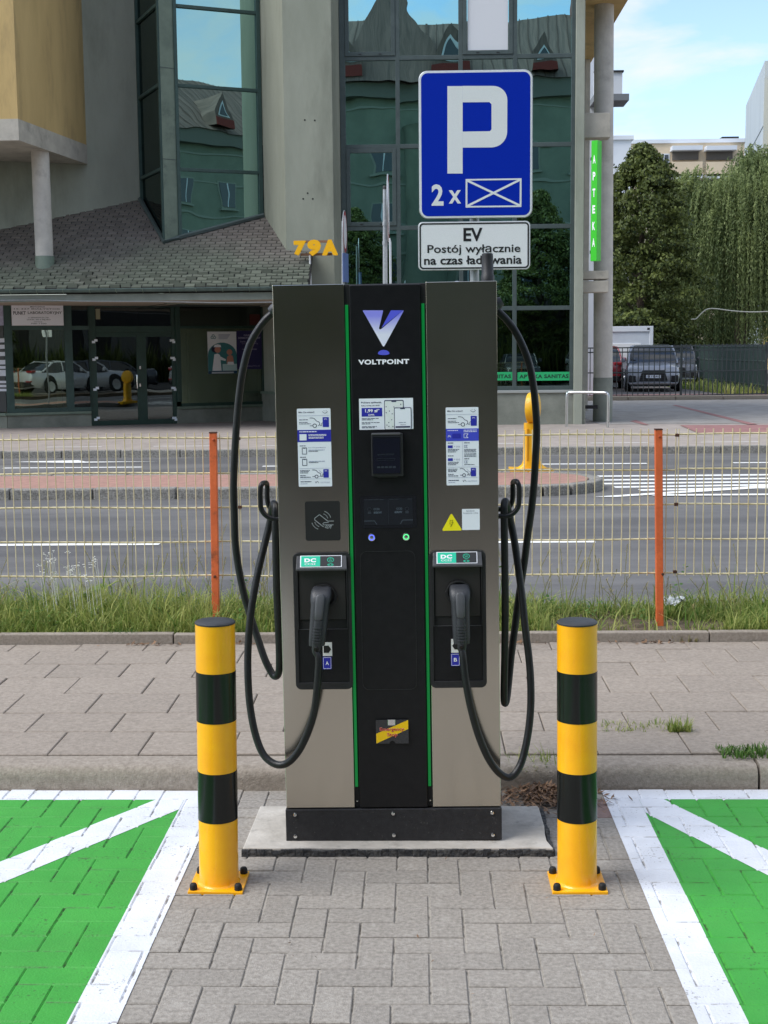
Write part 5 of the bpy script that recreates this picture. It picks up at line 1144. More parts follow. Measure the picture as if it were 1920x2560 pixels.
for tx, x0, x1, y0, y1, bo in (('GABINET', .28, .75, .86, .91, .02), ('DERMATOLOGICZNY', .06, .95, .79, .84, .02), ('lek. med.', .15, .8, .70, .74, .0), ('specjalista dermatolog', .2, .85, .65, .68, .0), ('tel. 85 000', .2, .8, .50, .54, .01), ('ul. Sienkiewicza 79A lok. 203', .3, .9, .07, .1, .0)):
    if '000' in tx: tx = 'rejestracja'
    add_text(MB(), tx, a + w_ * x0, a + w_ * x1, c_ + h_ * y0, c_ + h_ * y1, -.0115, bo, F.M).build('lettering', mt_, pb)
a2, b2, c2, d2 = F.rect(624, 650, 786, 812); F.part('red_panel', mat('poster_dark_red', lin((86, 34, 30)), rough=.5), bld, a2, b2, c2, d2, -.009, -.004)
# -- pier and its return
Bp = (gx(692, 1000, 31.5), 31.6)
FD = Facade(A3, Bp)
FD.part('pier_foot_wall', m_wall, bld, 0, FD.len, 0, 3.2, 0, .3); FD.part('plinth', m_plin, bld, 0, FD.len + .05, 0, zc0 + .25, -.05, 0); FD.part('sill', m_trim, bld, 0, FD.len + .05, zc0 + .25, zc0 + .31, -.09, 0)
# -- canopy roof of shingles
xr = gx(775, 690, 28.2); xl_ = -16.0; EY = 27.9
rf = MB().add([(xl_, EY, roofz(EY)), (xr, EY, roofz(EY)), (xr, 33.5, roofz(33.5)), (xl_, 33.5, roofz(33.5)), (xl_, EY, roofz(EY) - .12), (xr, EY, roofz(EY) - .12), (xr, 33.5, roofz(33.5) - .12), (xl_, 33.5, roofz(33.5) - .12)], [(0, 1, 2, 3), (7, 6, 5, 4), (0, 4, 5, 1), (1, 5, 6, 2), (2, 6, 7, 3), (3, 7, 4, 0)]).build('canopy_roof', m_shing, bld)
sl = math.sqrt(1 + .66 ** 2); V_, F_l = [], []
row_h, wS = .125, .22
nrow = int((32.2 - EY) * sl / row_h)
for r_ in range(nrow):
    y0 = EY - .01 + r_ * row_h / sl; worn = r_ < 6
    for i in range(int((xr - xl_) / wS) + 1):
        x0 = xl_ + i * wS + (wS / 2 if r_ % 2 else 0); x1 = min(x0 + wS - .02, xr - .02)
        if x1 - x0 < .05 or x0 < -10.5: continue
        lift = .022 + rnd.uniform(0, .008) + ((rnd.random() ** 3) * .06 if worn else 0); yb = y0 + (row_h + .02) / sl
        j = rnd.uniform(-.012, .012) * (2.5 if worn else 1); n0 = len(V_)
        V_ += [(x0, y0 + j, roofz(y0 + j) + lift), (x1, y0 + j, roofz(y0 + j) + lift * rnd.uniform(.7, 1.2)), (x1, yb, roofz(yb) + .003), (x0, yb, roofz(yb) + .003), (x0, y0 + j, roofz(y0 + j) + .0), (x1, y0 + j, roofz(y0 + j) + .0)]
        F_l += [(n0, n0 + 1, n0 + 2, n0 + 3), (n0 + 4, n0 + 5, n0 + 1, n0)]
me = bpy.data.meshes.new('shingles'); me.from_pydata(V_, [], F_l)
at_ = me.attributes.new('tone', 'FLOAT', 'POINT'); tv = []
for k in range(len(V_) // 6): tv += [rnd.random()] * 6
at_.data.foreach_set('value', tv)
def shingmat():
    m = bpy.data.materials.new('shingle_tabs'); m.use_nodes = True; n, l = m.node_tree.nodes, m.node_tree.links; b = n['Principled BSDF']; b.inputs['Roughness'].default_value = .93
    g = N(n, 'ShaderNodeNewGeometry'); t = N(n, 'ShaderNodeTexNoise'); t.inputs['Scale'].default_value = .42; t.inputs['Detail'].default_value = 6; l.new(g.outputs['Position'], t.inputs['Vector'])
    sx_ = N(n, 'ShaderNodeSeparateXYZ'); l.new(g.outputs['Position'], sx_.inputs[0]); ma = N(n, 'ShaderNodeMath', operation='MULTIPLY_ADD'); l.new(sx_.outputs['Y'], ma.inputs[0]); ma.inputs[1].default_value = .22; ma.inputs[2].default_value = -.22 * 28.75       # moss grows towards the wet eaves
    ad = N(n, 'ShaderNodeMath', operation='ADD'); l.new(t.outputs['Fac'], ad.inputs[0]); l.new(ma.outputs[0], ad.inputs[1])
    r = N(n, 'ShaderNodeMapRange'); r.inputs[1].default_value = .36; r.inputs[2].default_value = .62; l.new(ad.outputs[0], r.inputs[0])
    mx = N(n, 'ShaderNodeMix', data_type='RGBA'); mx.inputs[6].default_value = (*lin((98, 103, 90)), 1); mx.inputs[7].default_value = (*lin((112, 105, 98)), 1); l.new(r.outputs[0], mx.inputs[0])
    a = N(n, 'ShaderNodeAttribute', attribute_name='tone'); r2 = N(n, 'ShaderNodeMapRange'); r2.inputs[3].default_value = .78; r2.inputs[4].default_value = 1.12; l.new(a.outputs['Fac'], r2.inputs[0])
    sc2 = N(n, 'ShaderNodeVectorMath', operation='SCALE'); l.new(mx.outputs[2], sc2.inputs[0]); l.new(r2.outputs[0], sc2.inputs['Scale']); l.new(sc2.outputs[0], b.inputs['Base Color']); return m
link('shingles', me, shingmat(), rf, kind='stuff')
ez = roofz(EY)
gpath = [(xl_, EY - .06, ez - .06), (xr + .02, EY - .06, ez - .06)]
gp = [(.065 * math.cos(t), .065 * math.sin(t)) for t in np.linspace(math.pi, 2 * math.pi, 9)]
gm = MB(); n_ = len(gp)
gm.add([(x, EY - .07 + a, ez - .03 + b) for x in (xl_, xr + .02) for a, b in gp], [(k, k + 1, n_ + k + 1, n_ + k) for k in range(n_ - 1)])
gm.tube([(xl_, EY - .135, ez - .03), (xr + .02, EY - .135, ez - .03)], .01, 8)
gut = gm.build('gutter', m_gut, bld, smooth=50)
x = gx(29, 725, EY)
while x < xr:
    MB().tube([(x, EY - .07 + a * 1.1, ez - .03 + b * 1.1) for a, b in gp], .008, 6).build('gutter_bracket', m_trim, gut, smooth=50); x += gx(161, 725, EY) - gx(95, 725, EY)
MB().box(xl_, xr, EY - .01, EY + .02, ez - .27, ez - .125).build('fascia', m_fascia, bld)
MB().box(xl_, xr, EY + .02, 33.0, ez - .27, ez - .24).build('soffit', m_soffit, bld)
MB().tube(smooth_path([(gx(x, y, EY - .02), EY - .02, onY(x, y, EY - .02).z) for x, y in ((-40, 752), (90, 750), (200, 753), (400, 754), (560, 757), (690, 755))], 4), .012, 6).build('loose_cable', m_galv, bld, smooth=50)
# -- upper walls: wall over the shop, glazed bay, wall B, pier
W0, W1 = (gx(-120, 560, 29.7), 29.6), (gx(350, 400, 31.1), 31.1)
up = Facade(W0, W1); up.part('upper_wall', m_wall, bld, -3, up.len, 3.6, TOP, 0, .35)
Bt = (gx(408, 450, 29.4), 29.4)
FE = Facade(W1, Bt); FG = Facade((gx(443, 450, 29.6), 29.6), (gx(655, 350, 30.4), 30.4))
bay_ = thing('glazed_bay', 'x', 'x'); del bay_['label'], bay_['category']; bay_.parent = bld
zlev = [FG.sz(560, y)[1] for y in (549, 428, 221, 25, -190)]
print('bay levels', zlev)
def bayface(F, s0, s1, g, lv, m):
    for k in range(len(lv) - 1): pane(F, s0 + .03, s1 - .03, lv[k] + .03 if k else 2.8, lv[k + 1] - .03, g, bay_, .03)
    bar(F, s0, s0 + .07, 2.8, TOP, -.03, .08, m, bay_); bar(F, s1 - .09, s1, 2.8, TOP, -.03, .08, m, bay_)
    for z in lv[1:]: bar(F, s0 + .07, s1 - .09, z - .035, z + .035, -.02, .07, m, bay_)
bayface(FE, 0, FE.len - .02, G_bayd, zlev, m_frame); bayface(FG, 0, FG.len, G_bay, zlev, m_frame)
tr = [(Bt[0] + .0, Bt[1]), (FG.p.x, FG.p.y), (FG.p.x + .1, FG.p.y + .4), (Bt[0], Bt[1] + .4)]
MB().prism(tr, 2.8, TOP).build('corner_trim', m_trim, bay_, bevel=.01)
for z in (FG.sz(430, 172)[1], FG.sz(430, 400)[1]): MB().prism([(p[0] + (.0 if i < 2 else 0), p[1] - .008 if i < 2 else p[1]) for i, p in enumerate(tr)], z, z + .012).build('trim_joint', m_gframe, bay_)
q1, q2 = FG.M @ Vector((0, -.03, 0)), FG.M @ Vector((FG.len, -.03, 0))
MB().tube([(q1.x, q1.y - .03, roofz(q1.y) + .03), (q2.x, q2.y - .03, roofz(q2.y) + .03)], .055, 6).build('foot_flashing', m_gframe, bay_)
q3 = FE.M @ Vector((0, -.03, 0)); MB().tube([(q3.x, q3.y, roofz(q3.y) + .03), (Bt[0], Bt[1] - .03, roofz(Bt[1]) + .03), (q1.x, q1.y - .03, roofz(q1.y) + .03)], .05, 6).build('foot_flashing', m_gframe, bay_)
MB().prism([(W1[0], W1[1] + .5), (Bt[0] + .15, Bt[1] + .7), (FG.p.x + .5, FG.p.y + .9), (gx(640, 350, 31.2), 31.4), (gx(640, 350, 33), 33)], 2.8, TOP).build('bay_interior', mat('bay_inside', lin((58, 66, 60)), lin((44, 52, 48)), .8, .9), bay_)
E1 = (gx(657, 350, 30.4), 30.4); P0 = (gx(712, 400, YP), YP); P1 = (gx(832, 350, YP), YP); P2 = (gx(851, 350, YG), YG)
FH = Facade(E1, P0); FH.part('bay_side_wall', m_wall2, bld, 0, FH.len, 2.9, TOP, 0, .4)
MB().prism([P0, P1, P2, (P2[0], 33), (P0[0], 33)], 0, TOP).build('pier', m_wall2, bld, bevel=.01)
for x, y in ((762, 300), (787, 301), (758, 497), (769, 483), (782, 497)):
    p = onY(x, y, YP); MB().lathe([(.022, 0), (.016, .012)], 8, Matrix.Translation((p.x, p.y + .005, p.z)) @ Matrix.Rotation(R(90), 4, 'X')).build('anchor_hole', m_dark, bld)
# -- ochre oriel with concrete band, on its round column
oz = onY(46, 351, 27.2).z; ob = oz + (onY(46, 297, 27.2).z - oz)
O0, O1 = (gx(46, 330, 27.2), 27.2), (gx(223, 400, 30.75), 30.9)
MB().prism([(O0[0] - 8, 27.2), O0, O1, (O1[0] - 8, 31.2)], ob, TOP).build('oriel', m_ochre, bld)
MB().prism([(O0[0] - 8, 27.19), (O0[0] + .008, 27.19), (O1[0] + .012, O1[1]), (O1[0] - 8, 31.2)], oz, ob).build('oriel_band', m_conc, bld)
cb_ = onY(112, 655, 28.74); ct_ = onY(100, 380, 28.74)
MB().tube([(cb_.x, 28.74, cb_.z - .5), (ct_.x, 28.74, oz + .05)], .185, 28).build('column', m_colm, bld, smooth=50)
MB().lathe([(.20, -.5), (.20, .10), (.19, .12)], 24, Matrix.Translation((cb_.x, 28.74, cb_.z))).build('column_collar', m_trim, bld, smooth=50)
# -- glazed front on the right of the pier
FR = Facade((P2[0], YG), (gx(1437, 500, YG), YG))
gl = thing('glazed_front', 'x', 'x'); del gl['label'], gl['category']; gl.parent = bld
zt = lambda y: FR.sz(1150, y)[1]
vx = [0.0, .17] ; mull = [FR.s(995, 350), FR.s(1152, 350), FR.s(1287, 350)]
zpl = zt(979); lev = [zpl + .06, zt(772), zt(568), zt(364), zt(143), zt(-80), zt(-300)]
FR.part('plinth', m_plin, bld, -.05, FR.len + .25, 0, zpl - .04, -.06, .25); FR.part('sill', mat('sill_zinc', lin((176, 180, 176)), rough=.45, metal=.4), bld, -.05, FR.len, zpl - .04, zpl + .02, -.10, .2, bevel=.006)
edges = [0.0] + mull + [FR.len]
for k, m_ in enumerate(mull): bar(FR, m_ - .045, m_ + .045, zpl + .02, TOP, -.03, .1, m_gframe, gl)
bar(FR, 0, .12, zpl + .02, TOP, -.03, .1, m_gframe, gl); bar(FR, FR.len - .09, FR.len, zpl + .02, TOP, -.03, .1, m_gframe, gl)
for z in lev[1:]: bar(FR, .12, FR.len - .09, z - .045, z + .045, -.025, .09, m_gframe, gl)
bar(FR, .12, FR.len - .09, zpl + .02, zpl + .11, -.026, .095, m_gframe, gl)
sashes = {(0, 2), (0, 4), (2, 4), (0, 5)}
for k in range(4):
    s0, s1 = edges[k] + (.12 if k == 0 else .045), edges[k + 1] - (.09 if k == 3 else .045)
    for j in range(len(lev) - 1):
        z0, z1 = lev[j] + (.045 if j else .05), lev[j + 1] - .045
        low = j == 0
        if (k, j) in sashes:
            wv = window(gl); f = .085
            for aa in ((s0, s0 + f, z0, z1), (s1 - f, s1, z0, z1), (s0 + f, s1 - f, z0, z0 + f), (s0 + f, s1 - f, z1 - f, z1)): bar(FR, *aa, -.045, .05, m_gframe, wv, 'sash_bar')
            pn = pane(FR, s0 + f, s1 - f, z0 + f, z1 - f, G_fac, wv, .0)
            for t_ in (.3, .7): FR.part('drain_cap', m_sblack, wv, s0 + (s1 - s0) * t_ - .03, s0 + (s1 - s0) * t_ + .03, z0 + .025, z0 + .045, -.052, -.046)
            if (k, j) == (2, 4): FR.part('white_banner', mat('banner_white', lin((214, 216, 218)), rough=.8), wv, s0 + f + .02, s1 - f - .02, z0 + f, z1 - f, -.01, -.004)
        else:
            p_ = pane(FR, s0, s1, z0, z1, G_fac if not low else glass('glass_front_low', .16, (.6, .85, .78), (.34, .42, .38), .002, 1.0), gl, .02)
MB().box(FR.p.x + .05, FR.p.x + FR.len - .05, YG + 1.1, YG + 1.2, 0, TOP).build('interior', mat('room_front', lin((80, 92, 88)), lin((52, 60, 58)), .35, .9, c3=lin((120, 128, 120)), s3=1.2, t3=(.6, .8), stretch=(1, 1, .3)), gl)
band = FR.part('pharmacy_band', mat('band_green', lin((36, 172, 104)), rough=.5), gl, FR.s(1180, 945), FR.s(1284, 945), zt(952), zt(931), -.008, -.002)
a, b, c_, d_ = FR.rect(1293.5, 1426, 930, 951.5); band = FR.part('pharmacy_band', MATS['band_green'], gl, a, b, c_, d_, -.008, -.002)
h_ = d_ - c_; m_dg = mat('band_ink', lin((8, 66, 44)), rough=.6)
add_text(MB(), 'APTEKA SANITAS', a + .04, b - .04, c_ + h_ * .27, c_ + h_ * .73, -.0095, .045, FR.M).build('lettering', m_dg, band)
a, b, c_, d_ = FR.rect(1150, 1282, 931.5, 952); add_text(MB(), 'APTEKA SANITAS', a + .04, b - .04, c_ + h_ * .27, c_ + h_ * .73, -.0095, .045, FR.M).build('lettering', m_dg, band)
np_ = thing('clinic_notice', 'dark blue clinic notice inside the ground floor window above the green band', 'notice', Matrix.Identity(4))
a, b, c_, d_ = FR.rect(1305, 1367, 826, 922); w_, h_ = b - a, d_ - c_
pb = FR.part('sheet', mat('notice_blue', lin((30, 34, 52)), rough=.6), np_, a, b, c_, d_, .05, .055); mt2 = mat('notice_ink', lin((120, 126, 134)), rough=.6)
for tx, x0, x1, y0, y1 in (('GABINET', .28, .75, .87, .95), ('KARDIOLOGICZNY', .05, .97, .74, .82), ('Diagnostyka Specjalistyczna', .15, .85, .61, .66), ('103', .36, .66, .36, .47)):
    add_text(MB(), tx, a + w_ * x0, a + w_ * x1, c_ + h_ * y0, c_ + h_ * y1, .048, .012, FR.M).build('lettering', mt2, pb)
# -- right pier, column, beams, overhang, rear wing
PR0, PR1 = gx(1437, 500, YG - .1), gx(1460, 500, YG - .1)
MB().box(PR0 + .005, PR1, YG - .1, YG + 1.6, 0, TOP).build('corner_pier', m_wall, bld, bevel=.012)
cc = onZ(1509.5, 1055, .12); CX, CY = cc.x, cc.y + .21
colT = onY(1512, 100, CY)
MB().tube([(CX, CY, 1.0), (colT.x - .02, CY, colT.z), (colT.x - .02 + (colT.x - CX) * .4, CY, TOP)], .212, 32).build('column', m_colm, bld, smooth=50)
MB().lathe([(.218, 0), (.218, 1.0), (.213, 1.006)], 32, Matrix.Translation((CX, CY, .1))).build('column_foot', m_plin, bld, smooth=50)
MB().box(PR1, CX - .15, CY - .3, CY - .24, .42, .5).build('foot_rail', m_sblack, bld)
for y0, y1 in ((678, 699), (703, 732), (285, 347)):
    z1, z0 = onY(1475, y0, YG + .3).z, onY(1475, y1, YG + .3).z
    MB().box(PR1 - .05, CX, YG + .15, YG + .55, z0, z1).build('beam', m_conc, bld, bevel=.015)
MB().box(PR0 + .1, onY(1572, 5, 30.0).x, YG - .3, 37.0, onY(1500, 0, 30).z + .02, TOP + 1).build('overhang', m_ochre, bld)
MB().box(gx(1458, 600, 36.2), gx(1470, 600, 36.2), 36.0, 36.5, 0, TOP).build('rear_pier', m_conc, bld)
MB().box(FR.p.x - 7, PR1 + .2, 33.4, 37, 0, TOP - .2).build('rear_wall', m_wall, bld)
MB().box(-17, PR1 + .2, YG + 3, 40, TOP - .1, TOP + .15).build('roof_slab', m_wall, bld)
sgn = thing('pharmacy_blade_sign', 'tall bright green pharmacy blade sign with white letters between pier and column', 'shop sign', (gx(1491, 500, 28.9), 28.9, onY(1491, 653, 28.9).z))
hgt = onY(1491, 352, 28.9).z - onY(1491, 653, 28.9).z
gs = MB().prism([(-.115, .0), (0, -.10), (.105, .02), (.02, .13)], 0, hgt).build('light_box', mat('sign_green', lin((54, 196, 34)), rough=.4), sgn, bevel=.006)
fa = Vector((-.115, .0, 0)); fe = (Vector((0, -.10, 0)) - fa); fl_ = fe.length; fe.normalize()
LM = Matrix(((fe.x, -fe.y, 0, fa.x), (fe.y, fe.x, 0, fa.y), (0, 0, 1, 0), (0, 0, 0, 1)))
LM = Matrix.Translation((0, 0, 0)) @ LM
for k, chh in enumerate('APTEKA'):
    zc = hgt * (.845 - .138 * k); add_text(MB(), chh, fl_ * .28, fl_ * .72, zc - .085, zc + .085, -.004, .04, LM).build('lettering', MW, gs)
for z in (.25, hgt - .25): MB().box(-.02, .02, .05, .9, z - .03, z + .03).build('bracket', m_gframe, sgn)

hn = thing('house_number', 'orange 79A house number letters on rails in front of the grey pier', 'house number', (gx(790, 640, 28.6), 28.6, .12))
zq = lambda x, y: (onY(700 + x / 4.608, 520 + y / 4.608, 28.6).x - hn.location.x, onY(700 + x / 4.608, 520 + y / 4.608, 28.6).z - .12)
m_or = mat('letter_orange', lin((255, 190, 10)), rough=.45); m_ors = mat('letter_side', lin((96, 44, 16)), rough=.6)
for chh, x0, x1 in (('7', 162, 300), ('9', 318, 472), ('A', 488, 668)):
    a, b = zq(x0, 549 if chh != '9' else 554), zq(x1, 366 if chh != '7' else 378)
    v, f, _ = text_mesh(chh, .05)
    mb = MB(); vs = [Vector((a[0] + .012 + (b[0] - a[0] - .024) * p[0], -.06, a[1] + .01 + (b[1] - a[1] - .02) * p[1])) for p in v]; mb.add(vs, f)
    for q_, (ox, oz_) in enumerate(((-.014, 0), (.014, 0), (0, -.012), (0, .012), (-.011, -.009), (.011, .009), (.011, -.009), (-.011, .009))): mb.add([p + Vector((ox, .0006 * (q_ + 1), oz_)) for p in vs], f)
    o = mb.build('number_character', m_or, hn)
    back = MB(); 
    ed = {}
    for fc in f:
        for i in range(len(fc)):
            k = (fc[i], fc[(i + 1) % len(fc)]); ed[k] = 1
    for (i, j) in ed:
        if (j, i) not in ed: n0 = len(back.v); back.v += [tuple(vs[i]), tuple(vs[j]), tuple(vs[j] + Vector((0, .09, 0))), tuple(vs[i] + Vector((0, .09, 0)))]; back.f.append((n0, n0 + 3, n0 + 2, n0 + 1))
    back.build('letter_return', m_ors, o)
for y in (387, 535): a, b = zq(235, y), zq(600, y); MB().box(a[0], b[0], .03, .06, a[1] - .025, a[1] + .025).build('rail', mat('rail_brown', lin((150, 110, 80)), rough=.6), hn)
a, b = zq(350, 880), zq(342, 545); MB().tube([(a[0] + .03, .04, 0), (a[0], .04, a[1]), (b[0], .04, b[1])], .022, 8).build('white_pole', mat('pole_white', lin((222, 222, 220)), rough=.5), hn, smooth=50)

r1, r2 = onZ(1416.5, 1067, .12), onZ(1519.5, 1069, .12)
rk = thing('steel_rail', 'stainless steel hoop rail standing in front of the glass corner', 'rail', (r1.x, r1.y, .12))
zr = onY(1450, 977, r1.y).z - .12 - .03; dx, dy = r2.x - r1.x, r2.y - r1.y
pts_ = [(0, 0, -.05), (0, 0, zr - .1), (.03 * dx / abs(dx), 0, zr - .03), (.1, dy * .1, zr), (dx - .1, dy * .9, zr), (dx - .03, dy * .97, zr - .03), (dx, dy, zr - .1), (dx, dy, -.05)]
MB().tube(smooth_path(pts_, 4), .03, 12).build('hoop', mat('rail_steel', (.55, .55, .55), rough=.3, metal=1), rk, smooth=60)

# ================================================================== VEGETATION
def blades(n, xr_, yr_, zf, h0, h1, wd, lean=.5, keep=None):
    """grass blades as bent strips: 3 pairs of points each"""
    x = nr.uniform(*xr_, n); y = nr.uniform(*yr_, n)
    if keep is not None:
        k = keep(x, y); x, y = x[k], y[k]; n = len(x)
    h = h0 + (h1 - h0) * nr.random(n) ** 1.6; a = nr.uniform(0, 2 * np.pi, n); b = nr.uniform(.1, 1, n) * lean
    cl = .5 + .5 * np.sin(x * 2.1 + 1.3 * np.sin(y * 3)) * np.sin(y * 2.7 + x)
    h *= .55 + .9 * cl * nr.uniform(.6, 1.2, n)
    dx, dy = np.cos(a), np.sin(a); sx, sy = -dy, dx; w_ = wd * nr.uniform(.6, 1.3, n)
    z0 = zf(x, y) if callable(zf) else np.full(n, zf)
    V = np.empty((n, 6, 3))
    for k, (t, ww) in enumerate(((0, 1), (.55, .8), (1, .12))):
        px_, py_ = x + dx * h * b * t * t, y + dy * h * b * t * t; pz = z0 + h * (t - .28 * b * t * t)
        for q_, s_ in ((0, -1), (1, 1)):
            V[:, k * 2 + q_, 0] = px_ + s_ * sx * w_ * ww; V[:, k * 2 + q_, 1] = py_ + s_ * sy * w_ * ww; V[:, k * 2 + q_, 2] = pz
    base = (np.arange(n) * 6)[:, None]
    F = np.concatenate([base + np.array([[0, 1, 3, 2]]), base + np.array([[2, 3, 5, 4]])])
    tone = np.repeat(np.clip(nr.normal(.42, .27, n) + .35 * (cl - .5), 0, 1), 6)
    return V.reshape(-1, 3), F, tone
def stack(parts):
    V, F, T, o = [], [], [], 0
    for v, f, t in parts: V.append(v); F.append(f + o); T.append(t); o += len(v)
    return np.concatenate(V), np.concatenate(F), np.concatenate(T)
m_grass = leafmat('grass_blades', lin((92, 126, 46)), lin((204, 204, 124)), .45)
m_straw = leafmat('seed_stems', lin((140, 142, 84)), lin((176, 160, 116)), .3)
bare = lambda x, y: ~((((x - 1.25) / .55) ** 2 + ((y - 7.72) / .22) ** 2 < 1) & (nr.random(len(x)) < .93))
patch = lambda x, y: bare(x, y) & (nr.random(len(x)) < .35 + .65 * (np.sin(x * 3.1 + 2 * np.sin(y * 5)) * np.sin(y * 6.3 + x * 1.7) > -.45))
g1_ = blades(30000, (-4.2, 4.2), (7.51, 8.32), .12, .05, .20, .0036, 1.5, patch)
g2_ = blades(3600, (-4.2, 4.2), (7.65, 8.3), .12, .12, .30, .0045, 1.4, patch)
g3_ = blades(7000, (-4.2, 4.2), (7.5, 7.75), .12, .03, .12, .003, .9, bare)
link('grass', np_mesh('grass', *stack([g1_, g2_, g3_])), m_grass, kind='stuff')['label'] = 'uncut green grass along the verge under the fence'
bpy.data.objects['grass']['category'] = 'grass'
V, F, T = [], [], []; o = 0
for _ in range(240):
    x, y = rnd.uniform(-3.4, 3.2), rnd.uniform(7.7, 8.25); h = rnd.uniform(.22, .56) * rnd.choice((1, .7, .7)) * (1.15 if -1.9 < x < -.9 or .2 < x < 1.0 else .8); dx, dy = rnd.uniform(-.12, .12), rnd.uniform(-.08, .08)
    P = [Vector((x + dx * t * t, y + dy * t * t, .12 + h * t)) for t in (0, .4, .75, 1)]
    for k in range(3):
        w_ = .0016
        V += [(P[k].x - w_, P[k].y, P[k].z), (P[k].x + w_, P[k].y, P[k].z), (P[k + 1].x + w_, P[k + 1].y, P[k + 1].z), (P[k + 1].x - w_, P[k + 1].y, P[k + 1].z)]; F.append((o, o + 1, o + 2, o + 3)); o += 4; T += [.3] * 4
    for k in range(14):                       # the loose head
        t = .72 + .28 * k / 14; c = P[2].lerp(P[3], (t - .75) / .25) if t > .75 else P[1].lerp(P[2], (t - .4) / .35)
        a = rnd.uniform(0, 6.28); l_ = rnd.uniform(.008, .022); d = Vector((math.cos(a) * l_, math.sin(a) * l_, l_ * .9)); s_ = Vector((-math.sin(a), math.cos(a), 0)) * .0022
        V += [tuple(c), tuple(c + d * .5 + s_), tuple(c + d), tuple(c + d * .5 - s_)]; F.append((o, o + 1, o + 2, o + 3)); o += 4; T += [rnd.uniform(.3, 1)] * 4
sd_ = link('seed_grass', np_mesh('seed_grass', np.array(V), np.array(F), np.array(T)), m_straw, kind='stuff'); sd_['label'] = 'tall grass stems with pale seed heads along the fence'; sd_['category'] = 'grass'
def rosette(name, label, cat, pos, n, ln, wd, m, up=.8, group=None):
    """a plant of broad pointed leaves springing from one spot"""
    t = thing(name, label, cat, pos, group)
    for k in range(n):
        a = k * 2.4 + rnd.uniform(-.4, .4); l_ = ln * rnd.uniform(.6, 1.1); e = rnd.uniform(.35, 1.0) * up
        d = Vector((math.cos(a), math.sin(a), 0)); s_ = Vector((-d.y, d.x, 0)); V, F, T = [], [], []
        for i in range(6):
            f = i / 5; c = d * l_ * f * (1 - .25 * e) + Vector((0, 0, l_ * (e * f - .55 * f * f * (.6 + .4 * e) * .8 + .0))); ww = wd * math.sin(math.pi * min(.97, f * .9 + .07)) * rnd.uniform(.92, 1.08)
            V += [tuple(c - s_ * ww + Vector((0, 0, .25 * ww))), tuple(c), tuple(c + s_ * ww + Vector((0, 0, .25 * ww)))]
        F = [(i * 3 + j, i * 3 + j + 1, i * 3 + j + 4, i * 3 + j + 3) for i in range(5) for j in range(2)]
        link('leaf', np_mesh('leaf', np.array(V), np.array(F), np.full(len(V), rnd.uniform(.1, .9))), m, t)
    return t
m_weed = leafmat('weed_leaf', lin((62, 102, 40)), lin((112, 140, 66)), .3)
WEEDS = []
dk = onZ(215, 1520, .13)
rosette('dock_plant', 'broad leaved green dock plant in the verge by the fence', 'plant', (dk.x, dk.y, .13), 17, .30, .030, m_weed, 1.15)
for k in range(34):
    x = rnd.uniform(-2.6, 2.3); y = rnd.uniform(7.56, 8.2)
    if .8 < x < 1.7 and y < 7.95 and k % 3: x -= 1.6
    V, F, T, o = [], [], [], 0
    for _ in range(rnd.randint(14, 30)):
        a = rnd.uniform(0, 6.28); r_ = rnd.uniform(0, .08); zz = rnd.uniform(.01, .13 if k % 4 else .3); l_ = rnd.uniform(.018, .042); c = Vector((x + r_ * math.cos(a), y + r_ * math.sin(a), .125 + zz)); d = Vector((math.cos(a), math.sin(a), rnd.uniform(-.3, .6))) * l_; s_ = Vector((-math.sin(a), math.cos(a), rnd.uniform(-.2, .2))) * l_ * .3
        V += [tuple(c), tuple(c + d * .5 + s_), tuple(c + d), tuple(c + d * .5 - s_)]; F.append((o, o + 1, o + 2, o + 3)); o += 4; T += [rnd.random()] * 4
    WEEDS.append((np.array(V), np.array(F), np.array(T)))
wo_ = link('verge_weeds', np_mesh('verge_weeds', *stack(WEEDS)), m_weed, kind='stuff'); wo_['label'] = 'small leafy weeds mixed into the grass of the verge'; wo_['category'] = 'weeds'
V = MB()
for _ in range(26):
    x, y = onZ(rnd.uniform(120, 290), 1540, .13).x, rnd.uniform(7.7, 8.15); h = rnd.uniform(.28, .44)
    for k in range(6):
        px_, py_, pz_ = x + rnd.uniform(-.02, .02), y + rnd.uniform(-.02, .02), .12 + h + rnd.uniform(-.012, .012); V.lathe([(.001, 0), (.005, .002), (.002, .004)], 6, Matrix.Translation((px_, py_, pz_)))
    V.tube([(x + .03, y, .12), (x, y, .12 + h)], .0014, 4)
yo = V.build('yarrow_flowers', mat('flower_white', lin((226, 226, 216)), rough=.8), None, kind='stuff'); yo['label'] = 'small white yarrow flowers in the grass by the fence'; yo['category'] = 'flowers'
def tuft(label, px, py, z, n, h, wd, spread, m=m_grass):
    p = onZ(px, py, z); t = thing('grass_tuft', label, 'grass tuft', (p.x, p.y, z))
    V, F, T = blades(n, (-spread, spread), (-spread * .5, spread * .5), 0, h * .4, h, wd, 1.0)
    link('blades', np_mesh('blades', V, F, T), m, t, kind='stuff'); return t
tuft('grass tuft growing from the kerb foot behind the charging pad', 1335, 1955, .004, 260, .16, .004, .09)
tuft('small grass tuft rooted in a joint of the sidewalk slabs', 1700, 1828, .1, 150, .075, .0025, .05)
tuft('low green weed patch on the kerb at the far right', 1885, 1884, .1, 420, .04, .003, .14, m_weed)
tuft('thin grass line in the slab joint right of the bollard', 1590, 1818, .1, 160, .03, .002, .16)
tuft('weed growing on the verge edging left of the bollard', 310, 1600, .11, 160, .09, .003, .08, m_weed)
tuft('dry grass clump at the verge edging on the right', 1710, 1602, .1, 130, .06, .0025, .07, m_straw)
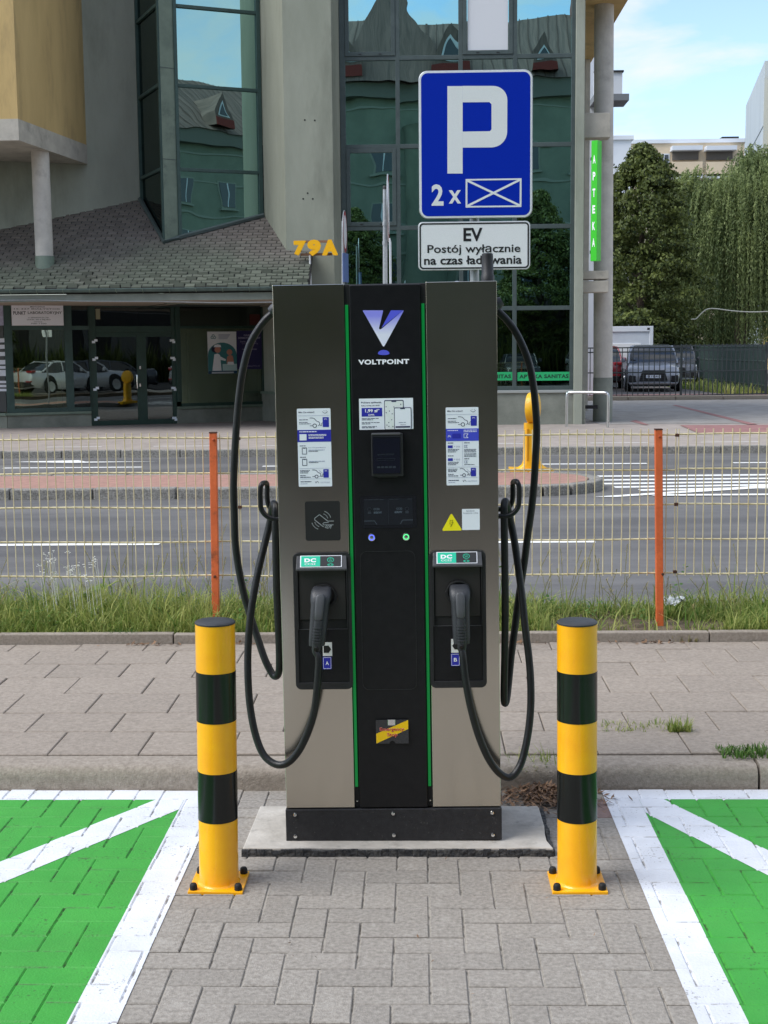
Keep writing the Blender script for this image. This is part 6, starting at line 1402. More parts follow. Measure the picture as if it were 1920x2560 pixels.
# leaf litter behind the pad and along the edging
def litter(n, f, size, m, label):
    V, F, T = [], [], []; o = 0
    for _ in range(n):
        x, y, z = f(); a = rnd.uniform(0, 6.28); l_ = size * rnd.uniform(.4, 1.2); w_ = l_ * rnd.uniform(.15, .4); tl = rnd.uniform(-.6, .6); tr_ = rnd.uniform(-.5, .5)
        d = Vector((math.cos(a), math.sin(a), tl)) * l_; s_ = Vector((-math.sin(a), math.cos(a), tr_)) * w_; c = Vector((x, y, z + abs(tl) * l_ * .5 + abs(tr_) * w_ * .5))
        V += [tuple(c - d * .5), tuple(c + s_ * .5), tuple(c + d * .5), tuple(c - s_ * .5)]; F.append((o, o + 1, o + 2, o + 3)); o += 4; T += [rnd.random()] * 4
    ob = link('leaf_litter', np_mesh('leaf_litter', np.array(V), np.array(F), np.array(T)), m, kind='stuff'); ob['label'] = label; ob['category'] = 'leaf litter'
m_dead = leafmat('dead_leaves', lin((70, 52, 40)), lin((164, 128, 96)), .1)
def pile():
    u = abs(rnd.gauss(0, .5)); x = rnd.gauss(.49, .085); y = 5.15 - abs(rnd.gauss(0, .11)); return max(.30, x), max(4.78, y), rnd.uniform(.003, .035) * max(.15, 1 - abs(x - .48) / .24)
litter(1500, pile, .035, m_dead, 'heap of dry brown leaves between the charging pad and the kerb')
litter(170, lambda: (rnd.choice((-1.55, -1.05, -.2, .55, .95, 1.3)) + rnd.gauss(0, .09), 7.41 - abs(rnd.gauss(0, .02)), .104), .04, m_dead, 'scattered dry leaves at the foot of the verge edging')
litter(26, lambda: (rnd.uniform(-.75, .65), rnd.uniform(3.3, 5.1), .003), .018, m_dead, 'single dry seeds and leaf bits on the pavers')
pp_ = onZ(1682, 1518, .16)
lt = MB()
for _ in range(16):
    x, y = rnd.uniform(-.065, .065), rnd.uniform(-.03, .03); r_ = rnd.uniform(.012, .03)
    lt.add([(x + r_ * math.cos(t) * rnd.uniform(.6, 1.3), y + r_ * math.sin(t) * rnd.uniform(.6, 1.3), rnd.uniform(.0, .06)) for t in (0, 1.3, 2.6, 3.9, 5.1)], [(0, 1, 2), (0, 2, 3), (0, 3, 4)])
po = lt.build('litter_paper', mat('paper_white', lin((226, 230, 236)), rough=.8), None); po.location = (pp_.x, pp_.y, .17); po['label'] = 'crumpled white paper litter in the grass by the orange post'; po['category'] = 'litter'

# ---- trees
m_bark = mat('bark', lin((86, 74, 62)), lin((62, 54, 46)), 6, .95, .8, 12)
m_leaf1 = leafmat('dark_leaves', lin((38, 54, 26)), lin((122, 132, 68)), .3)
m_leaf2 = leafmat('willow_leaves', lin((66, 86, 50)), lin((160, 172, 112)), .4)
def leaf_quads(C_, Nn, L_, W_, tone, up=None):
    n = len(C_); r_ = nr.normal(size=(n, 3)); d = np.cross(Nn, r_); d /= np.linalg.norm(d, axis=1, keepdims=True) + 1e-9
    if up is not None: d = up
    s_ = np.cross(Nn, d); s_ /= np.linalg.norm(s_, axis=1, keepdims=True) + 1e-9
    L_, W_ = L_[:, None], W_[:, None]
    V = np.stack([C_ - d * L_ * .5, C_ + s_ * W_ * .5, C_ + d * L_ * .5, C_ - s_ * W_ * .5], 1).reshape(-1, 3)
    F = np.arange(4 * n).reshape(n, 4); return V, F, np.repeat(tone, 4)
def broad_crown(env, n_lobe, per, size, h0, h1):
    """env(t) = crown radius at relative height t; leaves sit on many small lobes"""
    parts = []
    for _ in range(n_lobe):
        t = nr.random() ** .85; a = nr.uniform(0, 2 * np.pi); r_ = env(t) * (1 + .16 * np.sin(3 * a + 9 * t) + .12 * np.sin(5 * a - 14 * t + 1)); q_ = np.sqrt(nr.uniform(.3, 1)); lr = nr.uniform(.3, .8) * (.6 + .4 * r_ / 2.4); lt_ = nr.uniform(-.22, .22)
        c = np.array([np.cos(a) * r_ * q_ * .9, np.sin(a) * r_ * q_ * .9, h0 + (h1 - h0) * t]); n = int(per * nr.uniform(.6, 1.3))
        dirs = nr.normal(size=(n, 3)); dirs /= np.linalg.norm(dirs, axis=1, keepdims=True); dirs[:, 2] = np.abs(dirs[:, 2]) * .9 - .25 * nr.random(n)
        P = c + dirs * lr * nr.uniform(.55, 1.08, n)[:, None] * np.array([1, 1, .8])
        nn = dirs + nr.normal(scale=.55, size=(n, 3)); nn /= np.linalg.norm(nn, axis=1, keepdims=True)
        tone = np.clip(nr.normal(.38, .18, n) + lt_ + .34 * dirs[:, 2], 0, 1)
        parts.append(leaf_quads(P, nn, size * nr.uniform(.7, 1.3, n), size * nr.uniform(.45, .8, n), tone))
    return stack(parts)
def trunk_mb(h, r0, limbs=7, spread=1.6):
    mb = MB(); mb.tube([(0, 0, -.1), (.05, .02, h * .3), (-.04, .05, h * .6), (.03, 0, h * .95)], [r0, r0 * .8, r0 * .5, r0 * .12], 10); l2 = []
    for k in range(limbs):
        z = h * rnd.uniform(.25, .75); a = k * 2.4; d = spread * rnd.uniform(.5, 1); l2.append(MB().tube([(0, 0, z), (math.cos(a) * d * .4, math.sin(a) * d * .4, z + d * .35), (math.cos(a) * d, math.sin(a) * d, z + d * 1.0)], [r0 * .4, r0 * .28, r0 * .08], 7))
    return mb, l2
def tree(name, label, pos, crown_me, m, h, r0, spread, rz=0, scl=1, group=None):
    t = thing(name, label, 'tree', Matrix.Translation(pos) @ Matrix.Rotation(rz, 4, 'Z') @ Matrix.Scale(scl, 4), group)
    tr_, lm = trunk_mb(h, r0, 7, spread); tr_.build('trunk', m_bark, t, smooth=60)
    for l_ in lm: l_.build('limb', m_bark, t, smooth=60)
    link('crown', crown_me, m, t); return t
env1 = lambda t: float(np.interp(t, [0, .12, .35, .6, .8, .92, 1], [1.8, 2.6, 2.8, 2.5, 1.75, .85, .1]))
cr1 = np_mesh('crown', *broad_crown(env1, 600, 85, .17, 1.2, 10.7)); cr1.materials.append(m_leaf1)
tb = onY(1600, 870, 60)
tree('broadleaf_tree', 'dense dark green tree with pointed crown behind the concrete column', (tb.x, 60, .2), cr1, m_leaf1, 9, .22, 1.5, 0, .95)
def willow_crown():
    parts = []; ns = 0
    cl = [(nr.uniform(0, 2 * np.pi), nr.random() ** .5, nr.uniform(-1.3, .7), nr.uniform(-.3, .3)) for _ in range(70)]
    for _ in range(3700):
        ca, cq, cz, ct = cl[int(nr.integers(70))]
        a = ca + nr.normal(scale=.13 / max(cq, .25)); q_ = float(np.clip(cq + nr.normal(scale=.07), 0, 1.02)); R_ = 4.7 * q_; zt = 7.4 + 3.9 * np.sqrt(max(0, 1 - min(1, q_) ** 2.2)) + cz + nr.uniform(-.35, .25)
        ln = min(nr.uniform(2.4, 7.4) * (.6 + .6 * q_), zt - .9); n = int(ln / .085); t = np.linspace(0, 1, n)
        out = nr.uniform(.25, .7)
        P = np.stack([np.cos(a) * (R_ + out * (1 - (1 - t) ** 3)), np.sin(a) * (R_ + out * (1 - (1 - t) ** 3)), zt + .25 * np.sin(t * 2.2) - ln * t ** 1.35], 1) + nr.normal(scale=.035, size=(n, 3))
        d = np.gradient(P, axis=0); d += nr.normal(scale=.05, size=d.shape); d[:, 2] -= .04; d /= np.linalg.norm(d, axis=1, keepdims=True)
        nn = nr.normal(size=(n, 3)); nn -= d * (nn * d).sum(1, keepdims=True); nn /= np.linalg.norm(nn, axis=1, keepdims=True)
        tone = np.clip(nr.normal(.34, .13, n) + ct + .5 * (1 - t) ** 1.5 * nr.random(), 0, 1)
        parts.append(leaf_quads(P, nn, nr.uniform(.15, .28, n), nr.uniform(.035, .07, n), tone, d))
    return np_mesh('crown', *stack(parts))
wc = willow_crown(); wc.materials.append(m_leaf2)
wb = onY(1850, 870, 68)
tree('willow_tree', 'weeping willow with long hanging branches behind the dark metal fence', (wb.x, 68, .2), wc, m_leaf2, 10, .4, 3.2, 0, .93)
tb2 = onY(1735, 870, 78); tree('broadleaf_tree', 'darker tree showing between the pointed tree and the willow', (tb2.x, 78, .2), cr1, m_leaf1, 9, .25, 1.5, 1.2, .95)
tb3 = onY(1455, 870, 74); tree('broadleaf_tree', 'dark green tree seen through the gap between pier and column', (tb3.x, 72, .2), cr1, m_leaf1, 9, .25, 1.5, 2.6, 1.0)
tb4 = onY(1990, 870, 74); tree('willow_tree', 'second willow mass at the right edge beyond the fence', (tb4.x + 1.5, 78, .2), wc, m_leaf2, 10, .4, 3.2, 1.7, .9)

# ================================================================== BEHIND THE BUILDING: FENCE, CARS, CONTAINER, HOUSES
m_iron = mat('fence_iron', lin((62, 70, 70)), lin((50, 58, 58)), 5, .55)
def bar_fence(label, p, q, zb, zt_, step, rails, m=m_iron, post_at=(0, 1), ext=.0):
    e = Vector((q[0] - p[0], q[1] - p[1], 0)); L_ = e.length
    M_ = Matrix.Translation((p[0], p[1], 0)) @ Matrix.Rotation(math.atan2(e.y, e.x), 4, 'Z')
    t = thing('bar_fence', label, 'fence', M_)
    n = int(L_ / step); bm_ = MB().box(-.013, .013, -.013, .013, zb, zt_).mesh('bar'); bm_.materials.append(m)
    for i in range(n + 1): link('bar', bm_, None, t).location = (L_ * i / n, 0, 0)
    for z in rails: MB().box(0, L_, -.02, .02, z - .02, z + .02).build('rail', m, t)
    for f in post_at: MB().box(L_ * f - .035, L_ * f + .035, -.035, .035, .1, zt_ + .05).build('post', m, t, bevel=.006)
    return t
fp = [onZ(1462, 997, .2), onZ(1702, 997, .2), onZ(1914, 990, .2)]
p0, p1_, p2_ = (fp[0].x, 44.2), (gx(1702, 990, 44.0), 44.0), (gx(1914, 990, 45.2), 45.2)
zf0, zf1 = onY(1640, 994, 44).z, onY(1640, 867, 44).z
bar_fence('dark metal bar gate in front of the grey car', p0, p1_, zf0, zf1, .168, (zf0 + .06, onY(1640, 931, 44).z, zf1 - .02, zf1 - .16))
bar_fence('dark metal bar fence right of the gate post', p1_, p2_, zf0, zf1 + .08, .168, (zf0 + .06, onY(1640, 929, 44).z, zf1 + .03, zf1 - .12), post_at=(1,))
bar_fence('long dark green fence receding behind the bar fence', (p2_[0] + .05, p2_[1] + .2), (gx(1725, 940, 60), 60), .3, zf1 + .05, .11, (.5, 1.3, zf1), mat('fence_green', lin((58, 76, 70)), rough=.55))
bar_fence('dark fence continuing past the right edge', (p2_[0] + .08, p2_[1] - .02), (p2_[0] + 4, p2_[1] + .9), zf0, zf1 + .1, .168, (zf0 + .06, zf1 - .1, zf1 + .03), post_at=(1,))
gs_ = blades(2600, (gx(1740, 980, 50), gx(1960, 980, 47)), (45.4, 58), .2, .1, .4, .02, .8)
go = link('lot_grass', np_mesh('lot_grass', *gs_), m_grass, kind='stuff'); go['label'] = 'grass strip along the green fence of the parking lot'; go['category'] = 'grass'

m_tyre = mat('tyre', (.012, .012, .013), rough=.8); m_rim = mat('alloy', (.45, .46, .48), rough=.3, metal=1)
m_cglass = mat('car_glass', (.018, .022, .026), rough=.04, spec=1.0); m_trimb = mat('car_black_trim', (.012, .012, .013), rough=.5)
m_lamp = mat('head_lamp', (.7, .72, .75), rough=.1, coat=1); m_tail = mat('tail_lamp', (.35, .01, .015), rough=.15, coat=1)
def carpaint(name, c): return mat(name, c, rough=.35, metal=.25, coat=1)
def car(label, pos, rz, paintm, L=4.7, W=1.88, Hh=1.68, rear=False, plate='', suv=True, group='parked cars'):
    """y runs forward (towards the nose at -y when rz = 0)"""
    t = thing('parked_car', label, 'car', Matrix.Translation(pos) @ Matrix.Rotation(rz, 4, 'Z'), group)
    hw = W / 2; bl = .98 if suv else .9; gc = .22
    st = [(-L / 2, .42, .62, .80), (-L / 2 + .06, .30, .80, .90), (-L / 2 + .25, gc, .92, .96), (-L / 2 + 1.1, gc, bl + .04, 1.0), (-L / 2 + 1.45, gc, bl + .07, 1.0), (0, gc, bl + .08, 1.0), (L / 2 - .9, gc, bl + .10, .99), (L / 2 - .25, gc + .03, bl + .10, .95), (L / 2 - .05, .32, bl + .02, .90), (L / 2, .42, .75, .82)]
    rings = []
    for y, z0, z1, f in st:
        w_ = hw * f; zc = (z0 + z1) / 2
        rings.append([Vector((sx * w_ * kx, y, z)) for sx, kx, z in ((-1, .86, z0), (-1, .97, z0 + (z1 - z0) * .18), (-1, 1.0, zc), (-1, .97, z0 + (z1 - z0) * .82), (-1, .86, z1 - .02), (-1, .45, z1 + .02), (1, .45, z1 + .02), (1, .86, z1 - .02), (1, .97, z0 + (z1 - z0) * .82), (1, 1.0, zc), (1, .97, z0 + (z1 - z0) * .18), (1, .86, z0))])
    body = loft(MB(), rings).build('body', paintm, t, smooth=45)
    y0, y1, y2, y3 = -L / 2 + 1.25, -L / 2 + 2.05, L / 2 - .75, L / 2 - .15
    if not suv: y2, y3 = L / 2 - 1.35, L / 2 - .55
    gh = []
    for f in np.linspace(0, 1, 9):
        if f < .25: k = f / .25; y = y0 + (y1 - y0) * k; z = bl + .02 + (Hh - .05 - bl) * math.sin(k * math.pi / 2)
        elif f < .75: k = (f - .25) / .5; y = y1 + (y2 - y1) * k; z = Hh - .05 + .03 * math.sin(k * math.pi)
        else: k = (f - .75) / .25; y = y2 + (y3 - y2) * k; z = bl + .04 + (Hh - .05 - bl) * math.cos(k * math.pi / 2)
        wt = hw * (.93 - .2 * (z - bl) / (Hh - bl)); gh.append([Vector((-hw * .93, y, bl)), Vector((-wt, y, z - .03)), Vector((-wt * .8, y, z)), Vector((wt * .8, y, z)), Vector((wt, y, z - .03)), Vector((hw * .93, y, bl))])
    loft(MB(), gh).build('glazing', m_cglass, t, smooth=45)
    rf_ = [[Vector((-w_, y, z - .05)), Vector((-w_ * .97, y, z - .005)), Vector((-w_ * .8, y, z + .022)), Vector((w_ * .8, y, z + .022)), Vector((w_ * .97, y, z - .005)), Vector((w_, y, z - .05))] for y, z, w_ in ((y1 - .12, Hh - .075, hw * .745), (y1 + .1, Hh - .045, hw * .755), ((y1 + y2) / 2, Hh - .015, hw * .77), (y2, Hh - .04, hw * .755), (y2 + .15, Hh - .08, hw * .74))]
    loft(MB(), rf_).build('roof', paintm, t, smooth=45)
    for sx in (-1, 1):
        for a, b in (((hw * .91, y0 + .02, bl + .02), (hw * .74, y1 - .05, Hh - .07)), ((hw * .905, (y1 + y2) / 2, bl + .02), (hw * .765, (y1 + y2) / 2 + .05, Hh - .06)), ((hw * .91, y3 - .05, bl + .04), (hw * .74, y2 + .05, Hh - .07))):
            MB().tube([(sx * a[0], a[1], a[2]), (sx * (a[0] + b[0]) / 2 * 1.02, (a[1] + b[1]) / 2, (a[2] + b[2]) / 2 + .03), (sx * b[0], b[1], b[2])], .045, 8).build('pillar', paintm, t, smooth=60)
        MB().box(sx * hw * 1.0, sx * (hw + .17), y0 + .38, y0 + .5, bl + .08, bl + .22).build('mirror', paintm, t, bevel=.03)
        for yy in (-L / 2 + .92, L / 2 - .98):
            MB().lathe([(.42, -.02), (.42, .02)], 24, Matrix.Translation((sx * (hw - .008), yy, .37)) @ Matrix.Rotation(R(90), 4, 'Y')).build('wheel_arch', m_trimb, t)
            wv_ = thing('wheel', 'x', 'x'); del wv_['label'], wv_['category']; wv_.parent = t
            MB().lathe([(.26, -.11), (.335, -.1), (.35, -.05), (.35, .05), (.335, .1), (.26, .11)], 26, Matrix.Translation((sx * (hw - .09), yy, .35)) @ Matrix.Rotation(R(90), 4, 'Y')).build('tyre', m_tyre, wv_, smooth=40)
            MB().lathe([(.25, .0), (.24, .02), (.06, .01), (.05, .02)], 22, Matrix.Translation((sx * (hw + .012), yy, .35)) @ Matrix.Rotation(R(90 * sx), 4, 'Y')).build('rim', m_rim, wv_, smooth=40)
            for k in range(5):
                a = k * 2 * math.pi / 5; MB().box(-.035, .035, -.004, .004, .05, .23, Matrix.Translation((sx * (hw + .034), yy, .35)) @ Matrix.Rotation(a, 4, 'X') @ Matrix.Rotation(R(90), 4, 'Z')).build('spoke', m_rim, wv_)
        # lamps
        yn = -L / 2
        MB().add([(sx * hw * .42, yn + .07, .76), (sx * hw * .90, yn + .26, .80), (sx * hw * .93, yn + .30, .88), (sx * hw * .45, yn + .07, .83)], [(0, 1, 2, 3) if sx > 0 else (3, 2, 1, 0)]).build('headlight', m_lamp, t).location = (0, -.045, .0)
        MB().box(sx * hw * .62, sx * hw * .90, yn - .005, yn + .2, .36, .60).build('air_inlet', m_trimb, t, bevel=.03)
        MB().box(sx * hw * .60, sx * hw * .93, L / 2 - .22, L / 2 + .01, .92, 1.05).build('tail_lamp', m_tail, t, bevel=.03)
        MB().box(sx * hw * .5, sx * hw * .88, L / 2 - .15, L / 2 + .02, .5, .56).build('reflector', m_tail, t, bevel=.01)
    yn = -L / 2
    MB().plate([(-hw * .52, .40), (hw * .52, .40), (hw * .40, .78), (-hw * .40, .78)], yn - .03, yn + .1).build('grille', m_trimb, t, bevel=.02)
    for k in range(5): MB().box(-hw * (.50 - .025 * k), hw * (.50 - .025 * k), yn - .045, yn - .02, .45 + .07 * k, .465 + .07 * k).build('grille_bar', mat('grille_grey', (.06, .06, .065), rough=.4), t)
    MB().plate([(-hw * .85, .27), (hw * .85, .27), (hw * .9, .33), (hw * .55, .34), (-hw * .55, .34), (-hw * .9, .33)], yn - .025, yn + .15).build('bumper_lip', m_rim, t, bevel=.01)
    MB().box(-hw * .8, hw * .8, yn + .02, yn + .2, .2, .31).build('lower_intake', m_trimb, t)
    MB().box(-hw * .84, hw * .84, L / 2 - .2, L / 2 + .03, .30, .50).build('rear_bumper', m_trimb, t, bevel=.03)
    for yy in ((yn - .06,) if not rear else (L / 2 + .04,)):
        pl = MB().box(-.26, .26, yy - .008, yy + .008, .50 if not rear else .62, .61 if not rear else .73).build('number_plate', m_print_w, t)
        if plate: add_text(MB(), plate, -.21, .21, .525, .59, yy - .0095, .01).build('lettering', m_sblack, pl)
    return t
cgrey = carpaint('paint_grey', (.33, .345, .38)); cred = carpaint('paint_red', (.26, .012, .022)); cwhite = carpaint('paint_white', (.70, .71, .72)); cdark = carpaint('paint_anthracite', (.09, .095, .11)); csilver = carpaint('paint_silver', (.42, .43, .44))
c0 = onY(1631, 985, 50.2)
car('grey SUV facing the street behind the bar gate', (gx(1657, 950, 49.0), 51.4, .2), R(-8), cgrey, 4.9, 1.95, 1.70, plate='BI 116AL')
car('red SUV seen from behind next to the grey SUV', (gx(1519, 950, 53), 55.5, .2), R(180 - 7), cred, 4.5, 1.86, 1.68, rear=True)
car('white car glimpsed between the pier and the concrete column', (gx(1462, 950, 50), 52.5, .2), R(-5), cwhite, 4.5, 1.84, 1.55, plate='BI 4')
car('dark SUV parked to the right of the grey SUV', (gx(1712, 950, 56), 58.5, .2), R(-9), cdark, 4.7, 1.9, 1.72)
# container
k1 = gx(1633, 850, 56.0)
ct = thing('site_container', 'white site cabin container behind the parked cars', 'container', (k1 - 3, 56, .2))
zt_c = onY(1633, 815, 56).z - .2
MB().box(-3, 3, .05, 2.4, .05, zt_c - .05).build('shell', mat('container_white', lin((206, 212, 218)), lin((196, 202, 208)), 2, .5), ct)
for x in (-3, 2.85): MB().box(x, x + .15, 0, .15, 0, zt_c).build('corner_post', mat('container_frame', lin((216, 220, 224)), rough=.5), ct, bevel=.01)
for z in (0, zt_c - .22): MB().box(-2.85, 2.85, .0, .12, z, z + .22).build('frame_rail', MATS['container_frame'], ct, bevel=.01)
for x in (-2.4, -1.3, -.2, .9): MB().box(x, x + .02, .03, .06, .25, zt_c - .25).build('panel_joint', mat('joint_grey', lin((160, 166, 172)), rough=.6), ct)
MB().box(.35, 2.5, .02, .06, .2, zt_c - .70).build('roller_door', mat('container_door', lin((226, 226, 224)), rough=.5), ct, bevel=.008)
MB().box(2.75, 2.85, -.01, .02, zt_c - .15, zt_c - .07).build('corner_casting', m_sblack, ct)

# ---- far houses
m_cream = mat('far_cream', lin((226, 206, 176)), lin((214, 194, 166)), .3, .9); m_farw = mat('far_white', lin((222, 226, 230)), lin((210, 214, 220)), .3, .9); m_fglass = mat('far_window', (.05, .06, .075), rough=.12); m_farg = mat('far_panel', lin((178, 188, 194)), lin((166, 176, 182)), .5, .8, stretch=(1, 1, .2)); m_fyel = mat('far_yellow', lin((226, 196, 120)), rough=.9)
def block(label, x0, x1, ytop, Y, depth, m, wins=(), rz=0):
    a, b = gx(x0, ytop, Y), gx(x1, ytop, Y); zt = onY((x0 + x1) / 2, ytop, Y).z
    t = thing('apartment_block', label, 'building', ((a + b) / 2, Y, 0)); hw = (b - a) / 2
    MB().box(-hw, hw, 0, depth, 0, zt).build('wall', m, t); MB().box(-hw - .2, hw + .2, -.2, depth + .2, zt, zt + .35).build('roof_edge', m_farw, t)
    for wx, wy, ww, wh in wins:
        p = onY(wx, wy, Y); cxw, czw = p.x - (a + b) / 2, p.z; w_, h_ = ww * Y / FPX / 2, wh * Y / FPX / 2
        wv_ = MB().box(cxw - w_ - .12, cxw + w_ + .12, -.06, .02, czw - h_ - .12, czw + h_ + .12).build('window', m_farw, t); MB().box(cxw - w_, cxw + w_, -.1, -.055, czw - h_, czw + h_).build('pane', m_fglass, wv_); MB().box(cxw - .06, cxw + .06, -.13, -.1, czw - h_, czw + h_).build('mullion', m_farw, wv_)
    return t, (a + b) / 2, zt
wins = [(1612, 400, 22, 20), (1659, 398, 22, 20), (1612, 470, 22, 20), (1659, 470, 22, 20), (1612, 540, 22, 20), (1659, 540, 22, 20)]
t, cxb, zt_b = block('cream apartment block beyond the trees', 1545, 1862, 358, 130, 12, m_cream, wins)
for y in (385, 455, 525):
    for x in (1705, 1790):
        p, q = onY(x - 25, y + 16, 130), onY(x + 40, y - 6, 130)
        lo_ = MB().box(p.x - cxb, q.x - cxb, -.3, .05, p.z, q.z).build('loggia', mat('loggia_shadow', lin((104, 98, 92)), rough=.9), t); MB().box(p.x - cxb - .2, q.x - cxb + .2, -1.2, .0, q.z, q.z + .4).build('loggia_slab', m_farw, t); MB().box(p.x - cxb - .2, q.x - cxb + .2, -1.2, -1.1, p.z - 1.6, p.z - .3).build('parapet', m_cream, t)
p = onY(1838, 352, 131); MB().box(p.x - cxb - .8, p.x - cxb + .8, 3, 4.5, zt_b, zt_b + 1.0).build('roof_vent', m_trimb, t)
block('white gable of a low block just right of the column', 1500, 1578, 350, 122, 10, m_farw)
t = thing('tower_block', 'tall grey panelled block at the right edge of the view', 'building', (gx(1890, 300, 100), 100, 0))
a, b = gx(1866, 200, 118) - t.location.x, gx(1912, 160, 100) - t.location.x
z1_ = onY(1912, 152, 100).z
MB().prism([(b, 0), (b + 30, -4), (b + 30, 12), (a, 18)], 0, z1_).build('wall', m_farg, t)
MB().box(b + .35, b + 26, -3.9, -.05, 0, z1_ - 1).build('front_wall', m_fyel, t)
for k in range(int((z1_ - 4) / 2.7)): MB().prism([(b - .04, 0), (b + .3, 0), (a + .3, 17.9), (a - .04, 18)], 4 + k * 2.7, 4.06 + k * 2.7).build('panel_joint', mat('far_joint', lin((150, 160, 168)), rough=.9), t)
MB().tube([(b + 1.2, 1, z1_ - .1), (b + 1.2, 1, z1_ + 1.6)], .05, 5).build('roof_mast', m_trimb, t)
# far wing with balcony between pier and column
rb = thing('balcony_house', 'white house with balcony partly hidden behind the concrete column', 'building', (gx(1505, 300, 46), 46, 0))
xx = lambda x: gx(x, 250, 46) - rb.location.x
MB().box(xx(1474), xx(1530), 0.0, 6, 0.1, onY(1500, 120, 46).z).build('wall', m_farw, rb)
MB().box(xx(1474), xx(1559), -1.2, 0.02, onY(1500, 268, 46).z, onY(1500, 252, 46).z).build('balcony_slab', mat('balcony_grey', lin((120, 124, 128)), rough=.8), rb)
MB().box(xx(1474), xx(1543), -1.1, -1.0, onY(1500, 251, 46).z, onY(1500, 198, 46).z).build('balcony_parapet', m_farw, rb)
MB().box(xx(1474), xx(1546), -1.16, -.96, onY(1500, 198, 46).z, onY(1500, 194, 46).z).build('parapet_rail', m_trimb, rb)
# thin pale cable slung across in front of the willow
cab = thing('slung_cable', 'thin pale cable slung across in front of the willow', 'cable', (gx(1800, 780, 50), 50, 0))
MB().tube(smooth_path([(gx(x, y, 50) - cab.location.x, 0, onY(x, y, 50).z) for x, y in ((1728, 798), (1740, 797), (1752, 785), (1768, 773), (1790, 772), (1830, 777), (1880, 780), (1960, 777), (2100, 770), (2300, 740))], 4), .02, 6).build('line', mat('cable_pale', lin((196, 196, 182)), rough=.6), cab, smooth=60)
MB().tube([(gx(2300, 740, 50) - cab.location.x, 0, 0), (gx(2300, 740, 50) - cab.location.x, 0, onY(2300, 735, 50).z)], .08, 8).build('mast', m_galv, cab, smooth=60)

# ================================================================== ACROSS THE STREET (stands behind the viewer, mirrored in the glass and the steel)
m_opp = mat('opposite_render', lin((128, 138, 122)), lin((112, 122, 108)), .5, .95); m_roofb = mat('opposite_roof', lin((128, 108, 100)), lin((98, 84, 78)), .8, .8, .6, 2, stretch=(7, .4, .4)); m_opr = mat('dormer_red', lin((120, 48, 42)), rough=.8)
op = thing('opposite_house', 'pale green house with brown metal roof and dormers mirrored in the tall glazing', 'building', (0, -24, 0))
EV, RG = 17.6, 22.5
MB().box(-26, 52, -12, 0, 0, EV).build('wall', m_opp, op)
MB().box(-26.1, 52.1, -.5, .12, 0, 5.0).build('added_dark_base', mat('added_base_brown', lin((58, 50, 46)), lin((44, 40, 38)), 1.5, .8), op)  # unseen dark base, added so the upper steel panels reflect something darker
for k in range(19): MB().box(-25 + k * 4.0, -22.2 + k * 4.0, .1, .16, .6, 3.6).build('added_shop_window', m_fglass, op)  # unseen dark shopfronts, added with the base for the same reflection
m_course = mat('course_grey', lin((138, 144, 132)), rough=.9)
MB().prism([(-26.3, -.0), (52.3, 0), (52.3, .5), (-26.3, .5)], EV - .9, EV).build('cornice', mat('cornice_grey', lin((110, 112, 104)), rough=.9), op)
roof_ = MB().add([(-26.5, .7, EV), (52.5, .7, EV), (52.5, -5.5, RG), (-26.5, -5.5, RG), (-26.5, -12.5, EV), (52.5, -12.5, EV)], [(0, 3, 2, 1), (2, 3, 4, 5), (0, 4, 3), (1, 2, 5), (0, 1, 5, 4)]).build('roof', m_roofb, op)
for k, x in enumerate((-21, -15.5, -10, -4, 2, 7.5, 13, 18.5, 24, 30, 36, 42, 48)):
    z = EV + 1.0; big = k % 3 == 1
    s_ = 1.25 if big else .85
    MB().add([(x - s_, 1.0, z - .6), (x + s_, 1.0, z - .6), (x + s_ * .9, 1.0, z + .35), (x, 1.0, z + 1.9 * s_), (x - s_ * .9, 1.0, z + .35), (x, -4, z + 1.9 * s_), (x - s_, -3, z - .6), (x + s_, -3, z - .6)], [(4, 3, 2, 1, 0), (0, 6, 5, 3, 4), (1, 2, 3, 5, 7)]).build('dormer', m_roofb, roof_)
    MB().box(x - s_ * .95, x + s_ * .95, 1.02, 1.08, z - .6, z - .05).build('dormer_apron', m_opr, roof_)
    MB().add([(x - s_ * .62, 1.06, z + .1), (x + s_ * .62, 1.06, z + .1), (x, 1.06, z + 1.25 * s_)], [(2, 1, 0)]).build('dormer_pane', m_farw, roof_)
    MB().add([(x - s_ * .46, 1.1, z + .18), (x + s_ * .46, 1.1, z + .18), (x, 1.1, z + 1.02 * s_)], [(2, 1, 0)]).build('dormer_glass', m_fglass, roof_)
for k in range(130):
    x = -26 + k * .6; MB().add([(x - .03, .72, EV + .02), (x + .03, .72, EV + .02), (x + .03, -5.5, RG + .07), (x - .03, -5.5, RG + .07)], [(0, 3, 2, 1)]).build('standing_seam', mat('seam_brown', lin((84, 66, 60)), rough=.8), roof_)
for x, w_ in ((-7, 1.2), (10.5, 1.4), (27, 1.2), (39, 1.3)): MB().box(x - w_ / 2, x + w_ / 2, -6, -4.8, RG - 1, RG + 1.5).build('chimney', mat('chimney_brick', lin((128, 74, 62)), rough=.9), op)
MB().add([(-3.2, .3, EV), (3.2, .3, EV), (0, -3, EV + 7.0), (3.2, -6, EV), (-3.2, -6, EV)], [(1, 0, 2), (3, 1, 2), (4, 3, 2), (0, 4, 2)]).build('turret_roof', m_roofb, op).location = (-1.5, .8, .02)
for k in range(6): MB().box(-26.2, 52.2, -.02, .06, 5.1 + k * 2.2, 5.22 + k * 2.2).build('string_course', m_course, op)
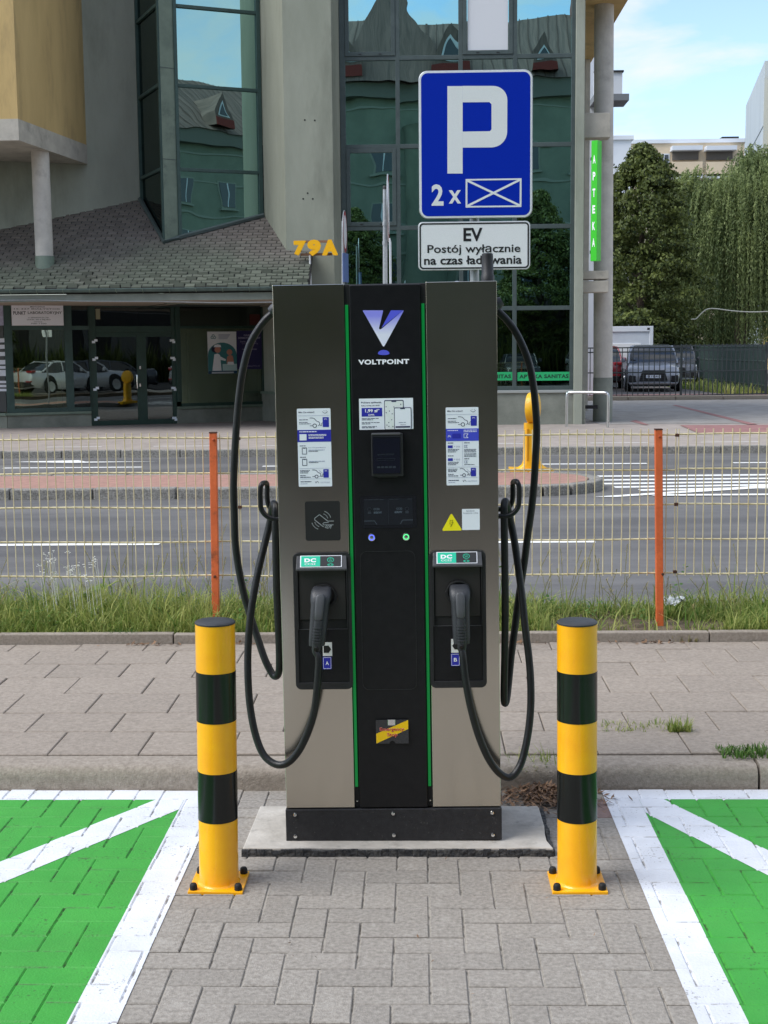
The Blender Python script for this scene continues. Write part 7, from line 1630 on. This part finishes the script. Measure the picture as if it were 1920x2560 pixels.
for x in (-22, -18.5, -15, -9, -5.5, -2, 3, 6.5, 10, 15, 18.5, 23, 27, 31, 35, 39, 43, 47):
    for z in (5.6, 9.0, 12.4):
        wv_ = MB().box(x - .75, x + .75, -.02, .05, z - .1, z + 1.8).build('window', m_course, op); MB().box(x - .04, x + .04, .09, .11, z, z + 1.7).build('mullion', m_farw, wv_); MB().box(x - .9, x + .9, .0, .2, z - .22, z - .1).build('sill', m_course, wv_); MB().box(x - .62, x + .62, .04, .09, z, z + 1.7).build('pane', m_fglass, wv_)
for x in (-12.2, .5, 12.6): MB().lathe([(1.3, 0), (1.3, EV - 3), (1.5, EV - 2.7)], 20, Matrix.Translation((x, .2, 0))).build('bow_front', m_opp, op, smooth=40)
for i, (x, y, s_) in enumerate(((-8.5, -15, 1.1), (-3.6, -17, .9), (6.6, -16, .95), (14, -15, 1.0), (-17, -16, 1.1))):
    tree('broadleaf_tree', ('street tree across the drive, mirrored in the glazing, number %s from the bay end' % ['two', 'three', 'four', 'five', 'one'][i]), (x, y, 0), cr1, m_leaf1, 9, .22, 1.5, i * 1.3, s_, 'street trees mirrored in the glazing')
hedge = MB()
hv = blades(16000, (-30, 30), (-14.6, -13.4), 0, .9, 2.2, .06, .5); hg = link('hedge', np_mesh('hedge', *hv), m_leaf1, kind='stuff'); hg['label'] = 'unseen hedge added behind the viewer to darken the reflections in the steel'; hg['category'] = 'hedge'  # unseen, made tall and dense so the steel mirrors a dark band
lab = ('white hatchback mirrored in the shop window by the laboratory sign', 'silver SUV mirrored in the right shop window', 'dark car mirrored in the entrance door glass', 'white SUV mirrored beside the silver one')
for (x, y, rz, pm_, su), lb in zip(((9.5, 4.6, 84, cwhite, False), (15.5, 6.3, 70, csilver, True), (13.2, 1.2, 95, cdark, False), (19.5, 3.4, 80, cwhite, True)), lab):
    car(lb, (x, y - 3.0, .0), R(rz), pm_, 4.4, 1.82, 1.68 if su else 1.48, suv=su, group='cars mirrored in the shop glass')
for i, x in enumerate((-11, -7.6, -4.4, 5.2, 8.6)):
    car(['anthracite car at the end of the row across the drive', 'grey car in the row across the drive', 'red car in the row across the drive', 'anthracite car beside the silver one across the drive', 'silver car in the row across the drive'][i], (x, -10.5, 0), R(180 + rnd.uniform(-3, 3)), (cdark, cgrey, cred, cdark, csilver)[i], 4.5, 1.85, 1.6, group='cars across the drive')
